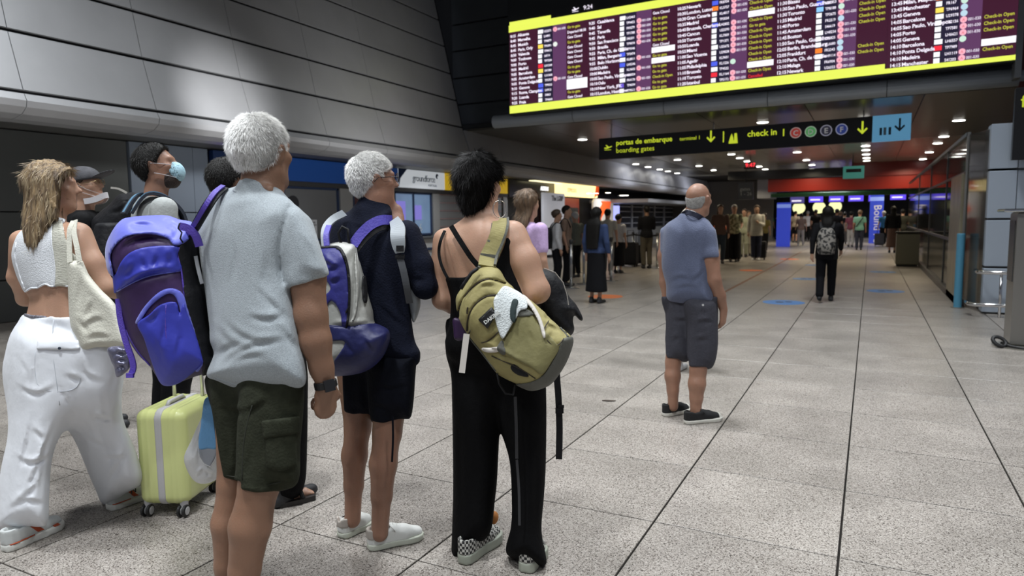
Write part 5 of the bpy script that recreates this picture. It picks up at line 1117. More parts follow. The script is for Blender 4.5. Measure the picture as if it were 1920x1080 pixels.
# ---------------------------------------------------------------- man in navy sweater
NAVY=mat('navy_knit',(0.007,0.009,0.020),0.9,spec=0.15,noise=0.2,nscale=40,bump=0.35,bscale=130)
NAVS=mat('navy_shorts',(0.004,0.005,0.010),0.85,spec=0.15,noise=0.2,nscale=30,bump=0.3,bscale=90)
WSH=mat('white_leather',(0.66,0.67,0.64),0.45,bump=0.05,bscale=80); WSO=mat('rubber_offwhite',(0.50,0.52,0.44),0.6); WHT_=mat('tab_beige',(0.40,0.36,0.32),0.8); LACE=mat('lace_white',(0.55,0.55,0.52),0.8)
def navy_man():
    t=rootat(712,700,3.05,'person','white-haired man with glasses in navy sweater and navy shorts, hand at chin','person')
    g=Grid.px(600,262,824,1040,2.72,3.36,0.0078); A=cam_axes(axes_cam(36,2)); hc=C3(700,340,3.05); s=0.96
    sw=g.pillow([(672,379),(653,396),(629,407),(618,440),(612,500),(622,600),(635,680),(660,700),(770,690),(788,664),(778,640),(772,598),(770,560),(776,500),(770,440),(752,420),(733,410),(732,395),(715,388),(695,382)],3.05,0.125,0.13,gx=GXB*0.8)
    arm=g.new(); g.chain(arm,[C3(762,440,2.96),C3(785,500,2.93),C3(797,538,2.92)],[0.062,0.060,0.054],0.02); g.chain(arm,[C3(797,538,2.92),C3(775,500,2.98),C3(752,436,3.04)],[0.052,0.045,0.038],0.02)
    sw=smin(sw,arm,0.025); g.chain(sw,[C3(700,398,3.05),C3(702,378,3.05)],[0.082,0.068],0.03)
    crease2(g,sw,[[(768,470),(780,505),(782,540)],[(640,420),(690,430),(740,425)],[(700,560),(740,600),(770,620)],[(775,520),(800,530)]],0.012,0.006); sw+=0.003*wave(g,12,24,8)
    body=g.new(); g.chain(body,[C3(702,405,3.05),C3(704,370,3.05),hc],[0.068,0.060,0.058],0.03); head(g,body,hc,A,s)
    body=smin(body,np.maximum(sw+0.02,g.sd2([(560,395),(860,395),(860,760),(560,760)],False)),0)
    g.chain(body,[C3(752,440,3.04),C3(743,412,3.07)],[0.030,0.027],0.01); hand(g,body,C3(746,424,3.06),-DOWN*0.9-RGT*0.25+FWD*0.1,-RGT*0.3+FWD*0.1-DOWN*0.2+d2c((-0.6,0.5,0)),-FWD*0.6-RGT*0.5,0.95,(0.9,1.2,0.9),thumb=0.9)
    bk=-FWD; leg_bare(g,body,C3(668,690,3.12),C3(671,800,3.12),C3(661,975,3.12),0.09,0.060,0.056,0.036,bk); leg_bare(g,body,C3(735,690,3.0),C3(726,812,2.99),C3(712,1000,2.99),0.095,0.062,0.058,0.037,bk)
    solid(g,body,'body',SKIN3,t,2)
    sh=smin(g.pillow([(640,670),(642,701),(645,772),(665,779),(692,774),(710,720),(715,670)],3.12,0.105,0.09,gx=-0.3),g.pillow([(690,670),(690,720),(696,789),(718,795),(753,786),(773,779),(779,693),(778,660)],3.0,0.115,0.09,gx=-0.3),0.02)
    sh=smin(sh,smax(body-0.012,g.sd2([(640,670),(779,670),(779,694),(772,778),(753,784),(718,793),(697,788),(692,774),(662,778),(645,772)],False)),0.012)
    crease2(g,sh,[[(700,720),(730,730),(770,722)],[(697,760),(735,768)]],0.01,0.006); sh+=0.003*wave(g,14,24,7); solid(g,sh,'shorts',NAVS,t,2)
    solid(g,sw,'sweater',NAVY,t,2)
    b=MB(); b.strip([pt(u,v,2.86) for u,v in ((736,780),(737,820),(735,866))],0.004,0.002,tuple(-FW)); b.build('drawcord',NAVS,t)
    g2=Grid.px(642,268,762,392,2.84,3.26,0.0055); hr=hair_cap(g2,hc,A,s,th=0.011,front=0.075,nape=-0.085,seed=5,amp=0.002)
    hw=to_world(hc[None])[0]; Aw=axes_cam(36,2); cr=hw+Aw[2]*0.09-Aw[1]*0.07; fl=lambda P:(P-cr)+np.array([0,0,-0.02])
    solid(g2,hr,'hair',[SILV,SILVB],t,1,blades=make_blades(10000,0.016,0.0012,fl,5,0.18,jit=0.2))
    # glasses
    gl=MB(); r,f,u=Aw; P=lambda x,y,z:hw+x*r+y*f+z*u
    for e in (-1,1):
        gl.tube([P(e*0.034+0.024*math.cos(a),0.106-0.01*abs(math.cos(a)),0.012+0.019*math.sin(a)) for a in np.linspace(0,6.28,15)[:-1]],0.0018,6,closed=True)
        gl.tube([P(e*0.060,0.098,0.016),P(e*0.076,0.06,0.014),P(e*0.084,0.0,0.012),P(e*0.082,-0.02,-0.006)],0.0018,6)
    gl.tube([P(-0.010,0.108,0.014),P(0,0.111,0.017),P(0.010,0.108,0.014)],0.0016,6)
    go=gl.build('glasses',mat('dark_frame',(0.03,0.025,0.03),0.3,0.5),None); go.location=(0,0,0); tag(go,'thin dark-framed glasses worn by the navy sweater man','glasses')
    for e in (-1,1): MB().lathe(P(e*0.034,0.100,0.012),[(0.022,0),(0.022,0.001)],16,f).build('lens',mat('lens',(0.25,0.3,0.33),0.05,alpha=0.3),go)
    shoe(gnd(638,1010),gnd(692,982),WSH,WSO,t,h=0.0046,heeltab=WHT_,lace=LACE,lining=mat('sock_dark',(0.02,0.02,0.025),0.8))
    shoe(gnd(690,1031),gnd(793,1006),WSH,WSO,t,h=0.0046,heeltab=WHT_,lace=LACE,lining=mat('sock_dark',(0.02,0.02,0.025),0.8))
navy_man()
CREAM=mat('cream_nylon',(0.42,0.42,0.39),0.5,noise=0.08,nscale=20,bump=0.25,bscale=40); INDI=mat('indigo_nylon',(0.028,0.028,0.20),0.5,noise=0.2,nscale=25,bump=0.4,bscale=22); INDN=mat('indigo_dark',(0.015,0.018,0.10),0.5,noise=0.2,nscale=25,bump=0.4,bscale=22)
def navy_pack():
    t=rootat(660,590,2.83,'school_backpack','purple-blue and cream backpack worn by the navy sweater man','backpack',z=0.95)
    q=lambda p:ZP(580,260,2.4536,p)
    g=Grid.px(574,444,736,712,2.60,3.08,0.0054)
    F=g.pillow(q([(25,540),(40,505),(75,488),(130,475),(175,478),(212,492),(228,560),(245,620),(268,710),(290,790),(303,850),(362,888),(352,960),(305,1030),(225,1074),(110,1085),(30,1060),(15,900),(20,700)]),2.86,0.15,0.11,gx=-0.2,p=2.3)
    crease2(g,F,[q([(85,858),(180,862),(300,852)]),q([(240,560),(230,700),(250,830)]),q([(60,560),(120,600)]),q([(80,620),(140,580)]),q([(90,670),(150,640)]),q([(200,560),(205,700),(190,830)]),q([(240,900),(300,1000)]),q([(150,900),(200,1000)])],0.009,0.006); F+=0.0025*wave(g,9,36,7)
    solid(g,F,'main_bag',CREAM,t,1)
    P_=lambda nm,poly,m,th: solid(g,shell(g,F,q(poly),th,zmax=2.9),nm,m,t,1)
    P_('front_panel',[(10,540),(40,505),(75,500),(125,500),(152,530),(172,600),(182,700),(178,800),(172,870),(150,865),(142,800),(100,745),(60,800),(10,760),(55,730),(98,690),(60,640),(10,650)],INDI,0.007)
    P_('base_panel',[(15,860),(85,862),(180,864),(302,850),(375,888),(362,970),(305,1045),(225,1090),(100,1100),(105,1040),(165,938),(95,932),(15,930)],INDN,0.007)
    P_('zip_piping',[(45,492),(80,496),(128,492),(156,515),(180,580),(190,680),(188,790),(176,866),(166,866),(176,790),(178,690),(168,590),(146,530),(124,506),(80,506),(45,504)],BLN,0.011)
    P_('side_buckle_strap',[(243,640),(262,640),(268,745),(246,745)],BLN,0.010)
    P_('seam_ridge',[(212,520),(222,600),(224,700),(216,800),(200,838),(196,830),(208,780),(214,690),(208,600)],CREAM,0.010)
    line_on(g,F,q([(40,503),(80,497),(128,499),(160,530),(178,600),(185,690),(182,790),(172,862)]),0.0055,'zip',BLN,t,0.006); line_on(g,F,q([(215,500),(228,600),(228,700),(218,800),(200,845)]),0.0025,'seam',mat('seam_grey',(0.22,0.22,0.21),0.6),t)
    line_on(g,F,q([(85,860),(180,864),(302,850)]),0.0025,'seam',INDN,t,0.004); o_=on(g,F,q([(186,768),(176,785),(168,800)]),0.012,2); MB().tube(o_,0.004,6).build('zip_pull',BLN,t)
    b=MB(); b.strip([pt(u,v,D) for u,v,D in ((662,460,2.86),(676,440,2.87),(695,422,2.88),(715,413,2.90),(734,413,2.95))],0.021,0.006,tuple(-FW)); b.build('shoulder_strap',mat('strap_violet',(0.09,0.07,0.42),0.5,bump=0.2,bscale=120),t)
    b=MB(); b.strip([pt(u,v,D) for u,v,D in ((664,466,2.862),(679,447,2.872),(698,430,2.882),(717,421,2.902),(735,421,2.95))],0.024,0.004,tuple(-FW)); b.build('strap_padding',BLN,t)
    b=MB(); b.strip([pt(u,v,D) for u,v,D in ((740,413,2.93),(746,428,2.86),(746,445,2.83),(748,462,2.83),(750,474,2.835))],[0.022,0.030,0.030,0.026,0.018],0.007,tuple(-FW)); b.build('shoulder_strap_right',mat('strap_grey',(0.36,0.39,0.42),0.55),t).name='shoulder_strap'
    b=MB(); b.obox(pt(750,481,2.83),RT*0.019,UP*0.008,FW*0.005); b.obox(pt(750,466,2.822),RT*0.015,UP*0.012,FW*0.004); b.build('buckle',BLN,t)
    b=MB(); b.strip([pt(u,v,D) for u,v,D in ((750,484,2.835),(757,510,2.83),(763,540,2.84),(768,568,2.88))],0.014,0.003,tuple(-FW)); b.build('webbing',mat('webbing_grey',(0.07,0.075,0.085),0.6),t)
    b=MB(); b.strip([pt(u,v,D) for u,v,D in ((611,462,2.82),(609,440,2.84),(613,424,2.88),(626,410,2.94),(645,400,3.0))],[0.016]*5,0.005,tuple(-FW)); b.build('left_strap',mat('strap_grey',(0.36,0.39,0.42),0.55),t).name='shoulder_strap'
    b=MB(); b.strip([pt(u,v,D) for u,v,D in ((613,462,2.81),(612,440,2.83),(617,424,2.87))],0.011,0.006,tuple(-FW)); b.build('strap_edging',MATS['strap_violet'],t)
    b=MB(); b.tube([pt(u,v,2.84) for u,v in ((640,458),(634,438),(642,425),(652,430),(655,456))],0.006,8); b.build('grab_loop',BLN,t,smooth=True)
    # grey bag at his right hip
    g=Grid.px(752,510,800,616,2.84,3.1,0.006); F=g.pillow([(765,530),(776,536),(788,556),(787,580),(776,606),(770,590),(764,560)],2.98,0.05,0.03); solid(g,F,'side_flap',mat('strap_grey',(0.36,0.39,0.42),0.55),t,1)
navy_pack()
# ---------------------------------------------------------------- woman in black
BLKF=mat('black_cloth',(0.0035,0.0035,0.004),0.85,spec=0.12,bump=0.25,bscale=60)
def black_woman():
    t=rootat(930,700,2.88,'person','woman with short black hair in black strappy top and wide black trousers','person')
    g=Grid.px(792,272,1052,1090,2.55,3.22,0.0078); A=cam_axes(axes_cam(6,4)); hc=C3(901,350,2.9); s=0.94
    body=g.new(); g.chain(body,[C3(908,425,2.9),C3(905,395,2.9),C3(903,360,2.9)],[0.070,0.054,0.052],0.035); head(g,body,hc,A,s,fem=True)
    to=g.pillow([(881,402),(862,414),(836,432),(822,446),(820,480),(836,520),(848,560),(846,610),(842,660),(900,700),(985,680),(1000,600),(985,540),(972,490),(984,450),(968,428),(946,414),(926,402),(905,398)],2.89,0.115,0.125,gx=GXB*0.75)
    body=smin(body,to,0.03)
    g.chain(body,[C3(833,450,2.98),C3(828,500,2.98),C3(829,560,2.97)],[0.048,0.046,0.042],0.03); g.chain(body,[C3(829,562,2.97),C3(850,572,3.02),C3(880,560,3.12)],[0.042,0.038,0.030],0.02); hand(g,body,C3(880,560,3.12),FWD*0.6+RGT*0.6,-DOWN,FWD*0.6-RGT*0.4,0.92,(0.4,0.6,0.5))
    g.chain(body,[C3(962,440,2.81),C3(984,490,2.78),C3(1008,545,2.76)],[0.058,0.056,0.049],0.03); g.chain(body,[C3(1008,545,2.76),C3(985,560,2.9),C3(955,560,3.06)],[0.049,0.042,0.030],0.02); hand(g,body,C3(955,560,3.06),-RGT*0.4+FWD*0.8,DOWN,-RGT,0.92,(0.5,0.6,0.5))
    crease(g,body,[(905,410),(903,450),(900,500)],0.008,0.004); crease(g,body,[(868,440),(862,480),(868,510)],0.02,0.004); crease(g,body,[(940,440),(942,480),(934,500)],0.02,0.004); crease(g,body,[(952,470),(957,500),(962,525)],0.007,0.006)
    g.chain(body,[C3(880,690,2.97),C3(880,1010,2.97)],[0.06,0.035],0); g.chain(body,[C3(985,690,2.86),C3(985,1030,2.84)],[0.06,0.035],0)
    solid(g,body,'body',SKIN2,t,2)
    # top
    tp=smax(to-0.007,g.sd2([(800,519),(838,519),(870,520),(905,505),(932,494),(945,462),(950,440),(975,455),(1040,480),(1040,720),(800,720)],False),0.004)
    solid(g,tp,'top',BLKF,t,1)
    for nm,L_,w in (('shoulder_strap',[(834,433,2.90),(826,452,2.845),(823,474,2.84),(828,498,2.815),(839,521,2.79)],0.006),('back_strap',[(846,424,2.83),(858,444,2.79),(872,466,2.765),(884,484,2.76),(898,500,2.755)],0.0105)):
        b=MB(); b.strip([pt(u,v,D-0.0) for u,v,D in L_],w,0.0025,tuple(-FW)); b.build(nm,BLKF,t).name='shoulder_strap'
    # trousers
    lf=g.pillow([(846,595),(838,640),(837,665),(846,700),(848,750),(849,902),(846,1040),(846,1053),(862,1046),(900,1020),(921,995),(928,940),(932,902),(937,800),(945,740),(950,640)],2.97,0.12,0.10,gx=-0.35,gy=0.02)
    rf=g.pillow([(900,600),(920,700),(938,800),(957,872),(959,976),(948,1028),(957,1045),(987,1056),(1020,1062),(1026,1050),(1016,995),(1020,930),(1023,865),(1024,728),(1018,660),(1000,600)],2.86,0.12,0.10,gx=-0.35,gy=0.02)
    tr_=smin(lf,rf,0.02); tr_=smin(tr_,smax(body-0.010,g.sd2([(835,640),(850,596),(1010,596),(1024,640),(1024,1040),(850,1040),(848,750)],False)),0.012); crease2(g,tr_,[[(970,790),(975,880),(968,980)],[(890,760),(890,880),(885,1000)],[(1000,800),(1004,900),(1000,1020)],[(865,740),(862,860),(868,1000)]],0.014,0.008); tr_+=0.003*wave(g,21,20,7,(1,0.3,1)); solid(g,tr_,'trousers',BLKF,t,2)
    b=MB(); b.strip([pt(u,v,D) for u,v,D in ((966,744,2.715),(968,800,2.72),(969,860,2.72))],0.006,0.0015,tuple(-FW)); b.strip([pt(u,v,2.722) for u,v in ((969,862),(973,920),(974,985))],0.005,0.0015,tuple(-FW)); b.build('hanging_cord',mat('cord_grey',(0.03,0.03,0.033),0.6),t)
    g2=Grid.px(838,270,962,402,2.68,3.14,0.0055); r,f,u=A; P=lambda x,y,z:hc+s*(x*r+y*f+z*u)
    hr=hair_cap(g2,hc,A,s,th=0.026,front=0.055,nape=-0.115,seed=9,amp=0.006)
    g2.ell(hr,P(0,-0.055,-0.03),np.array([r,f,u]),(0.068,0.060,0.088),0.03); g2.ell(hr,P(0,-0.052,-0.085),np.array([r,f,u]),(0.05,0.03,0.035),0.02)
    for e in (-1,1): g2.ell(hr,P(e*0.084,0.006,-0.012),np.array([r,f,u]),(0.034,0.030,0.042),0.004,sub=True)
    hr+=0.003*wave(g2,10,120,8)
    hw=to_world(hc[None])[0]; Aw=axes_cam(6,4); cr=hw+Aw[2]*0.10-Aw[1]*0.03; fl=lambda P_:(P_-cr)+np.array([0,0,-0.05])
    solid(g2,hr,'hair',[BLK,BLKB],t,1,blades=make_blades(9000,0.034,0.0016,fl,7,0.22,jit=0.22))
    er=empty('hoop_earring',tuple(pt(937,377,2.82)),label='large thin silver hoop earring on the woman with short black hair',cat='earring')
    c=pt(937,392,2.82); MB().tube([c+0.029*math.cos(a)*(RT*0.95+FW*0.3)+0.0355*math.sin(a)*UP for a in np.linspace(0,6.28,29)[:-1]],0.0016,6,closed=True).build('hoop',mat('silver_bright',(0.85,0.82,0.75),0.2,1.0),er,smooth=True)
    MB().lathe(pt(937,377,2.82),[(0.003,0),(0.003,0.006)],8).build('hook',MATS['silver_bright'],er)
    nk=MB()
    for dz in (0,0.010): nk.tube([pt(u,v,D) for u,v,D in ((877,397,2.93),(885,398+dz*300,2.855),(902,402+dz*350,2.835),(920,404+dz*300,2.84),(932,402,2.87))],0.003,7)
    tag(nk.build('necklace',mat('cord_necklace',(0.16,0.11,0.07),0.6),None,smooth=True),'double cord necklace round the neck of the woman with short black hair','necklace')
    CHK=mat('checker_canvas',(0.03,0.03,0.03),0.7); nt=CHK.node_tree; ck=nt.nodes.new('ShaderNodeTexChecker'); ck.inputs['Scale'].default_value=85; ck.inputs[1].default_value=(0.02,0.02,0.02,1); ck.inputs[2].default_value=(0.55,0.54,0.5,1); tc=nt.nodes.new('ShaderNodeTexCoord'); nt.links.new(tc.outputs['Object'],ck.inputs['Vector']); nt.links.new(ck.outputs['Color'],nt.nodes['Principled BSDF'].inputs['Base Color'])
    SLV=mat('sole_grey_green',(0.33,0.35,0.29),0.5)
    shoe(gnd(866,1060),gnd(934,1008),CHK,SLV,t,style='platform',h=0.0052); shoe(gnd(985,1076),gnd(1012,1035),CHK,SLV,t,style='platform',h=0.0052)
    p=gnd(932,1000); g3=Grid((p[0]-.05,p[1]-.06,0.02),(p[0]+.06,p[1]+.06,0.14),0.004,'world'); F=g3.new(); g3.ell(F,(p[0]-.01,p[1]-.015,0.078),np.eye(3),(0.022,0.03,0.03)); solid(g3,F,'ankle_sock',mat('sock_orange',(0.45,0.17,0.04),0.8),t,1)
black_woman()
OLV=mat('olive_canvas',(0.335,0.29,0.115),0.75,noise=0.15,nscale=18,bump=0.3,bscale=40); OLV2=mat('olive_dark_canvas',(0.225,0.205,0.085),0.75,noise=0.15,nscale=18,bump=0.3,bscale=40); GRYC=mat('grey_taupe_canvas',(0.10,0.10,0.085),0.75,bump=0.3,bscale=50); TOW=mat('white_towelling',(0.66,0.70,0.70),0.9,bump=0.6,bscale=160)
def olive_pack():
    t=rootat(965,620,2.66,'day_backpack','olive-green backpack with grey base and white towel, hung on one shoulder','backpack',z=0.9)
    q=lambda p:ZP(840,400,3.177,p)
    g=Grid.px(845,488,1084,742,2.42,2.92,0.0050)
    F=g.pillow(q([(180,322),(130,370),(85,440),(48,500),(50,560),(60,620),(85,680),(112,722),(160,780),(200,830),(280,945),(340,985),(400,1012),(455,1040),(510,1052),(600,1020),(650,965),(690,900),(720,830),(742,755),(720,715),(660,655),(600,600),(540,540),(480,490),(400,440),(350,400),(320,350),(290,322),(240,312)]),2.68,0.135,0.11,gx=-0.25,gy=0.1,p=2.3)
    crease(g,F,q([(62,615),(75,540),(120,470),(190,410),(260,395),(340,420)]),0.0045,0.012); crease(g,F,q([(118,690),(125,610),(165,540),(230,495),(290,490)]),0.0045,0.010); crease(g,F,q([(400,445),(500,520),(600,610),(700,720)]),0.006,0.010)
    crease2(g,F,[q(l) for l in ([(200,770),(260,740),(300,700)],[(470,600),(480,700),(520,800)],[(560,640),(640,690),(690,720)],[(600,560),(590,620),(640,650)],[(280,900),(380,900),(500,990)],[(140,770),(250,800),(400,880),(520,940)],[(170,460),(230,430),(300,440)],[(620,700),(600,760),(640,800)])],0.008,0.006); F+=0.0025*wave(g,31,34,8)
    mb=solid(g,F,'main_bag',OLV,t,1)
    P_=lambda nm,poly,m,th,sm=True: solid(g,shell(g,F,q(poly),th,sm,zmax=2.74),nm,m,t,1)
    P_('base_panel',[(742,735),(760,760),(740,840),(700,920),(650,985),(600,1035),(510,1068),(440,1045),(400,1018),(470,1010),(540,985),(590,930),(630,860),(660,800),(690,745)],GRYC,0.005)
    P_('large_pocket',[(330,760),(380,690),(410,620),(445,580),(495,590),(530,650),(600,720),(640,770),(662,805),(620,880),(560,960),(500,920),(420,880),(330,830),(300,800)],OLV2,0.010)
    P_('pocket_top_patch',[(412,615),(430,575),(475,572),(512,600),(480,612)],GRYC,0.015)
    P_('side_patch',[(290,800),(325,755),(345,830),(330,845),(300,825)],GRYC,0.012)
    P_('towel',[(335,432),(300,470),(272,515),(275,570),(283,640),(300,700),(325,748),(360,700),(385,655),(410,620),(430,580),(470,568),(470,520),(440,480),(390,450)],TOW,0.024)
    P_('towel_band',[(388,510),(420,520),(408,570),(400,650),(372,630),(370,570)],mat('towel_dark',(0.02,0.035,0.035),0.8),0.030)
    P_('white_strap',[(440,482),(470,498),(520,560),(560,640),(582,730),(566,740),(540,650),(500,575),(450,515),(425,495)],mat('strap_white',(0.62,0.58,0.53),0.7),0.020)
    P_('lower_white_strap',[(200,802),(250,800),(302,795),(302,825),(240,830),(205,818)],MATS['strap_white'],0.010)
    P_('mesh_opening',[(375,905),(400,900),(470,950),(480,975),(420,965),(378,935)],BLN,0.004)
    ZB=mat('zip_brown',(0.035,0.025,0.015),0.6)
    line_on(g,F,q([(62,612),(74,540),(120,468),(190,405),(262,390),(345,420)]),0.0042,'zip',ZB,t,0.004); line_on(g,F,q([(112,700),(119,618),(163,540),(228,492),(290,488)]),0.0034,'zip',ZB,t,0.004)
    line_on(g,F,q([(405,445),(480,500),(560,570),(640,650),(715,735)]),0.0045,'side_piping',GRYC,t,0.003); line_on(g,F,q([(110,712),(150,770),(200,828),(285,940)]),0.004,'side_piping',GRYC,t)
    line_on(g,F,q([(200,772),(250,755),(300,705)]),0.0022,'seam',ZB,t,0.003); line_on(g,F,q([(260,850),(340,885),(440,930),(520,985)]),0.0022,'seam',ZB,t,0.003); line_on(g,F,q([(600,640),(560,720),(640,800),(690,745)]),0.0022,'seam',ZB,t,0.012)
    for zp in ((118,560),(130,700)):
        o_=on(g,F,q([zp,(zp[0]-6,zp[1]+20),(zp[0]-4,zp[1]+40)]),0.004,2); MB().tube(o_,0.003,6).build('zip_pull',ZB,t)
    bd=P_('badge',[(178,634),(260,556),(290,600),(236,690)],mat('badge_black',(0.012,0.012,0.012),0.4),0.014,False)
    P_('badge_border',[(185,636),(260,564),(280,600),(236,682),(236,676),(272,602),(260,572),(192,637)],mat('badge_line',(0.35,0.36,0.33),0.5),0.0165,False)
    ex=(RT*0.80+UP*0.60); ex/=np.linalg.norm(ex); ey=np.cross(-FW,ex); p0=pt(*q([(222,662)])[0],2.527)
    text('DAKINE',tuple(p0),0.019,mat('badge_ink',(0.75,0.76,0.72),0.5),t,rot=Matrix((tuple(ex),tuple(ey),tuple(-FW))).transposed(),bold=0.0006)
    # shoulder strap
    b=MB(); SP_=[pt(u,v,D) for u,v,D in ((938,412,2.84),(938,422,2.775),(934,440,2.745),(926,462,2.735),(917,482,2.72),(913,500,2.68))]
    b.strip(SP_,[0.030,0.032,0.033,0.034,0.036,0.034],0.006,tuple(-FW)); b.build('shoulder_strap',OLV,t)
    for e in (-1,1):
        b=MB(); b.strip([p+RT*e*0.031+np.array([0,0,e*0.006])-FW*0.004 for p in SP_],0.005,0.005,tuple(-FW)); b.build('strap_edging',GRYC,t)
    b=MB(); b.obox(SP_[4]*0.9+SP_[3]*0.1-FW*0.002,RT*0.036+UP*-0.004,UP*0.007,FW*0.008); b.build('strap_band',GRYC,t)
    b=MB(); b.strip([pt(u,v,D) for u,v,D in ((875,626,2.60),(872,650,2.60),(869,675,2.60),(866,699,2.60))],0.0115,0.0015,tuple(-FW)); b.build('hanging_strap',MATS['strap_white'],t)
    b=MB(); b.tube([pt(u,v,2.62) for u,v in ((896,503),(884,512),(870,532),(864,542))],0.007,8); b.build('grab_loop',BLN,t,smooth=True)
    b=MB(); b.tube([pt(u,v,2.63) for u,v in ((932,700),(936,720),(948,738),(962,740),(966,722))],0.004,8); b.build('base_loop',BLN,t,smooth=True)
    g=Grid.px(846,588,892,642,2.62,2.80,0.005); F=g.pillow([(850,596),(872,604),(878,634),(854,638),(850,620)],2.70,0.014,0.01); o=solid(g,F,'passport_cover',mat('purple_cover',(0.028,0.010,0.045),0.4),None,1); tag(o,'dark purple booklet tucked between black trousers and olive backpack','booklet')
olive_pack()
def black_bag():
    t=rootat(1045,600,2.95,'shoulder_bag','black bag carried in front of the black-haired woman, long strap hanging down','bag',z=0.5)
    g=Grid.px(994,498,1100,640,2.74,3.12,0.006); F=g.pillow([(1004,506),(1020,505),(1041,513),(1056,532),(1066,556),(1080,572),(1093,597),(1088,601),(1077,590),(1074,602),(1077,618),(1068,630),(1040,620),(1010,590),(1000,550)],2.95,0.09,0.06); F+=0.003*wave(g,40,40,7); solid(g,F,'bag_body',BLN,t,1)
    b=MB(); b.tube([pt(u,v,2.86) for u,v in ((1020,503),(1041,511),(1056,530),(1063,552),(1066,572))],0.0022,6); b.build('piping',mat('piping_grey',(0.35,0.33,0.3),0.5),t)
    b=MB(); b.strip([pt(u,v,D) for u,v,D in ((1060,622,2.93),(1045,650,2.9),(1044,700,2.88),(1047,745,2.88),(1049,800,2.88),(1048,861,2.88))],0.0135,0.002,tuple(-FW)); b.build('hanging_strap',BLN,t)
    b=MB(); b.obox(pt(1049,770,2.873),RT*0.017,UP*0.011,FW*0.005); b.obox(pt(1052,762,2.873),RT*0.012,UP*0.006,FW*0.005); b.build('strap_slider',BLN,t)
black_bag()
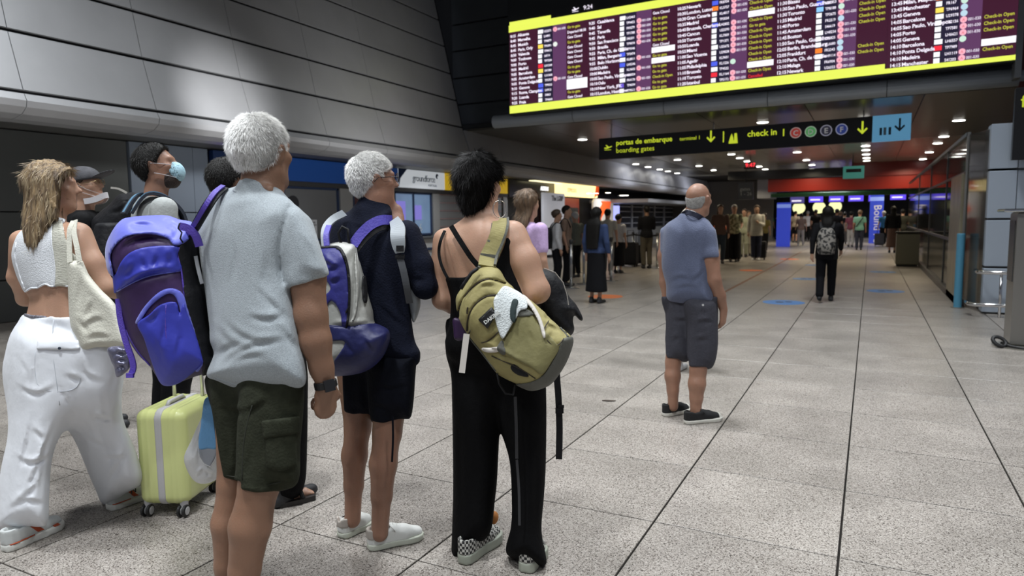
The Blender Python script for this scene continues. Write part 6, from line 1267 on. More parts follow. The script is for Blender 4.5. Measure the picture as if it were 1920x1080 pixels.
# ---------------------------------------------------------------- blonde woman
BLO=mat('hair_blonde',(0.36,0.25,0.13),0.5,noise=0.9,nscale=16,nstretch=(3,3,0.35),bump=0.8,bscale=60,bstretch=(3,3,0.2),col2=(0.11,0.07,0.04),contrast=(0.38,0.62))
BLO2=mat('hair_blonde_strand',(0.46,0.36,0.22),0.45,noise=0.8,nscale=5,nstretch=(6,6,1),col2=(0.12,0.08,0.05),contrast=(0.4,0.6))
WPA=mat('white_cotton',(0.74,0.76,0.80),0.8,bump=0.35,bscale=14,sheen=0.1); CRO=mat('white_knit',(0.74,0.76,0.79),0.85,bump=0.4,bscale=160); CRR=mat('cream_rib_knit',(0.56,0.55,0.47),0.9,bump=0.8,bscale=60,bstretch=(1,1,6))
def blonde():
    t=rootat(110,700,3.2,'person','woman with long blonde hair in white crop top and loose white trousers, mid-stride','person')
    g=Grid.px(-18,286,286,1046,2.80,3.62,0.0085); A=cam_axes(axes_cam(38,2)); hc=C3(100,352,3.2); s=0.96
    body=g.new(); g.chain(body,[C3(96,440,3.2),C3(98,405,3.2),C3(100,375,3.2)],[0.066,0.050,0.050],0.03); head(g,body,hc,A,s,fem=True)
    to=g.pillow([(60,424),(40,436),(28,452),(24,480),(34,515),(48,548),(55,562),(50,588),(44,612),(80,640),(150,640),(158,600),(152,560),(158,520),(160,470),(152,432),(126,416),(100,410),(80,414)],3.2,0.105,0.12,gx=-0.35)
    body=smin(body,to,0.02); crease(g,body,[(92,545),(88,565),(86,590)],0.010,0.005)
    g.chain(body,[C3(148,440,3.13),C3(172,495,3.12),C3(196,540,3.13)],[0.056,0.050,0.043],0.03); g.chain(body,[C3(196,540,3.13),C3(222,545,3.22),C3(250,535,3.32)],[0.043,0.038,0.028],0.02); hand(g,body,C3(250,535,3.32),RGT*0.3+FWD*0.9,DOWN,-RGT,0.9,(0.5,0.6,0.5))
    g.chain(body,[C3(38,450,3.28),C3(33,520,3.34),C3(46,560,3.44)],[0.045,0.040,0.035],0.03); g.chain(body,[C3(46,560,3.44),C3(80,570,3.56)],[0.035,0.028],0.02)
    g.chain(body,[C3(75,680,3.15),C3(40,975,3.08)],[0.055,0.03],0); g.chain(body,[C3(140,680,3.2),C3(225,905,3.42)],[0.055,0.03],0)
    solid(g,body,'body',SKIN2,t,2)
    tp=smax(to-0.008,g.sd2([(10,400),(140,400),(118,418),(124,450),(128,470),(165,500),(165,536),(128,537),(112,534),(98,538),(84,533),(70,540),(58,541),(46,548),(10,548)],False),0.003); tp=np.maximum(tp,-(to+0.02)); tp+=0.001*wave(g,50,70,6)
    o=solid(g,tp,'crop_top',CRO,t,1)
    solid(g,shell(g,tp,[(96,418),(116,412),(124,450),(150,480),(150,545),(100,541),(102,500),(97,460)],0.004,False,3.3),'rib_panel',CRR,o,1)
    for nm,ln_ in (('ruffle',[(97,420),(96,450),(100,480),(103,510),(101,538)]),('lettuce_hem',[(130,536),(112,534),(98,537),(84,532),(70,539),(58,540),(47,547)]),('ruffle',[(30,455),(27,480),(36,515),(46,542)]),('ruffle',[(118,412),(124,430),(127,450)])):
        L_=spline(ln_,False,10); o_=on(g,tp,[(u+(1.5 if i%2 and nm=='ruffle' else 0),v+(1.7 if i%2 and nm!='ruffle' else 0)) for i,(u,v) in enumerate(L_)],0.003,1)
        if len(o_)>3: MB().tube(o_,0.0042,6).build(nm,CRO,o,smooth=True)
    hip=g.pillow([(48,589),(36,610),(20,660),(13,700),(30,760),(80,800),(130,790),(200,760),(212,700),(200,650),(175,610),(140,592),(90,594)],3.2,0.13,0.14,gx=-0.25)
    re=g.pillow([(34,622),(16,680),(18,760),(14,820),(3,870),(-6,930),(-8,985),(20,992),(60,989),(88,983),(92,930),(97,868),(112,810),(126,760),(122,700),(110,630)],3.12,0.12,0.10,gx=-0.2)
    fr=g.pillow([(90,690),(118,775),(150,850),(180,920),(190,942),(204,946),(235,926),(268,903),(258,855),(232,790),(222,740),(228,690),(212,650),(160,640)],3.3,0.11,0.10,gx=-0.2,gy=-0.42)
    pa=smin(smin(hip,re,0.12),fr,0.12); pa=smin(pa,smax(body-0.008,g.sd2([(30,594),(180,594),(215,660),(270,900),(150,900),(118,790),(80,984),(-10,984),(14,700)],False)),0.012)
    crease2(g,pa,[[(120,770),(100,800),(60,900),(30,960)],[(98,690),(120,740),(150,790)],[(20,850),(60,870),(100,850)],[(60,760),(50,830),(30,900)],[(85,800),(78,880),(70,960)],[(170,700),(180,790),(215,880)],[(170,780),(215,790)],[(190,860),(240,860)],[(195,920),(215,880),(225,840)],[(10,960),(50,940),(88,950)],[(150,650),(160,700),(200,720)],[(25,720),(70,740),(110,720)],[(60,800),(85,830)],[(205,660),(214,700),(205,740)],[(60,640),(66,690),(60,730)],[(160,820),(200,840)],[(120,700),(160,720)],[(30,660),(50,700),(48,740)],[(185,700),(196,760),(200,820)],[(235,830),(225,870),(200,905)],[(75,900),(50,930),(20,945)],[(140,760),(165,800),(172,850)]],0.010,0.0075)
    pa+=0.003*wave(g,55,26,9)+0.0025*wave(g,56,55,8,(1,0.25,1))
    po=solid(g,pa,'trousers',WPA,t,2)
    solid(g,shell(g,pa,[(70,638),(112,636),(150,638),(151,656),(110,656),(68,656)],0.008,False,3.25),'pocket_flap',WPA,po,1)
    line_on(g,pa,[(100,600),(98,650),(104,700),(112,760)],0.0018,'back_seam',mat('seam_white',(0.5,0.52,0.56),0.8),po,0.0); line_on(g,pa,[(66,660),(66,700),(74,728),(110,735),(146,728),(152,700)],0.0016,'pocket_seam',MATS['seam_white'],po,0.0); b=MB(); b.lathe(on(g,pa,[(112,653),(112,654)],0.010,1)[0],[(0.006,0),(0.006,0.004)],12,-FW); b.build('button',mat('button_dark',(0.03,0.04,0.06),0.4),po)
    b=MB(); b.tube([pt(u,v,D) for u,v,D in ((47,590,3.18),(60,593,3.11),(90,595,3.075),(120,593,3.055),(140,590,3.06))],0.006,8); b.build('waistband',mat('waist_grey',(0.30,0.29,0.34),0.7,noise=0.8,nscale=120),po,smooth=True)
    # hair
    g2=Grid.px(32,290,168,478,2.93,3.42,0.0062); r,f,u=A; P=lambda x,y,z:hc+s*(x*r+y*f+z*u)
    H=g2.new(); g2.ell(H,P(0,-0.014,0.024),np.array([r,f,u]),(0.090,0.110,0.108)); 
    cur=g2.pillow([(62,312),(50,335),(45,375),(42,424),(46,455),(57,470),(77,464),(88,442),(103,414),(128,405),(150,408),(148,370),(142,330),(122,310)],3.13,0.065,0.06,gx=-0.2,gy=0.05)
    H=smin(H,cur,0.03); X,Y,Z=g2.all(); fx=(X-hc[0])*f[0]+(Y-hc[1])*f[1]+(Z-hc[2])*f[2]; ux=(X-hc[0])*u[0]+(Y-hc[1])*u[1]+(Z-hc[2])*u[2]
    H=smax(H,(fx-np.interp(ux,[-.3,-.12,.02,.06,.12],[.03,.025,.045,.075,.2]).astype(np.float32))*0.8,0.008)
    U_,V_=g2.pxuv(); H+= (0.0035*np.sin(U_*0.62+2.2*np.sin(V_*0.035)+1.3*np.sin(U_*0.21))+0.002*np.sin(U_*1.7+V_*0.05)).astype(np.float32)
    hw=to_world(hc[None])[0]; Aw=axes_cam(38,2); cr=hw+Aw[2]*0.14; fl=lambda P_:(P_-cr)*np.array([1,1,0.2])*0.10+np.array([0,0,-0.14])
    solid(g2,H,'hair',[BLO,BLO2],t,1,blades=make_blades(7000,0.040,0.0016,fl,11,0.0,jit=0.03))
    NBW=mat('runner_white',(0.55,0.57,0.56),0.6,bump=0.1,bscale=60); NBS=mat('runner_sole',(0.62,0.62,0.58),0.6); NBO=mat('runner_orange',(0.42,0.07,0.02),0.6)
    shoe(gnd(8,1036),gnd(116,985),NBW,NBS,t,style='runner',h=0.0055,accent=NBO,W=0.052)
    shoe(gnd(203,958),gnd(284,926),NBW,NBS,t,style='runner',h=0.0055,accent=NBO,logo='N',W=0.052)
blonde()
def tote():
    t=rootat(180,600,3.02,'tote_bag','plain cream cotton tote bag hanging from the blonde woman\'s shoulder','tote bag',z=0.8)
    g=Grid.px(112,478,254,666,2.86,3.16,0.0055); F=g.pillow([(126,492),(140,489),(153,488),(160,502),(168,518),(190,544),(216,570),(228,605),(241,650),(210,651),(180,652),(154,657),(142,632),(132,610),(128,570),(126,530)],3.0,0.05,0.035,gx=-0.3,smooth=True)
    crease2(g,F,[[(150,500),(150,540),(146,580)],[(150,620),(180,600),(200,610)],[(155,640),(185,630),(215,640)],[(170,560),(165,600)],[(140,590),(170,630)]],0.012,0.0045); F+=0.003*wave(g,60,30,7); solid(g,F,'bag_body',mat('cream_cotton',(0.60,0.585,0.50),0.85,bump=0.3,bscale=120),t,1)
    for pts in (((131,492,2.99),(130,460,3.01),(131,430,3.03),(138,414,3.06)),((149,490,2.96),(144,462,2.98),(139,436,3.02),(141,413,3.06))):
        b=MB(); b.strip([pt(*p) for p in pts],0.011,0.002,tuple(-FW)); b.build('handle',MATS['cream_cotton'],t)
tote()
# ---------------------------------------------------------------- lime suitcase with plastic bag
def suitcase():
    p1=gnd(284,966); p2=gnd(343,967); p3=gnd(385,925); e1=(p2-p1)/np.linalg.norm(p2-p1); e2=p3-p2; e2-=e1*(e2@e1); e2/=np.linalg.norm(e2); W2=0.125; L2=0.185
    c=(p1+p2)/2+e2*(L2-0.03)
    t=empty('trolley_suitcase',tuple(c),label='small lime-yellow hard-shell trolley suitcase standing on the floor beside the white bag',cat='suitcase')
    LIMY=mat('lime_shell',(0.62,0.66,0.27),0.28,0.0,0.5,coat=0.3); GRB=mat('grey_zip_band',(0.47,0.46,0.46),0.5); WHL=mat('wheel_white',(0.5,0.5,0.5),0.4); RUB=mat('wheel_rubber',(0.015,0.015,0.015),0.5)
    cz=0.06+0.235; g=Grid((c[0]-.26,c[1]-.26,0.03),(c[0]+.26,c[1]+.26,0.58),0.0055,'world'); X,Y,Z=g.all()
    a=(X-c[0])*e1[0]+(Y-c[1])*e1[1]; b=(X-c[0])*e2[0]+(Y-c[1])*e2[1]; z=Z-cz+0*a; R=0.045
    def rbox(wx,wy,wz,R): qa=np.maximum(np.abs(a)-wx+R,0); qb=np.maximum(np.abs(b)-wy+R,0); qc=np.maximum(np.abs(z)-wz+R,0); return np.sqrt(qa**2+qb**2+qc**2)-R
    F=rbox(W2,L2,0.235,R)
    rib=0.0025*np.maximum(0,np.cos(a*2*np.pi/0.028))*(np.abs(a)>0.035)*(np.abs(a)<0.09); F=(F-rib).astype(np.float32)
    solid(g,F,'shell',LIMY,t,1)
    Bd=np.maximum(F-0.004,np.abs(a)-0.018).astype(np.float32); bo=solid(g,Bd,'zip_band',GRB,t,1)
    Bz=np.maximum(F-0.006,np.abs(np.abs(a)-0.012)-0.0025).astype(np.float32)
    lg=c+e1*(W2+0.002)-e2*0.03; text('SUI',tuple(lg+np.array([0,0,0.36])),0.03,mat('logo_dark',(0.05,0.05,0.03),0.5),t,rot=Matrix((tuple(e2),(0,0,1),tuple(e1))).transposed())
    for sa,sb in ((-1,-1),(1,-1),(1,1),(-1,1)):
        w=c+e1*sa*(W2-0.035)+e2*sb*(L2-0.03); wo=MB().lathe((w[0],w[1],0.045),[(0.018,0),(0.02,0.03),(0.022,0.05)],12).build('wheel_fork',GRB,t)
        for q in (-1,1):
            wc=np.array([w[0],w[1],0.031])+e1*q*0.013-e1*0.008-e2*0.012; ww=MB().lathe(wc,[(0.022,0),(0.030,0.003),(0.030,0.013),(0.022,0.016)],20,e1).build('wheel',RUB,wo)
            MB().lathe(wc-e1*0.002,[(0.016,0),(0.020,0.001),(0.020,0.019),(0.016,0.020)],16,e1).build('hub',WHL,wo)
    for m in ((-0.03,),(0.03,)):
        pass
    top=cz+0.235
    for k,(o) in enumerate((-0.075,0.075)):
        h0=c+e1*(-0.075)*0+e2*(0.10)+e1*o; MB().tube([(h0[0],h0[1],top-0.01),(h0[0],h0[1],1.0)],0.009,10).build('handle_bar',mat('bar_alu',(0.55,0.55,0.56),0.3,0.7),t,smooth=True)
    h0=c+e2*0.10; MB().tube([h0+e1*-0.08+np.array([0,0,1.0]),h0+e1*0.08+np.array([0,0,1.0])],0.014,10).build('grip',RUB,t,smooth=True)
    MB().tube([c+e2*-0.10+np.array([0,0,top-0.002]),c+e2*-0.08+np.array([0,0,top+0.018]),c+e2*0.04+np.array([0,0,top+0.018]),c+e2*0.06+np.array([0,0,top-0.002])],0.010,10).build('carry_handle',GRB,t,smooth=True)
suitcase()
def plastic_bag():
    t=rootat(385,830,2.62,'plastic_bag','thin translucent white plastic bag hanging beside the olive shorts','plastic bag',z=0.45)
    g=Grid.px(334,735,432,918,2.5,2.76,0.005); F=g.pillow([(396,742),(388,760),(372,795),(356,830),(345,858),(349,878),(365,904),(384,908),(404,900),(420,888),(420,840),(412,790),(402,750)],2.63,0.05,0.045); crease2(g,F,[[(390,770),(375,830),(370,890)],[(380,800),(360,860)],[(384,880),(395,895)],[(365,900),(385,880)]],0.006,0.007); F+=0.003*wave(g,70,60,7)
    solid(g,F,'bag_film',mat('film_white',(0.70,0.70,0.72),0.3,alpha=0.72,bump=0.6,bscale=40),t,1)
    b=MB(); b.tube([pt(u,v,2.62) for u,v in ((399,748),(404,715),(412,690))],0.006,8); b.build('twisted_handle',MATS['film_white'],t)
    m=rootat(390,800,2.57,'face_mask','blue surgical face mask dangling over the white plastic bag','face mask',z=0.6)
    g=Grid.px(362,738,416,892,2.5,2.64,0.0035); F=g.pillow([(383,750),(398,748),(403,790),(407,838),(390,841),(372,840),(377,795)],2.57,0.007,0.008); F+=0.0012*wave(g,71,80,6); solid(g,F,'blue_side',mat('mask_blue',(0.16,0.38,0.66),0.7,bump=0.3,bscale=80),m,1)
    F=g.pillow([(372,839),(407,837),(402,862),(392,876),(382,868),(374,856)],2.575,0.006,0.008); solid(g,F,'white_side',mat('mask_grey',(0.38,0.40,0.44),0.7,alpha=0.9),m,1)
    b=MB(); b.tube([pt(u,v,2.56) for u,v in ((372,840),(374,856),(383,870),(394,875),(403,862),(408,848),(407,838))],0.0016,6); b.build('ear_loop',mat('loop_white',(0.7,0.7,0.7),0.7),m,smooth=True)
plastic_bag()
# ================================================================== BALD MAN
POLO=mat('polo_blue',(0.105,0.125,0.205),0.85,noise=0.15,nscale=120,bump=0.3,bscale=150,sheen=0.2); SLATES=mat('slate_shorts',(0.042,0.042,0.056),0.85,noise=0.15,nscale=60,bump=0.3,bscale=90)
def bald_man():
    t=rootat(1297,600,4.87,'person','bald man in slate-blue polo shirt, dark knee shorts and black canvas shoes','person')
    g=Grid.px(1226,326,1386,806,4.5,5.25,0.0095); A=cam_axes(axes_cam(22,2)); hc=C3(1310,375,4.87); s=0.98
    po=g.pillow([(1281,398),(1268,408),(1254,417),(1246,430),(1241,460),(1241,500),(1249,535),(1253,563),(1284,571),(1336,571),(1337,537),(1332,500),(1334,450),(1332,420),(1320,409),(1300,402)],4.87,0.13,0.13,gx=-0.45)
    sl=g.pillow([(1316,412),(1328,416),(1340,433),(1345,455),(1348,484),(1332,487),(1315,487),(1312,450)],4.78,0.07,0.06,gx=-0.3); sll=g.pillow([(1256,418),(1246,428),(1241,447),(1240,474),(1252,477),(1258,450)],4.97,0.07,0.05)
    po=smin(smin(po,sl,0.02),sll,0.02)
    crease2(g,po,[[(1255,530),(1275,522),(1300,528)],[(1260,545),(1290,538),(1315,545)],[(1275,430),(1280,470),(1278,510)],[(1320,500),(1310,520),(1290,530)]],0.012,0.006); po+=0.004*wave(g,81,22,8)
    b_=g.new(); g.chain(b_,[C3(1298,425,4.87),C3(1303,400,4.87),hc],[0.075,0.066,0.062],0.03); head(g,b_,hc,A,s)
    b_=smin(b_,np.maximum(po+0.02,g.sd2([(1200,402),(1400,402),(1400,600),(1200,600)],False)),0)
    g.chain(b_,[C3(1326,440,4.78),C3(1333,480,4.76),C3(1339,525,4.75)],[0.055,0.055,0.047],0.03); g.chain(b_,[C3(1339,525,4.75),C3(1349,555,4.78),C3(1357,582,4.80)],[0.046,0.042,0.028],0.02)
    hand(g,b_,C3(1357,582,4.80),DOWN*0.97-RGT*0.05,-RGT*0.8+FWD*0.3,FWD,0.98,(0.35,0.4,0.35),thumb=0.6)
    g.chain(b_,[C3(1249,440,4.98),C3(1246,480,4.98),C3(1247,530,4.97)],[0.048,0.046,0.040],0.03); g.chain(b_,[C3(1247,530,4.97),C3(1252,560,4.97),C3(1258,590,4.99)],[0.040,0.036,0.026],0.02); hand(g,b_,C3(1258,590,4.99),DOWN,RGT,FWD,0.95,(0.5,0.6,0.5))
    bk=-FWD; leg_bare(g,b_,C3(1275,600,4.95),C3(1262,680,4.95),C3(1262,762,4.95),0.085,0.055,0.055,0.037,bk); leg_bare(g,b_,C3(1315,600,4.82),C3(1309,695,4.80),C3(1304,776,4.80),0.09,0.058,0.059,0.038,bk)
    sh=smin(g.pillow([(1254,556),(1251,600),(1250,630),(1250,671),(1272,677),(1292,676),(1296,640),(1298,560)],4.95,0.105,0.09,gx=-0.3),g.pillow([(1284,560),(1290,620),(1293,688),(1315,691),(1335,690),(1345,660),(1346,612),(1340,560)],4.82,0.11,0.09,gx=-0.3),0.02)
    sh=smin(sh,smax(b_-0.012,g.sd2([(1240,556),(1345,556),(1345,655),(1336,688),(1293,688),(1292,674),(1250,670)],False)),0.01)
    po=smin(po,smax(b_-0.010,g.sd2([(1238,410),(1262,404),(1320,410),(1342,430),(1349,482),(1314,485),(1312,560),(1250,560),(1252,474),(1238,472)],False)),0.01)
    crease2(g,sh,[[(1260,598),(1275,602),(1292,600)],[(1262,640),(1275,632)],[(1300,610),(1320,604),(1340,606)],[(1300,640),(1330,636)]],0.012,0.007)
    solid(g,b_,'body',SKIN3,t,2); solid(g,sh,'shorts',SLATES,t,2); solid(g,po,'polo_shirt',POLO,t,2)
    b=MB(); b.lathe(pt(1318,572,4.69),[(0.008,0),(0.008,0.003)],10,-FW); b.build('button',mat('button_pale',(0.5,0.5,0.5),0.4),t)
    cb=MB(); cb.strip([pt(u,v,D) for u,v,D in ((1280,402,4.90),(1288,398,4.80),(1300,401,4.77),(1312,407,4.77),(1320,413,4.83))],0.017,0.004,tuple(-FW)); cb.build('collar',mat('collar_navy',(0.015,0.018,0.04),0.8),t)
    cb=MB(); cb.tube([pt(u,v,D) for u,v,D in ((1280,397,4.895),(1288,393,4.795),(1300,396,4.765),(1312,402,4.765))],0.0025,6); cb.build('collar_piping',mat('piping_white',(0.5,0.5,0.52),0.7),t)
    g2=Grid.px(1272,332,1350,412,4.7,5.05,0.006); r,f,u=A; hr=hair_cap(g2,hc,A,s,th=0.004,front=0.02,nape=-0.085,seed=12,amp=0.0015)
    X,Y,Z=g2.all(); ux=(X-hc[0])*u[0]+(Y-hc[1])*u[1]+(Z-hc[2])*u[2]; fx=(X-hc[0])*f[0]+(Y-hc[1])*f[1]+(Z-hc[2])*f[2]; rx=np.abs((X-hc[0])*r[0]+(Y-hc[1])*r[1]+(Z-hc[2])*r[2])
    hr=hr+(0.005*np.clip((ux+0.01)/0.04,0,1)).astype(np.float32); hr=smax(hr,(ux-(0.022+0.25*np.minimum(rx,0.08)))*0.8,0.02); hw=to_world(hc[None])[0]; fl=lambda P:(P-hw)*0.1+np.array([0,0,-1.0])
    solid(g2,hr,'hair',[mat('hair_iron',(0.42,0.41,0.39),0.6,noise=0.3,nscale=60,bump=0.4,bscale=150),mat('hair_iron_strand',(0.55,0.54,0.52),0.6)],t,1,blades=make_blades(2000,0.010,0.0012,fl,5,0.02,jit=0.1))
    CB=mat('canvas_black',(0.010,0.010,0.011),0.8); CW=mat('rubber_white',(0.60,0.58,0.52),0.5)
    shoe(gnd(1244,781),gnd(1292,770),CB,CW,t,h=0.006,toecap=CW); shoe(gnd(1284,795),gnd(1353,787),CB,CW,t,h=0.006,toecap=CW,lace=mat('lace_black',(0.02,0.02,0.02),0.8))
    k=rootat(1248,540,4.95,'shoulder_bag','narrow black bag strap hanging at the left side of the bald man','bag',z=0.9); b=MB(); b.strip([pt(u,v,5.0) for u,v in ((1247,484),(1249,520),(1250,560),(1252,602))],0.014,0.006,tuple(-FW)); b.build('strap',BLN,k); b=MB(); b.obox(pt(1246,541,4.98),RT*0.022,UP*0.016,FW*0.012); b.build('clip',BLN,k)
bald_man()
# ================================================================== GENERAL STANDING PERSON
def person(base,Hh,hd,label,top,bot,skin,hairm,h=0.014,hair='short',legs='trousers',sleeve='short',arms=('down','down'),stride=0.0,hh=None,hp=0,group=None,coat=0.0,shoe_m=None,build=1.0,shoulder=1.0,blades=0,ank=None):
    x0,y0=base; k=Hh/1.75; hd_r=hd if hh is None else hh
    r,f,u=axes_cam(hd,0); A=axes_cam(hd_r,hp); O=np.array([x0,y0,0.0]); P=lambda a,b,c:O+k*(a*r+b*f+c*u)
    g=Grid(O+np.array([-.52,-.52,-.005]),O+np.array([.52,.52,Hh+0.05]),h,'world')
    t=empty('person',(x0,y0,0),label=label,cat='person',group=group)
    hc=P(0,0.02,0)+np.array([0,0,Hh-0.122*k]); L={}
    sk=g.new(); g.chain(sk,[P(0,-.01,1.38),P(0,0.005,1.50),hc],[.07*k,.052*k,.055*k],.03); head(g,sk,hc,A,k*0.98)
    tor=g.new(); g.loft(tor,[P(0,0,.86),P(0,.0,.96),P(0,.005,1.10),P(0,0,1.28),P(0,-.01,1.40),P(0,-.01,1.46)],[.155*k*build,.165*k*build,.140*k*build,.168*k*shoulder,.150*k*shoulder,.07*k],[.10*k*build,.115*k*build,.095*k*build,.112*k,.09*k,.06*k],r,f,2.2)
    st=stride; K=[];An=[]
    for e,sg in ((-1,1),(1,-1)):
        a=P(e*.085,.0,.90); kn=P(e*.09,.03+sg*st*.5,.50); an=P(e*.085,sg*st-.02,.085+(0.07 if sg*st<-0.05 else 0))
        if ank and e in ank: an=np.array([ank[e][0],ank[e][1],.085*k]); kn=(P(e*.085,0,.90)+an)/2+f*.02
        K.append(kn); An.append(an)
    lg=g.new()
    for i,e in enumerate((-1,1)): leg_bare(g,lg,P(e*.085,0,.88),K[i],An[i],.088*k*build,.055*k,.055*k,.036*k,-f)
    arm=g.new(); EL=[]
    for i,e in enumerate((-1,1)):
        S=P(e*.185*shoulder,-.01,1.40); p=arms[i]
        if p=='down': E,Wr,hdv=P(e*.235,-.03,1.13),P(e*.245,.04,.89),-u*.95+f*.15
        elif p=='phone': E,Wr,hdv=P(e*.215,.02,1.13),P(e*.07,.25,1.19),f*.5-e*r*.3+u*.4
        elif p=='hip': E,Wr,hdv=P(e*.30,-.06,1.16),P(e*.17,.06,1.02),-e*r*.8+f*.5
        elif p=='strap': E,Wr,hdv=P(e*.24,.0,1.14),P(e*.13,.16,1.33),u*.7-e*r*.5
        elif p=='fwd': E,Wr,hdv=P(e*.23,.04,1.14),P(e*.20,.30,1.06),f
        elif p=='swing': E,Wr,hdv=P(e*.235,.10,1.14),P(e*.225,.27,.96),f*.5-u*.7
        else: E,Wr,hdv=P(e*.235,-.10,1.14),P(e*.24,-.13,.90),-u
        EL.append((S,E,Wr)); g.chain(arm,[S,E],[.052*k,.040*k],.03); g.chain(arm,[E,Wr],[.040*k,.026*k],.01)
        n_=-e*r*0.8 if p in('down','swing','back') else -u*.6-e*r*.4
        if h<=0.013: hand(g,arm,Wr,hdv,n_,f+u*.3 if p!='strap' else -f,0.95*k,(.35,.45,.35))
        else:
            q=Wr+hdv/np.linalg.norm(hdv)*.09*k; g.cone(arm,Wr,q,.028*k,.032*k,.01); g.cone(arm,q,q+(hdv/np.linalg.norm(hdv)+n_*.5)*.06*k,.024*k,.016*k,.01); g.cone(arm,Wr+(q-Wr)*.3,Wr+(q-Wr)*.7+f*.045*k,.014*k,.012*k,.01)
    body=smin(smin(smin(sk,tor+.012,.02),arm,.02),lg,.03)
    Z=g.ax[2][None,None,:]
    # top
    T=tor-(.012+coat*.02)*k; slv=g.new(); fr={'none':0,'short':.62,'long':1.0}[sleeve]
    for S,E,Wr in EL:
        if sleeve!='none': g.cone(slv,S,S+(E-S)*(fr if sleeve=='short' else 1.0),.066*k,(.058 if sleeve=='short' else .052)*k,.0)
        if sleeve=='long': g.cone(slv,E,E+(Wr-E)*.93,.052*k,.038*k,.01)
    if sleeve!='none': T=smin(T,slv,.03)
    ln={'dress':.45,'skirt':.92,'trousers':.86-coat*.16,'shorts':.86}[legs]*k
    if legs=='dress': g.loft(T,[P(0,0,.45),P(0,0,.7),P(0,0,.95)],[.22*k,.19*k,.165*k],[.17*k,.14*k,.12*k],r,f,2.2,.03)
    elif coat>0: g.loft(T,[P(0,0,.70),P(0,0,1.0),P(0,0,1.2)],[.20*k,.175*k,.16*k],[.14*k,.13*k,.115*k],r,f,2.3,.03)
    else: g.loft(T,[P(0,0,.84),P(0,0,1.0)],[.175*k*build,.165*k*build],[.125*k*build,.115*k*build],r,f,2.3,.03)
    T=np.maximum(T,ln-Z); T=np.maximum(T,Z-(1.475 if sleeve!='none' else 1.40)*k)
    T=T+.0035*wave(g,int(abs(x0*97+y0*13))%1000,24,6)
    Bt=None
    if legs=='skirt':
        Bt=g.new(); g.loft(Bt,[P(0,0,.22),P(0,0,.60),P(0,0,.92),P(0,0,1.0)],[.21*k,.185*k,.17*k,.14*k],[.17*k,.15*k,.13*k,.11*k],r,f,2.2)
    elif legs!='dress':
        Bt=smax(tor-.008,Z-.99*k,.0); cut=(.10 if legs=='trousers' else .50)*k
        for i,e in enumerate((-1,1)):
            g.cone(Bt,P(e*.085,0,.88),K[i],.10*k*build,.078*k,.02); g.cone(Bt,K[i],An[i],.076*k,.066*k,.02)
        Bt=np.maximum(Bt,cut-Z)
    if Bt is not None: Bt=(Bt+.003*wave(g,int(abs(x0*31+y0*7))%1000+3,20,6)).astype(np.float32); body=np.where((Bt<.03)&(Z<.98*k)&(Z>(.12 if legs=='trousers' else .52 if legs=='shorts' else .24)*k),np.maximum(body,Bt+.006),body)
    solid(g,body.astype(np.float32),'body',skin,t,1)
    solid(g,T.astype(np.float32),{'dress':'dress'}.get(legs,'shirt' if not coat else 'jacket'),top,t,1)
    if Bt is not None: solid(g,Bt,{'skirt':'skirt','shorts':'shorts'}.get(legs,'trousers'),bot,t,1)
    sm=shoe_m or mat('far_shoe_dark',(0.02,0.02,0.022),0.6)
    for an in An:
        F=g.new(); z=max(an[2]-.06*k,.028*k); a=an.copy(); a[2]=z; tl=1.0
        up_=an[2]>.12*k
        g.cone(F,a-f*.03*k,a+f*.08*k,.042*k,.040*k,.0); g.cone(F,a+f*.08*k,a+f*.17*k-(u*.05*k if up_ else 0),.040*k,.030*k,.01); g.cone(F,an-f*.01,a,.045*k,.045*k,.01)
        F=np.maximum(F,-(Z-(a[2]-.028*k if not up_ else -1))); F=np.maximum(F,.002-Z); solid(g,F.astype(np.float32),'shoe',sm,t,1)
    if hair!='none':
        gh=Grid(hc-np.array([.19,.19,(.70 if hair=='verylong' else .48) if hair in('long','verylong') else .2]),hc+np.array([.17,.17,.19]),min(h,.011),'world')
        Hf=hair_cap(gh,hc,A,k*.98,th=.016 if hair=='short' else .022,front=.05,nape=-.085,seed=3,amp=.003)
        rr,ff,uu=A
        if hair in('long','verylong'):
            n=.30 if hair=='long' else .62
            gh.loft(Hf,[hc+uu*.05*k-ff*.03,hc-ff*.055*k-uu*.06*k,hc-ff*(.125 if hair=='verylong' else .10)*k-uu*.18*k,hc-ff*(.165 if hair=='verylong' else .115)*k-uu*n*k],[.088*k,.092*k,(.150 if hair=='verylong' else .095)*k,(.12 if hair=='verylong' else .055)*k],[.06*k,.05*k,(.055 if hair=='verylong' else .038)*k,.02*k],rr,ff,2.2,.03)
            Xh,Yh,Zh=gh.all(); Hf=Hf+(.004*np.sin(((Xh-hc[0])*rr[0]+(Yh-hc[1])*rr[1])*230+4*np.sin(Zh*9))).astype(np.float32)
        if hair=='bun': gh.ell(Hf,hc-ff*.10*k+uu*.06*k,np.array(A),(.045*k,.04*k,.045*k),.02)
        if hair=='fringe': pass
        bl=None
        if blades:
            fl=lambda Q_:(Q_-hc)*0.35+np.array([0,0,-.25]) if hair!='short' else (Q_-(hc+uu*.1-ff*.04))
            bl=make_blades(blades,.05 if hair!='short' else .018,.0022,fl,9,.04 if hair!='short' else .25,jit=.12)
        solid(gh,Hf.astype(np.float32),'hair',hairm if not blades else [hairm,hairm],t,1,blades=bl)
    return t,P,(r,f,u),hc,A,k
def cloth(nm,c,**k): return mat('cloth_'+nm,c,0.85,spec=(0.15 if max(c)<0.03 else 0.4),noise=0.15,nscale=30,bump=0.25,bscale=80,**k)
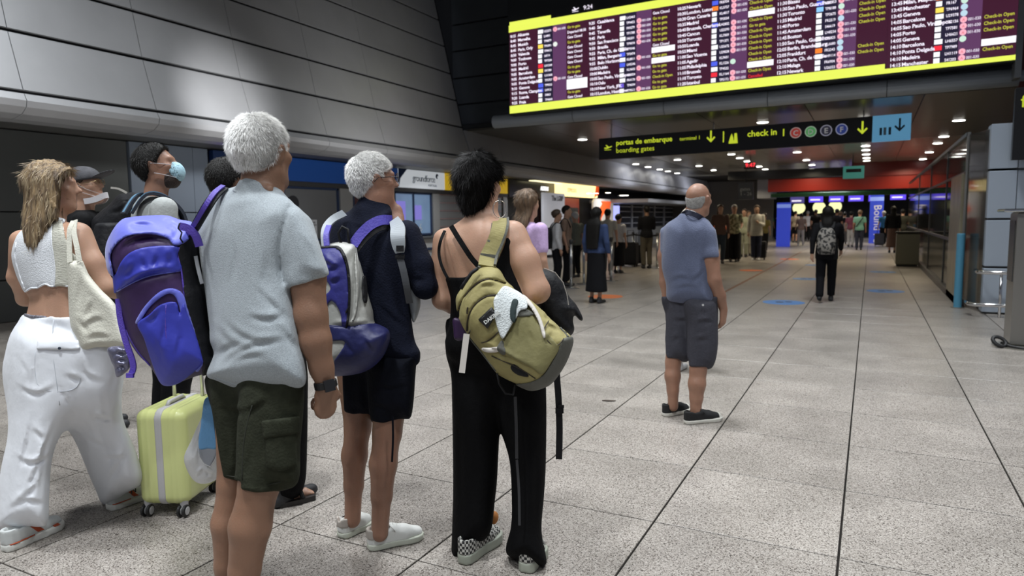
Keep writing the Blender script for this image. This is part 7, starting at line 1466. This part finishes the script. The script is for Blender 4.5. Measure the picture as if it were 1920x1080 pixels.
HB=mat('hair_brown',(0.06,0.035,0.02),0.5,noise=0.5,nscale=30,bump=0.5,bscale=90,bstretch=(1,1,.3)); HL=mat('hair_light_brown',(0.20,0.125,0.07),0.5,noise=0.6,nscale=25,nstretch=(2,2,.4),bump=0.6,bscale=90,bstretch=(2,2,.3)); HBL=mat('hair_near_black',(0.007,0.006,0.005),0.55,spec=0.25,bump=0.4,bscale=120)
HGY=mat('hair_grey',(0.35,0.34,0.33),0.6,bump=0.4,bscale=120)
def xy(u,v,D): p=pt(u,v,D); return (p[0],p[1])
# ---- man with cap
def cap_man():
    b=xy(172,600,4.75); t,P,(r,f,u),hc,A,k=person(b,1.80,30,'young man in grey cap and black jacket, white mask pulled under his chin',cloth('black_jacket',(0.010,0.010,0.011)),cloth('dark_trousers',(0.02,0.02,0.024)),SKIN2,HB,h=0.0115,sleeve='long',hh=58,hp=12,coat=0.3)
    hr_,hf,hu=A; Q=lambda a,b_,c:hc+k*(a*hr_+b_*hf+c*hu)
    ct=empty('baseball_cap',tuple(hc+np.array([0,0,.06])),label='faded grey baseball cap with curved peak on the man beside the blonde woman',cat='cap')
    g=Grid(hc-np.array([.25,.25,.1]),hc+np.array([.25,.25,.2]),.0065,'world'); F=g.new(); g.ell(F,Q(0,-.008,.045),np.array(A),(.098*k,.116*k,.092*k)); X,Y,Z=g.all(); ux=(X-hc[0])*hu[0]+(Y-hc[1])*hu[1]+(Z-hc[2])*hu[2]; F=smax(F,(.035*k-ux),.004).astype(np.float32); CAPM=mat('cap_grey',(0.085,0.085,0.095),0.85,noise=0.3,nscale=25,bump=0.3,bscale=120)
    solid(g,F,'crown',CAPM,ct,1)
    g3=g.new(); n_=np.array(hu)*.96-np.array(hf)*.2; g.ell(g3,Q(0,.125,.052),np.array([hr_,np.cross(n_,hr_)*-1,n_]),(.075*k,.085*k,.007)); solid(g,g3,'peak',CAPM,ct,1)
    MB().lathe(Q(0,-.008,.137),[(.007,0),(.007,.005)],10,hu).build('button',CAPM,ct)
    m=empty('face_mask',tuple(Q(0,.08,-.08)),label='white mask pulled down below the chin of the man in the grey cap',cat='face mask'); mm=MB(); mm.strip([Q(a,b_,c) for a,b_,c in ((.075,.0,-.10),(.062,.06,-.10),(.03,.105,-.085),(0,.118,-.08),(-.03,.105,-.085),(-.062,.06,-.10),(-.075,0,-.10))],.019,.003,[tuple(a*np.array(hr_)+b_*np.array(hf)) for a,b_ in ((1,.1),(.8,.6),(.4,.9),(0,1),(-.4,.9),(-.8,.6),(-1,.1))]); mm.build('mask_band',mat('mask_white',(0.62,0.60,0.62),0.7),m)
    for e in (-1,1):
        b_=MB(); b_.tube([Q(e*.03,.105,-.075),Q(e*.07,.04,-.03),Q(e*.085,-.005,.01)],.0018,6); b_.tube([Q(e*.04,.10,-.10),Q(e*.075,.02,-.05),Q(e*.085,-.01,-.03)],.0018,6); b_.build('ear_loop',MATS['mask_white'],m)
    gl=MB()
    for e in (-1,1): gl.tube([Q(e*.034+.021*math.cos(a),.108-.008*abs(math.cos(a)),.012+.017*math.sin(a)) for a in np.linspace(0,6.28,13)[:-1]],.0016,6,closed=True); gl.tube([Q(e*.057,.1,.016),Q(e*.084,0,.012)],.0016,6)
    gl.tube([Q(-.012,.108,.014),Q(.012,.108,.014)],.0016,6); tag(gl.build('glasses',mat('thin_gold',(0.4,0.3,0.15),0.3,0.8)),'thin metal glasses on the man in the grey cap','glasses')
    bp=empty('backpack',tuple(pt(240,430,4.4)),label='bulky black backpack with pale piping beside the man in the grey cap',cat='backpack')
    g=Grid.px(150,350,300,600,4.2,4.72,.009); F=g.pillow([(170,418),(186,398),(204,384),(220,366),(238,361),(252,359),(268,366),(278,384),(284,430),(288,520),(284,590),(220,590),(200,520),(180,460)],4.45,.13,.10,gx=-.2); crease2(g,F,[[(200,400),(225,395),(240,372)],[(240,380),(246,440)],[(190,430),(240,450)]],.014,.008); F+=.004*wave(g,90,22,8); solid(g,F,'bag_body',BLN,bp,1)
    b_=MB(); b_.tube([pt(u_,v_,4.335) for u_,v_ in ((262,364),(268,372),(272,388),(276,408))],.007,8); b_.build('piping',mat('piping_pale',(0.42,0.40,0.36),0.6),bp)
    b_=MB(); b_.strip([pt(u_,v_,4.3) for u_,v_ in ((208,352),(222,354),(238,362))],.006,.003,tuple(-FW)); b_.build('strap',MATS['piping_pale'],bp)
cap_man()
def mask_man():
    b=xy(306,600,4.05); t,P,(r,f,u),hc,A,k=person(b,1.875,22,'bearded black-haired man in blue face mask and light grey T-shirt with rucksack straps',cloth('pale_grey_tee',(0.42,0.44,0.43)),cloth('black_trousers',(0.008,0.008,0.010)),SKIN3,HBL,h=0.0105,hh=52,hp=14,blades=3500)
    hr_,hf,hu=A; Q=lambda a,b_,c:hc+k*(a*hr_+b_*hf+c*hu)
    g=Grid(hc-np.array([.19,.19,.17]),hc+np.array([.19,.19,.1]),.0055,'world'); F=g.new(); g.ell(F,Q(0,.072,-.045),np.array(A),(.056*k,.056*k,.060*k)); X,Y,Z=g.all(); fx=(X-hc[0])*hf[0]+(Y-hc[1])*hf[1]+(Z-hc[2])*hf[2]; F=smax(F,.062*k-fx,.003); Fi=g.new(); g.ell(Fi,Q(0,.068,-.045),np.array(A),(.052*k,.052*k,.058*k)); F=np.maximum(F,-Fi)
    m=empty('face_mask',tuple(Q(0,.12,-.05)),label='light blue surgical mask worn by the bearded black-haired man',cat='face mask'); solid(g,F.astype(np.float32),'mask_sheet',mat('mask_pale_blue',(0.40,0.62,0.72),0.7,bump=0.3,bscale=70),m,1)
    for e in (-1,1):
        b_=MB(); b_.tube([Q(e*.050,.088,-.012),Q(e*.078,.03,.008),Q(e*.088,-.008,.018)],.0018,6); b_.tube([Q(e*.045,.085,-.08),Q(e*.075,.03,-.05),Q(e*.086,-.004,-.035)],.0018,6); b_.build('ear_loop',MATS['mask_white'],m)
    bd=g.new(); g.ell(bd,Q(0,.040,-.072),np.array(A),(.061*k,.058*k,.058*k)); bd=smax(bd,np.abs((Z-hc[2])*1.0+.075)-.045,.005); bd=np.maximum(bd,.0-fx); solid(g,bd.astype(np.float32),'beard',mat('beard_black',(0.035,0.02,0.015),0.7,bump=0.5,bscale=150),t,1)
    rs=empty('backpack',tuple(P(0,-.2,1.15)),label='dark rucksack with light blue shoulder strap on the man in the blue mask',cat='backpack')
    gg=Grid(P(0,-.25,1.1)-.36,P(0,-.25,1.1)+.36,.012,'world'); F=gg.new(); gg.loft(F,[P(0,-.22,.88),P(0,-.24,1.1),P(0,-.22,1.33)],[.14,.155,.12],[.09,.11,.07],r,f,3); solid(gg,F,'bag_body',BLN,rs,1)
    for e in (-1,1):
        pts=[P(e*.09,-.14,1.38),P(e*.10,-.07,1.475),P(e*.11,.02,1.465),P(e*.12,.10,1.37),P(e*.13,.12,1.2)]
        b_=MB(); b_.strip(pts,.034,.008,[tuple(u),tuple(u),tuple(u),tuple(f),tuple(f)]); b_.build('shoulder_strap',mat('strap_dark',(0.02,0.025,0.04),0.7),rs)
        b_=MB(); b_.strip([p+np.array([0,0,.010]) for p in pts[:4]],.014,.004,[tuple(u),tuple(u),tuple(u),tuple(f)]); b_.build('strap_panel',mat('strap_lightblue',(0.15,0.30,0.45),0.6),rs)
mask_man()
def dark_haired():
    h0=gnd(532,946); t,P,(r,f,u),hc,A,k=person(xy(438,600,3.62),1.745,12,'dark-haired person in black clothes and sandals standing right behind the grey T-shirt man',cloth('black_top',(0.010,0.010,0.012)),BLKF,SKIND,HBL,h=0.012,legs='trousers',sleeve='short',blades=2500,ank={1:h0})
    g=Grid.px(478,600,598,960,3.3,3.75,.010); F=g.pillow([(500,640),(506,720),(513,860),(512,935),(540,942),(562,930),(572,905),(575,860),(577,760),(576,690),(560,645)],3.52,.11,.09); F+=.003*wave(g,77,20,6); solid(g,F,'trouser_leg',BLKF,t,1)
    F=g.new(); h=w2c(gnd(528,946)+np.array([0,0,.03])); e=w2c(gnd(582,932)+np.array([0,0,.03])); g.chain(F,[C3(545,905,3.52),h+(e-h)*.3,h+(e-h)*.8],[.035,.034,.030],.02)
    for i in range(5):
        q=h+(e-h)*.8+d2c(np.cross(to_world(e[None])[0]-to_world(h[None])[0],(0,0,1.0))*.35)*(i-2)*.25; g.cone(F,q,q+(e-h)*.24,.011,.009,.006)
    solid(g,F,'foot',SKIN2,t,1)
    a=gnd(522,950); c_=gnd(588,934); shoe_b=MB(); d=(c_-a)/np.linalg.norm(c_-a); s_=np.array([d[1],-d[0],0]); L=np.linalg.norm(c_-a)
    shoe_b.strip([a+np.array([0,0,.014]),a+d*L*.5+np.array([0,0,.014]),c_+np.array([0,0,.014])],[.034,.042,.036],.012,(0,0,1.0)); sd=shoe_b.build('sandal',mat('sandal_black',(0.015,0.013,0.012),0.4),t)
    bb=MB(); bb.tube([a+d*L*.62+s_*.045+np.array([0,0,.03]),a+d*L*.60+np.array([0,0,.075]),a+d*L*.62-s_*.045+np.array([0,0,.03])],.012,8); bb.build('buckle_strap',mat('strap_black_gloss',(0.03,0.03,0.03),0.15,0.3),sd)
dark_haired()
# ---- lilac T-shirt girl
def lilac():
    t,P,(r,f,u),hc,A,k=person(xy(990,600,6.0),1.665,22,'girl with long light-brown hair and lilac T-shirt beyond the olive backpack',cloth('lilac',(0.56,0.40,0.66)),cloth('lilac_stripe',(0.45,0.38,0.52)),SKIN2,HL,h=0.0125,hair='long',legs='shorts',blades=3500)
lilac()
def behind_bald():
    t,P,(r,f,u),hc,A,k=person(xy(1290,600,6.35),1.50,10,'light-haired person almost hidden behind the bald man, one white shoe showing',cloth('light_blouse',(0.5,0.48,0.44)),None,SKIN2,mat('hair_platinum',(0.55,0.50,0.40),0.55,bump=0.6,bscale=90),h=0.0135,hair='short',legs='dress',shoe_m=mat('far_shoe_white',(0.6,0.6,0.6),0.6),shoulder=0.8,build=0.8)
behind_bald()
# ================================================================== PEOPLE FARTHER OFF
def at_ground(u,vf): p=gnd(u,vf); return (p[0],p[1])
def ht_(u,vt,vf):
    g_=gnd(u,vf); D=depth(g_); d=cray(u,vt); tt=np.linalg.norm(g_[:2])/np.linalg.norm(d[:2]); return float(CH+tt*d[2])
BLKc=cloth('far_black',(0.010,0.010,0.012)); CRM=cloth('far_cream',(0.50,0.48,0.42)); KHK=cloth('far_khaki',(0.10,0.085,0.06)); GRN=cloth('far_teal',(0.16,0.36,0.29)); WHc=cloth('far_white',(0.6,0.6,0.62)); GRc=cloth('far_grey',(0.16,0.16,0.17)); TAN=cloth('far_tan',(0.25,0.17,0.13)); MRN=cloth('far_maroon',(0.20,0.05,0.07)); NVc=cloth('far_navy',(0.02,0.025,0.05)); DEN=cloth('denim',(0.035,0.06,0.15)); GG=cloth('grey_green',(0.13,0.14,0.12)); YLW=cloth('pale_yellow',(0.50,0.50,0.24)); PNK=cloth('far_pink',(0.5,0.12,0.16)); PLD=mat('plaid_shirt',(0.45,0.45,0.28),0.8,noise=0.7,nscale=14,detail=0,col2=(0.12,0.13,0.07)); BRD=cloth('far_brown',(0.09,0.05,0.04)); WSf=mat('far_shoe_white',(0.6,0.6,0.6),0.6)
def far(u,vt,vf,hd,label,top,bot,hairm,h=None,skin=SKIN2,**kw):
    b=at_ground(u,vf); D=depth((b[0],b[1],0)); H_=ht_(u,vt,vf); H_=min(max(H_,1.5),1.92)
    return person(b,H_,hd,label,top,bot,skin,hairm,h=h or (0.014 if D<15 else 0.019 if D<26 else 0.026),**kw)
def pack_on(r_,label,m=None,w=.14,hgt=.42,dz=1.0,cat='backpack'):
    t,P,(r,f,u),hc,A,k=r_; o=P(0,-.21,1.12); bk=empty('backpack',tuple(o),label=label,cat=cat); g=Grid(o-.4,o+.4,.017,'world'); F=g.new()
    g.loft(F,[P(0,-.19,.90),P(0,-.22,1.05),P(0,-.21,1.25),P(0,-.18,1.36)],[w*.9,w,w*.95,w*.6],[.07,.10,.085,.05],r,f,3); solid(g,F,'bag_body',m or BLN,bk,1)
    for e in (-1,1): b_=MB(); b_.strip([P(e*.09,-.13,1.36),P(e*.11,-.04,1.47),P(e*.12,.05,1.43),P(e*.13,.12,1.28)],.025,.008,[tuple(u),tuple(u),tuple(f),tuple(f)]); b_.build('shoulder_strap',BLN,bk)
    g2=g.new(); g.loft(g2,[P(0,-.29,.93),P(0,-.30,1.05),P(0,-.28,1.12)],[w*.65]*3,[.03,.04,.03],r,f,3); solid(g,g2,'front_pocket',m or BLN,bk,1)
    return bk
def case(u,v,label,hgt=.6,w=.22,m=None):
    p=gnd(u,v); t=empty('suitcase',(p[0],p[1],0),label=label,cat='suitcase'); m=m or BLN; MB().bbox(p[0]-w,p[0]+w,p[1]-.13,p[1]+.13,.06,hgt,.03).build('shell',m,t)
    for a in (-1,1):
        for b_ in (-1,1): MB().lathe((p[0]+a*(w-.05)-.012,p[1]+b_*.09,.03),[(.028,0),(.028,.024)],10,(1,0,0)).build('wheel',BLN,t)
    MB().tube([(p[0]-.09,p[1]+.1,hgt),(p[0]-.09,p[1]+.1,hgt+.35),(p[0]+.09,p[1]+.1,hgt+.35),(p[0]+.09,p[1]+.1,hgt)],.01,8).build('handle',BLN,t); MB().bbox(p[0]-w+.03,p[0]+w-.03,p[1]-.145,p[1]-.125,.12,hgt-.08,.005).build('front_pocket',m,t)
far(1118,390,568,12,'woman with very long black hair, denim top and long black skirt by queue posts',DEN,BLKc,HBL,hair='verylong',legs='skirt',sleeve='long',blades=1500)
r_=far(1044,394,541,55,'woman in white top and black trousers at the left end of the queue',WHc,BLKc,HB,sleeve='long',hair='bun'); pack_on(r_,'black backpack of the woman in the white top near the orange sign')
r_=far(1062,386,536,75,'dark-haired person in brown beside the woman in the white top',TAN,BLKc,HBL); pack_on(r_,'dark bag on the person beside the woman in the white top')
far(1079,398,520,-60,'person in grey-green shirt and pale cap facing the couple in the queue',GG,BLKc,mat('cap_pale',(0.5,0.5,0.5),0.7))
far(1139,392,516,-10,'person in a pale shirt partly behind the long-haired woman',CRM,GRc,HBL)
far(1159,402,512,10,'woman in white blouse and long dark dress at the belt barrier',WHc,BLKc,HBL,legs='skirt',hair='bun')
case(1180,500,'large black suitcase standing at the belt barrier left of the man in khaki trousers',.72,.24); case(1196,497,'second black suitcase touching the khaki trousers man',.62,.2)
far(1212,386,503,-35,'man in black sweatshirt and khaki trousers reading beside the railed desk',BLKc,KHK,HBL,skin=SKIND,sleeve='long',arms=('phone','phone'))
far(1349,384,494,160,'person in dark clothes just right of the bald man\'s head',BRD,cloth('dk_jeans',(0.02,0.03,0.045)),HB,hair='long',sleeve='long')
p=gnd(1353,492); o=empty('orange_bag',(p[0],p[1]-.3,0.9),label='bright orange bag held by the dark-clothed person right of the bald man',cat='bag'); g=Grid((p[0]-.4,p[1]-.6,.8),(p[0]+.4,p[1]+.1,1.35),.02,'world'); F=g.new(); g.ell(F,(p[0]-.02,p[1]-.30,1.06),np.eye(3),(.20,.09,.17),p=2.6); solid(g,F,'bag_body',mat('orange_fabric',(0.85,0.13,0.02),0.6),o,1); MB().tube([(p[0]-.12,p[1]-.3,1.2),(p[0],p[1]-.3,1.34),(p[0]+.12,p[1]-.3,1.2)],.012,8).build('handle',BLN,o)
far(1375,384,491,170,'man in a yellow-green checked shirt with a dark garment bag, facing the camera',PLD,BLKc,HGY,arms=('fwd','fwd'))
case(1370,490,'tall dark luggage pile on a trolley in front of the checked shirt man',.95,.3)
far(1394,392,482,185,'person in pale green clothes right of the checked shirt man',cloth('pale_green',(0.36,0.38,0.27)),cloth('pale_green_trousers',(0.30,0.31,0.23)),HB,legs='trousers')
far(1402,396,480,150,'child-height person in cream between the checked shirt man and the suitcases',CRM,cloth('sand',(0.35,0.32,0.26)),HL)
far(1417,385,488,175,'dark-haired woman in cream jacket and dark trousers beside an upright suitcase',CRM,NVc,HB,hair='long',sleeve='long',arms=('phone','down'),coat=.5,shoe_m=WSf)
case(1424,487,'dark upright suitcase at the feet of the woman in the cream jacket',.62,.2)
far(1432,400,474,10,'person in mustard brown behind the woman in the cream jacket',cloth('mustard',(0.20,0.16,0.05)),BLKc,HB)
far(1444,400,450,30,'distant person in green top before the left blue banner',cloth('green_top',(0.04,0.20,0.12)),BLKc,HGY,shoe_m=WSf)
far(1455,404,449,60,'distant person in black next to the green top',BLKc,BLKc,HBL,arms=('fwd','down'))
r_=far(1471,396,462,8,'long-haired woman in black top and grey jeans right of the left blue banner',BLKc,GRc,HBL,hair='long'); pack_on(r_,'black backpack of the woman in grey jeans near the left blue banner')
far(1490,396,455,20,'distant person in beige with dark shorts',cloth('beige',(0.38,0.32,0.25)),BLKc,HBL,legs='shorts')
far(1501,400,461,-15,'distant walker in tan top and pale loose trousers',TAN,cloth('pale_loose',(0.40,0.37,0.33)),HBL,stride=.22,arms=('swing','back'),shoe_m=WSf)
far(1513,396,452,0,'distant person in white shirt left of the backpack woman',WHc,BLKc,HGY)
far(1528,393,457,5,'distant tall person in black just left of the backpack woman',BLKc,BLKc,HBL,skin=SKIND)
r_=far(1547,388,566,0,'woman in black walking away in the middle of the passage, long dark hair',BLKc,cloth('black_leggings',(0.008,0.008,0.010)),HBL,hair='long',sleeve='long',stride=-.22,coat=.4,arms=('back','swing'),h=.0135)
pack_on(r_,'grey mottled backpack on the woman walking down the middle of the passage',mat('mottled_grey',(0.30,0.28,0.25),0.8,noise=0.85,nscale=20,contrast=(0.45,0.55),col2=(0.02,0.02,0.02)))
far(1567,392,466,12,'distant person in black just right of the walking backpack woman',BLKc,BLKc,HBL)
far(1574,397,462,-10,'distant fair-haired person in black right of the walking woman',BLKc,BLKc,HL)
far(1582,398,458,0,'distant person in white top right of the walking woman',WHc,GRc,HBL)
far(1594,397,463,15,'distant person in maroon top with pale trousers left of the green shirt',MRN,CRM,HBL)
r_=far(1610,394,469,3,'man in a teal-green T-shirt with a cross strap, seen from behind',GRN,NVc,HL,skin=SKIN3)
t,P,(r,f,u),hc,A,k=r_; b_=MB(); b_.strip([P(.13,-.10,1.42),P(.02,-.135,1.25),P(-.13,-.12,1.02)],.018,.004,tuple(-f)); tag(b_.build('cross_strap',BLN),'thin dark strap across the back of the teal-green T-shirt','strap')
far(1655,396,458,-20,'distant person in bright blue with white cap by the right blue banner',cloth('bright_blue',(0.05,0.25,0.55)),BLKc,mat('cap_pale',(0.5,0.5,0.5),0.7))
far(1672,387,474,-5,'woman in a long black coat over a brown skirt near the litter bin',BLKc,BRD,HBL,hair='long',legs='skirt',sleeve='long',coat=.5)
far(1690,392,470,10,'person in dark olive beside the long black coat, next to the glass wall',cloth('dk_olive',(0.03,0.03,0.02)),BLKc,HBL,arms=('phone','phone'))
case(1648,462,'grey trolley bag leaning by the person in bright blue',.6,.2,cloth('trolley_grey',(0.08,0.08,0.09)))
# ================================================================== turn lettering into meshes
bpy.context.view_layer.update()
dg=bpy.context.evaluated_depsgraph_get()
for o in [o for o in bpy.data.objects if o.type=='FONT']:
    me=bpy.data.meshes.new_from_object(o.evaluated_get(dg)); n=bpy.data.objects.new(o.name,me)
    if not me.materials:
        for m in o.data.materials: me.materials.append(m)
    COL.objects.link(n); n.parent=o.parent; n.matrix_basis=o.matrix_basis.copy()
    for k in o.keys(): n[k]=o[k]
    nm=o.name; bpy.data.objects.remove(o); n.name=nm
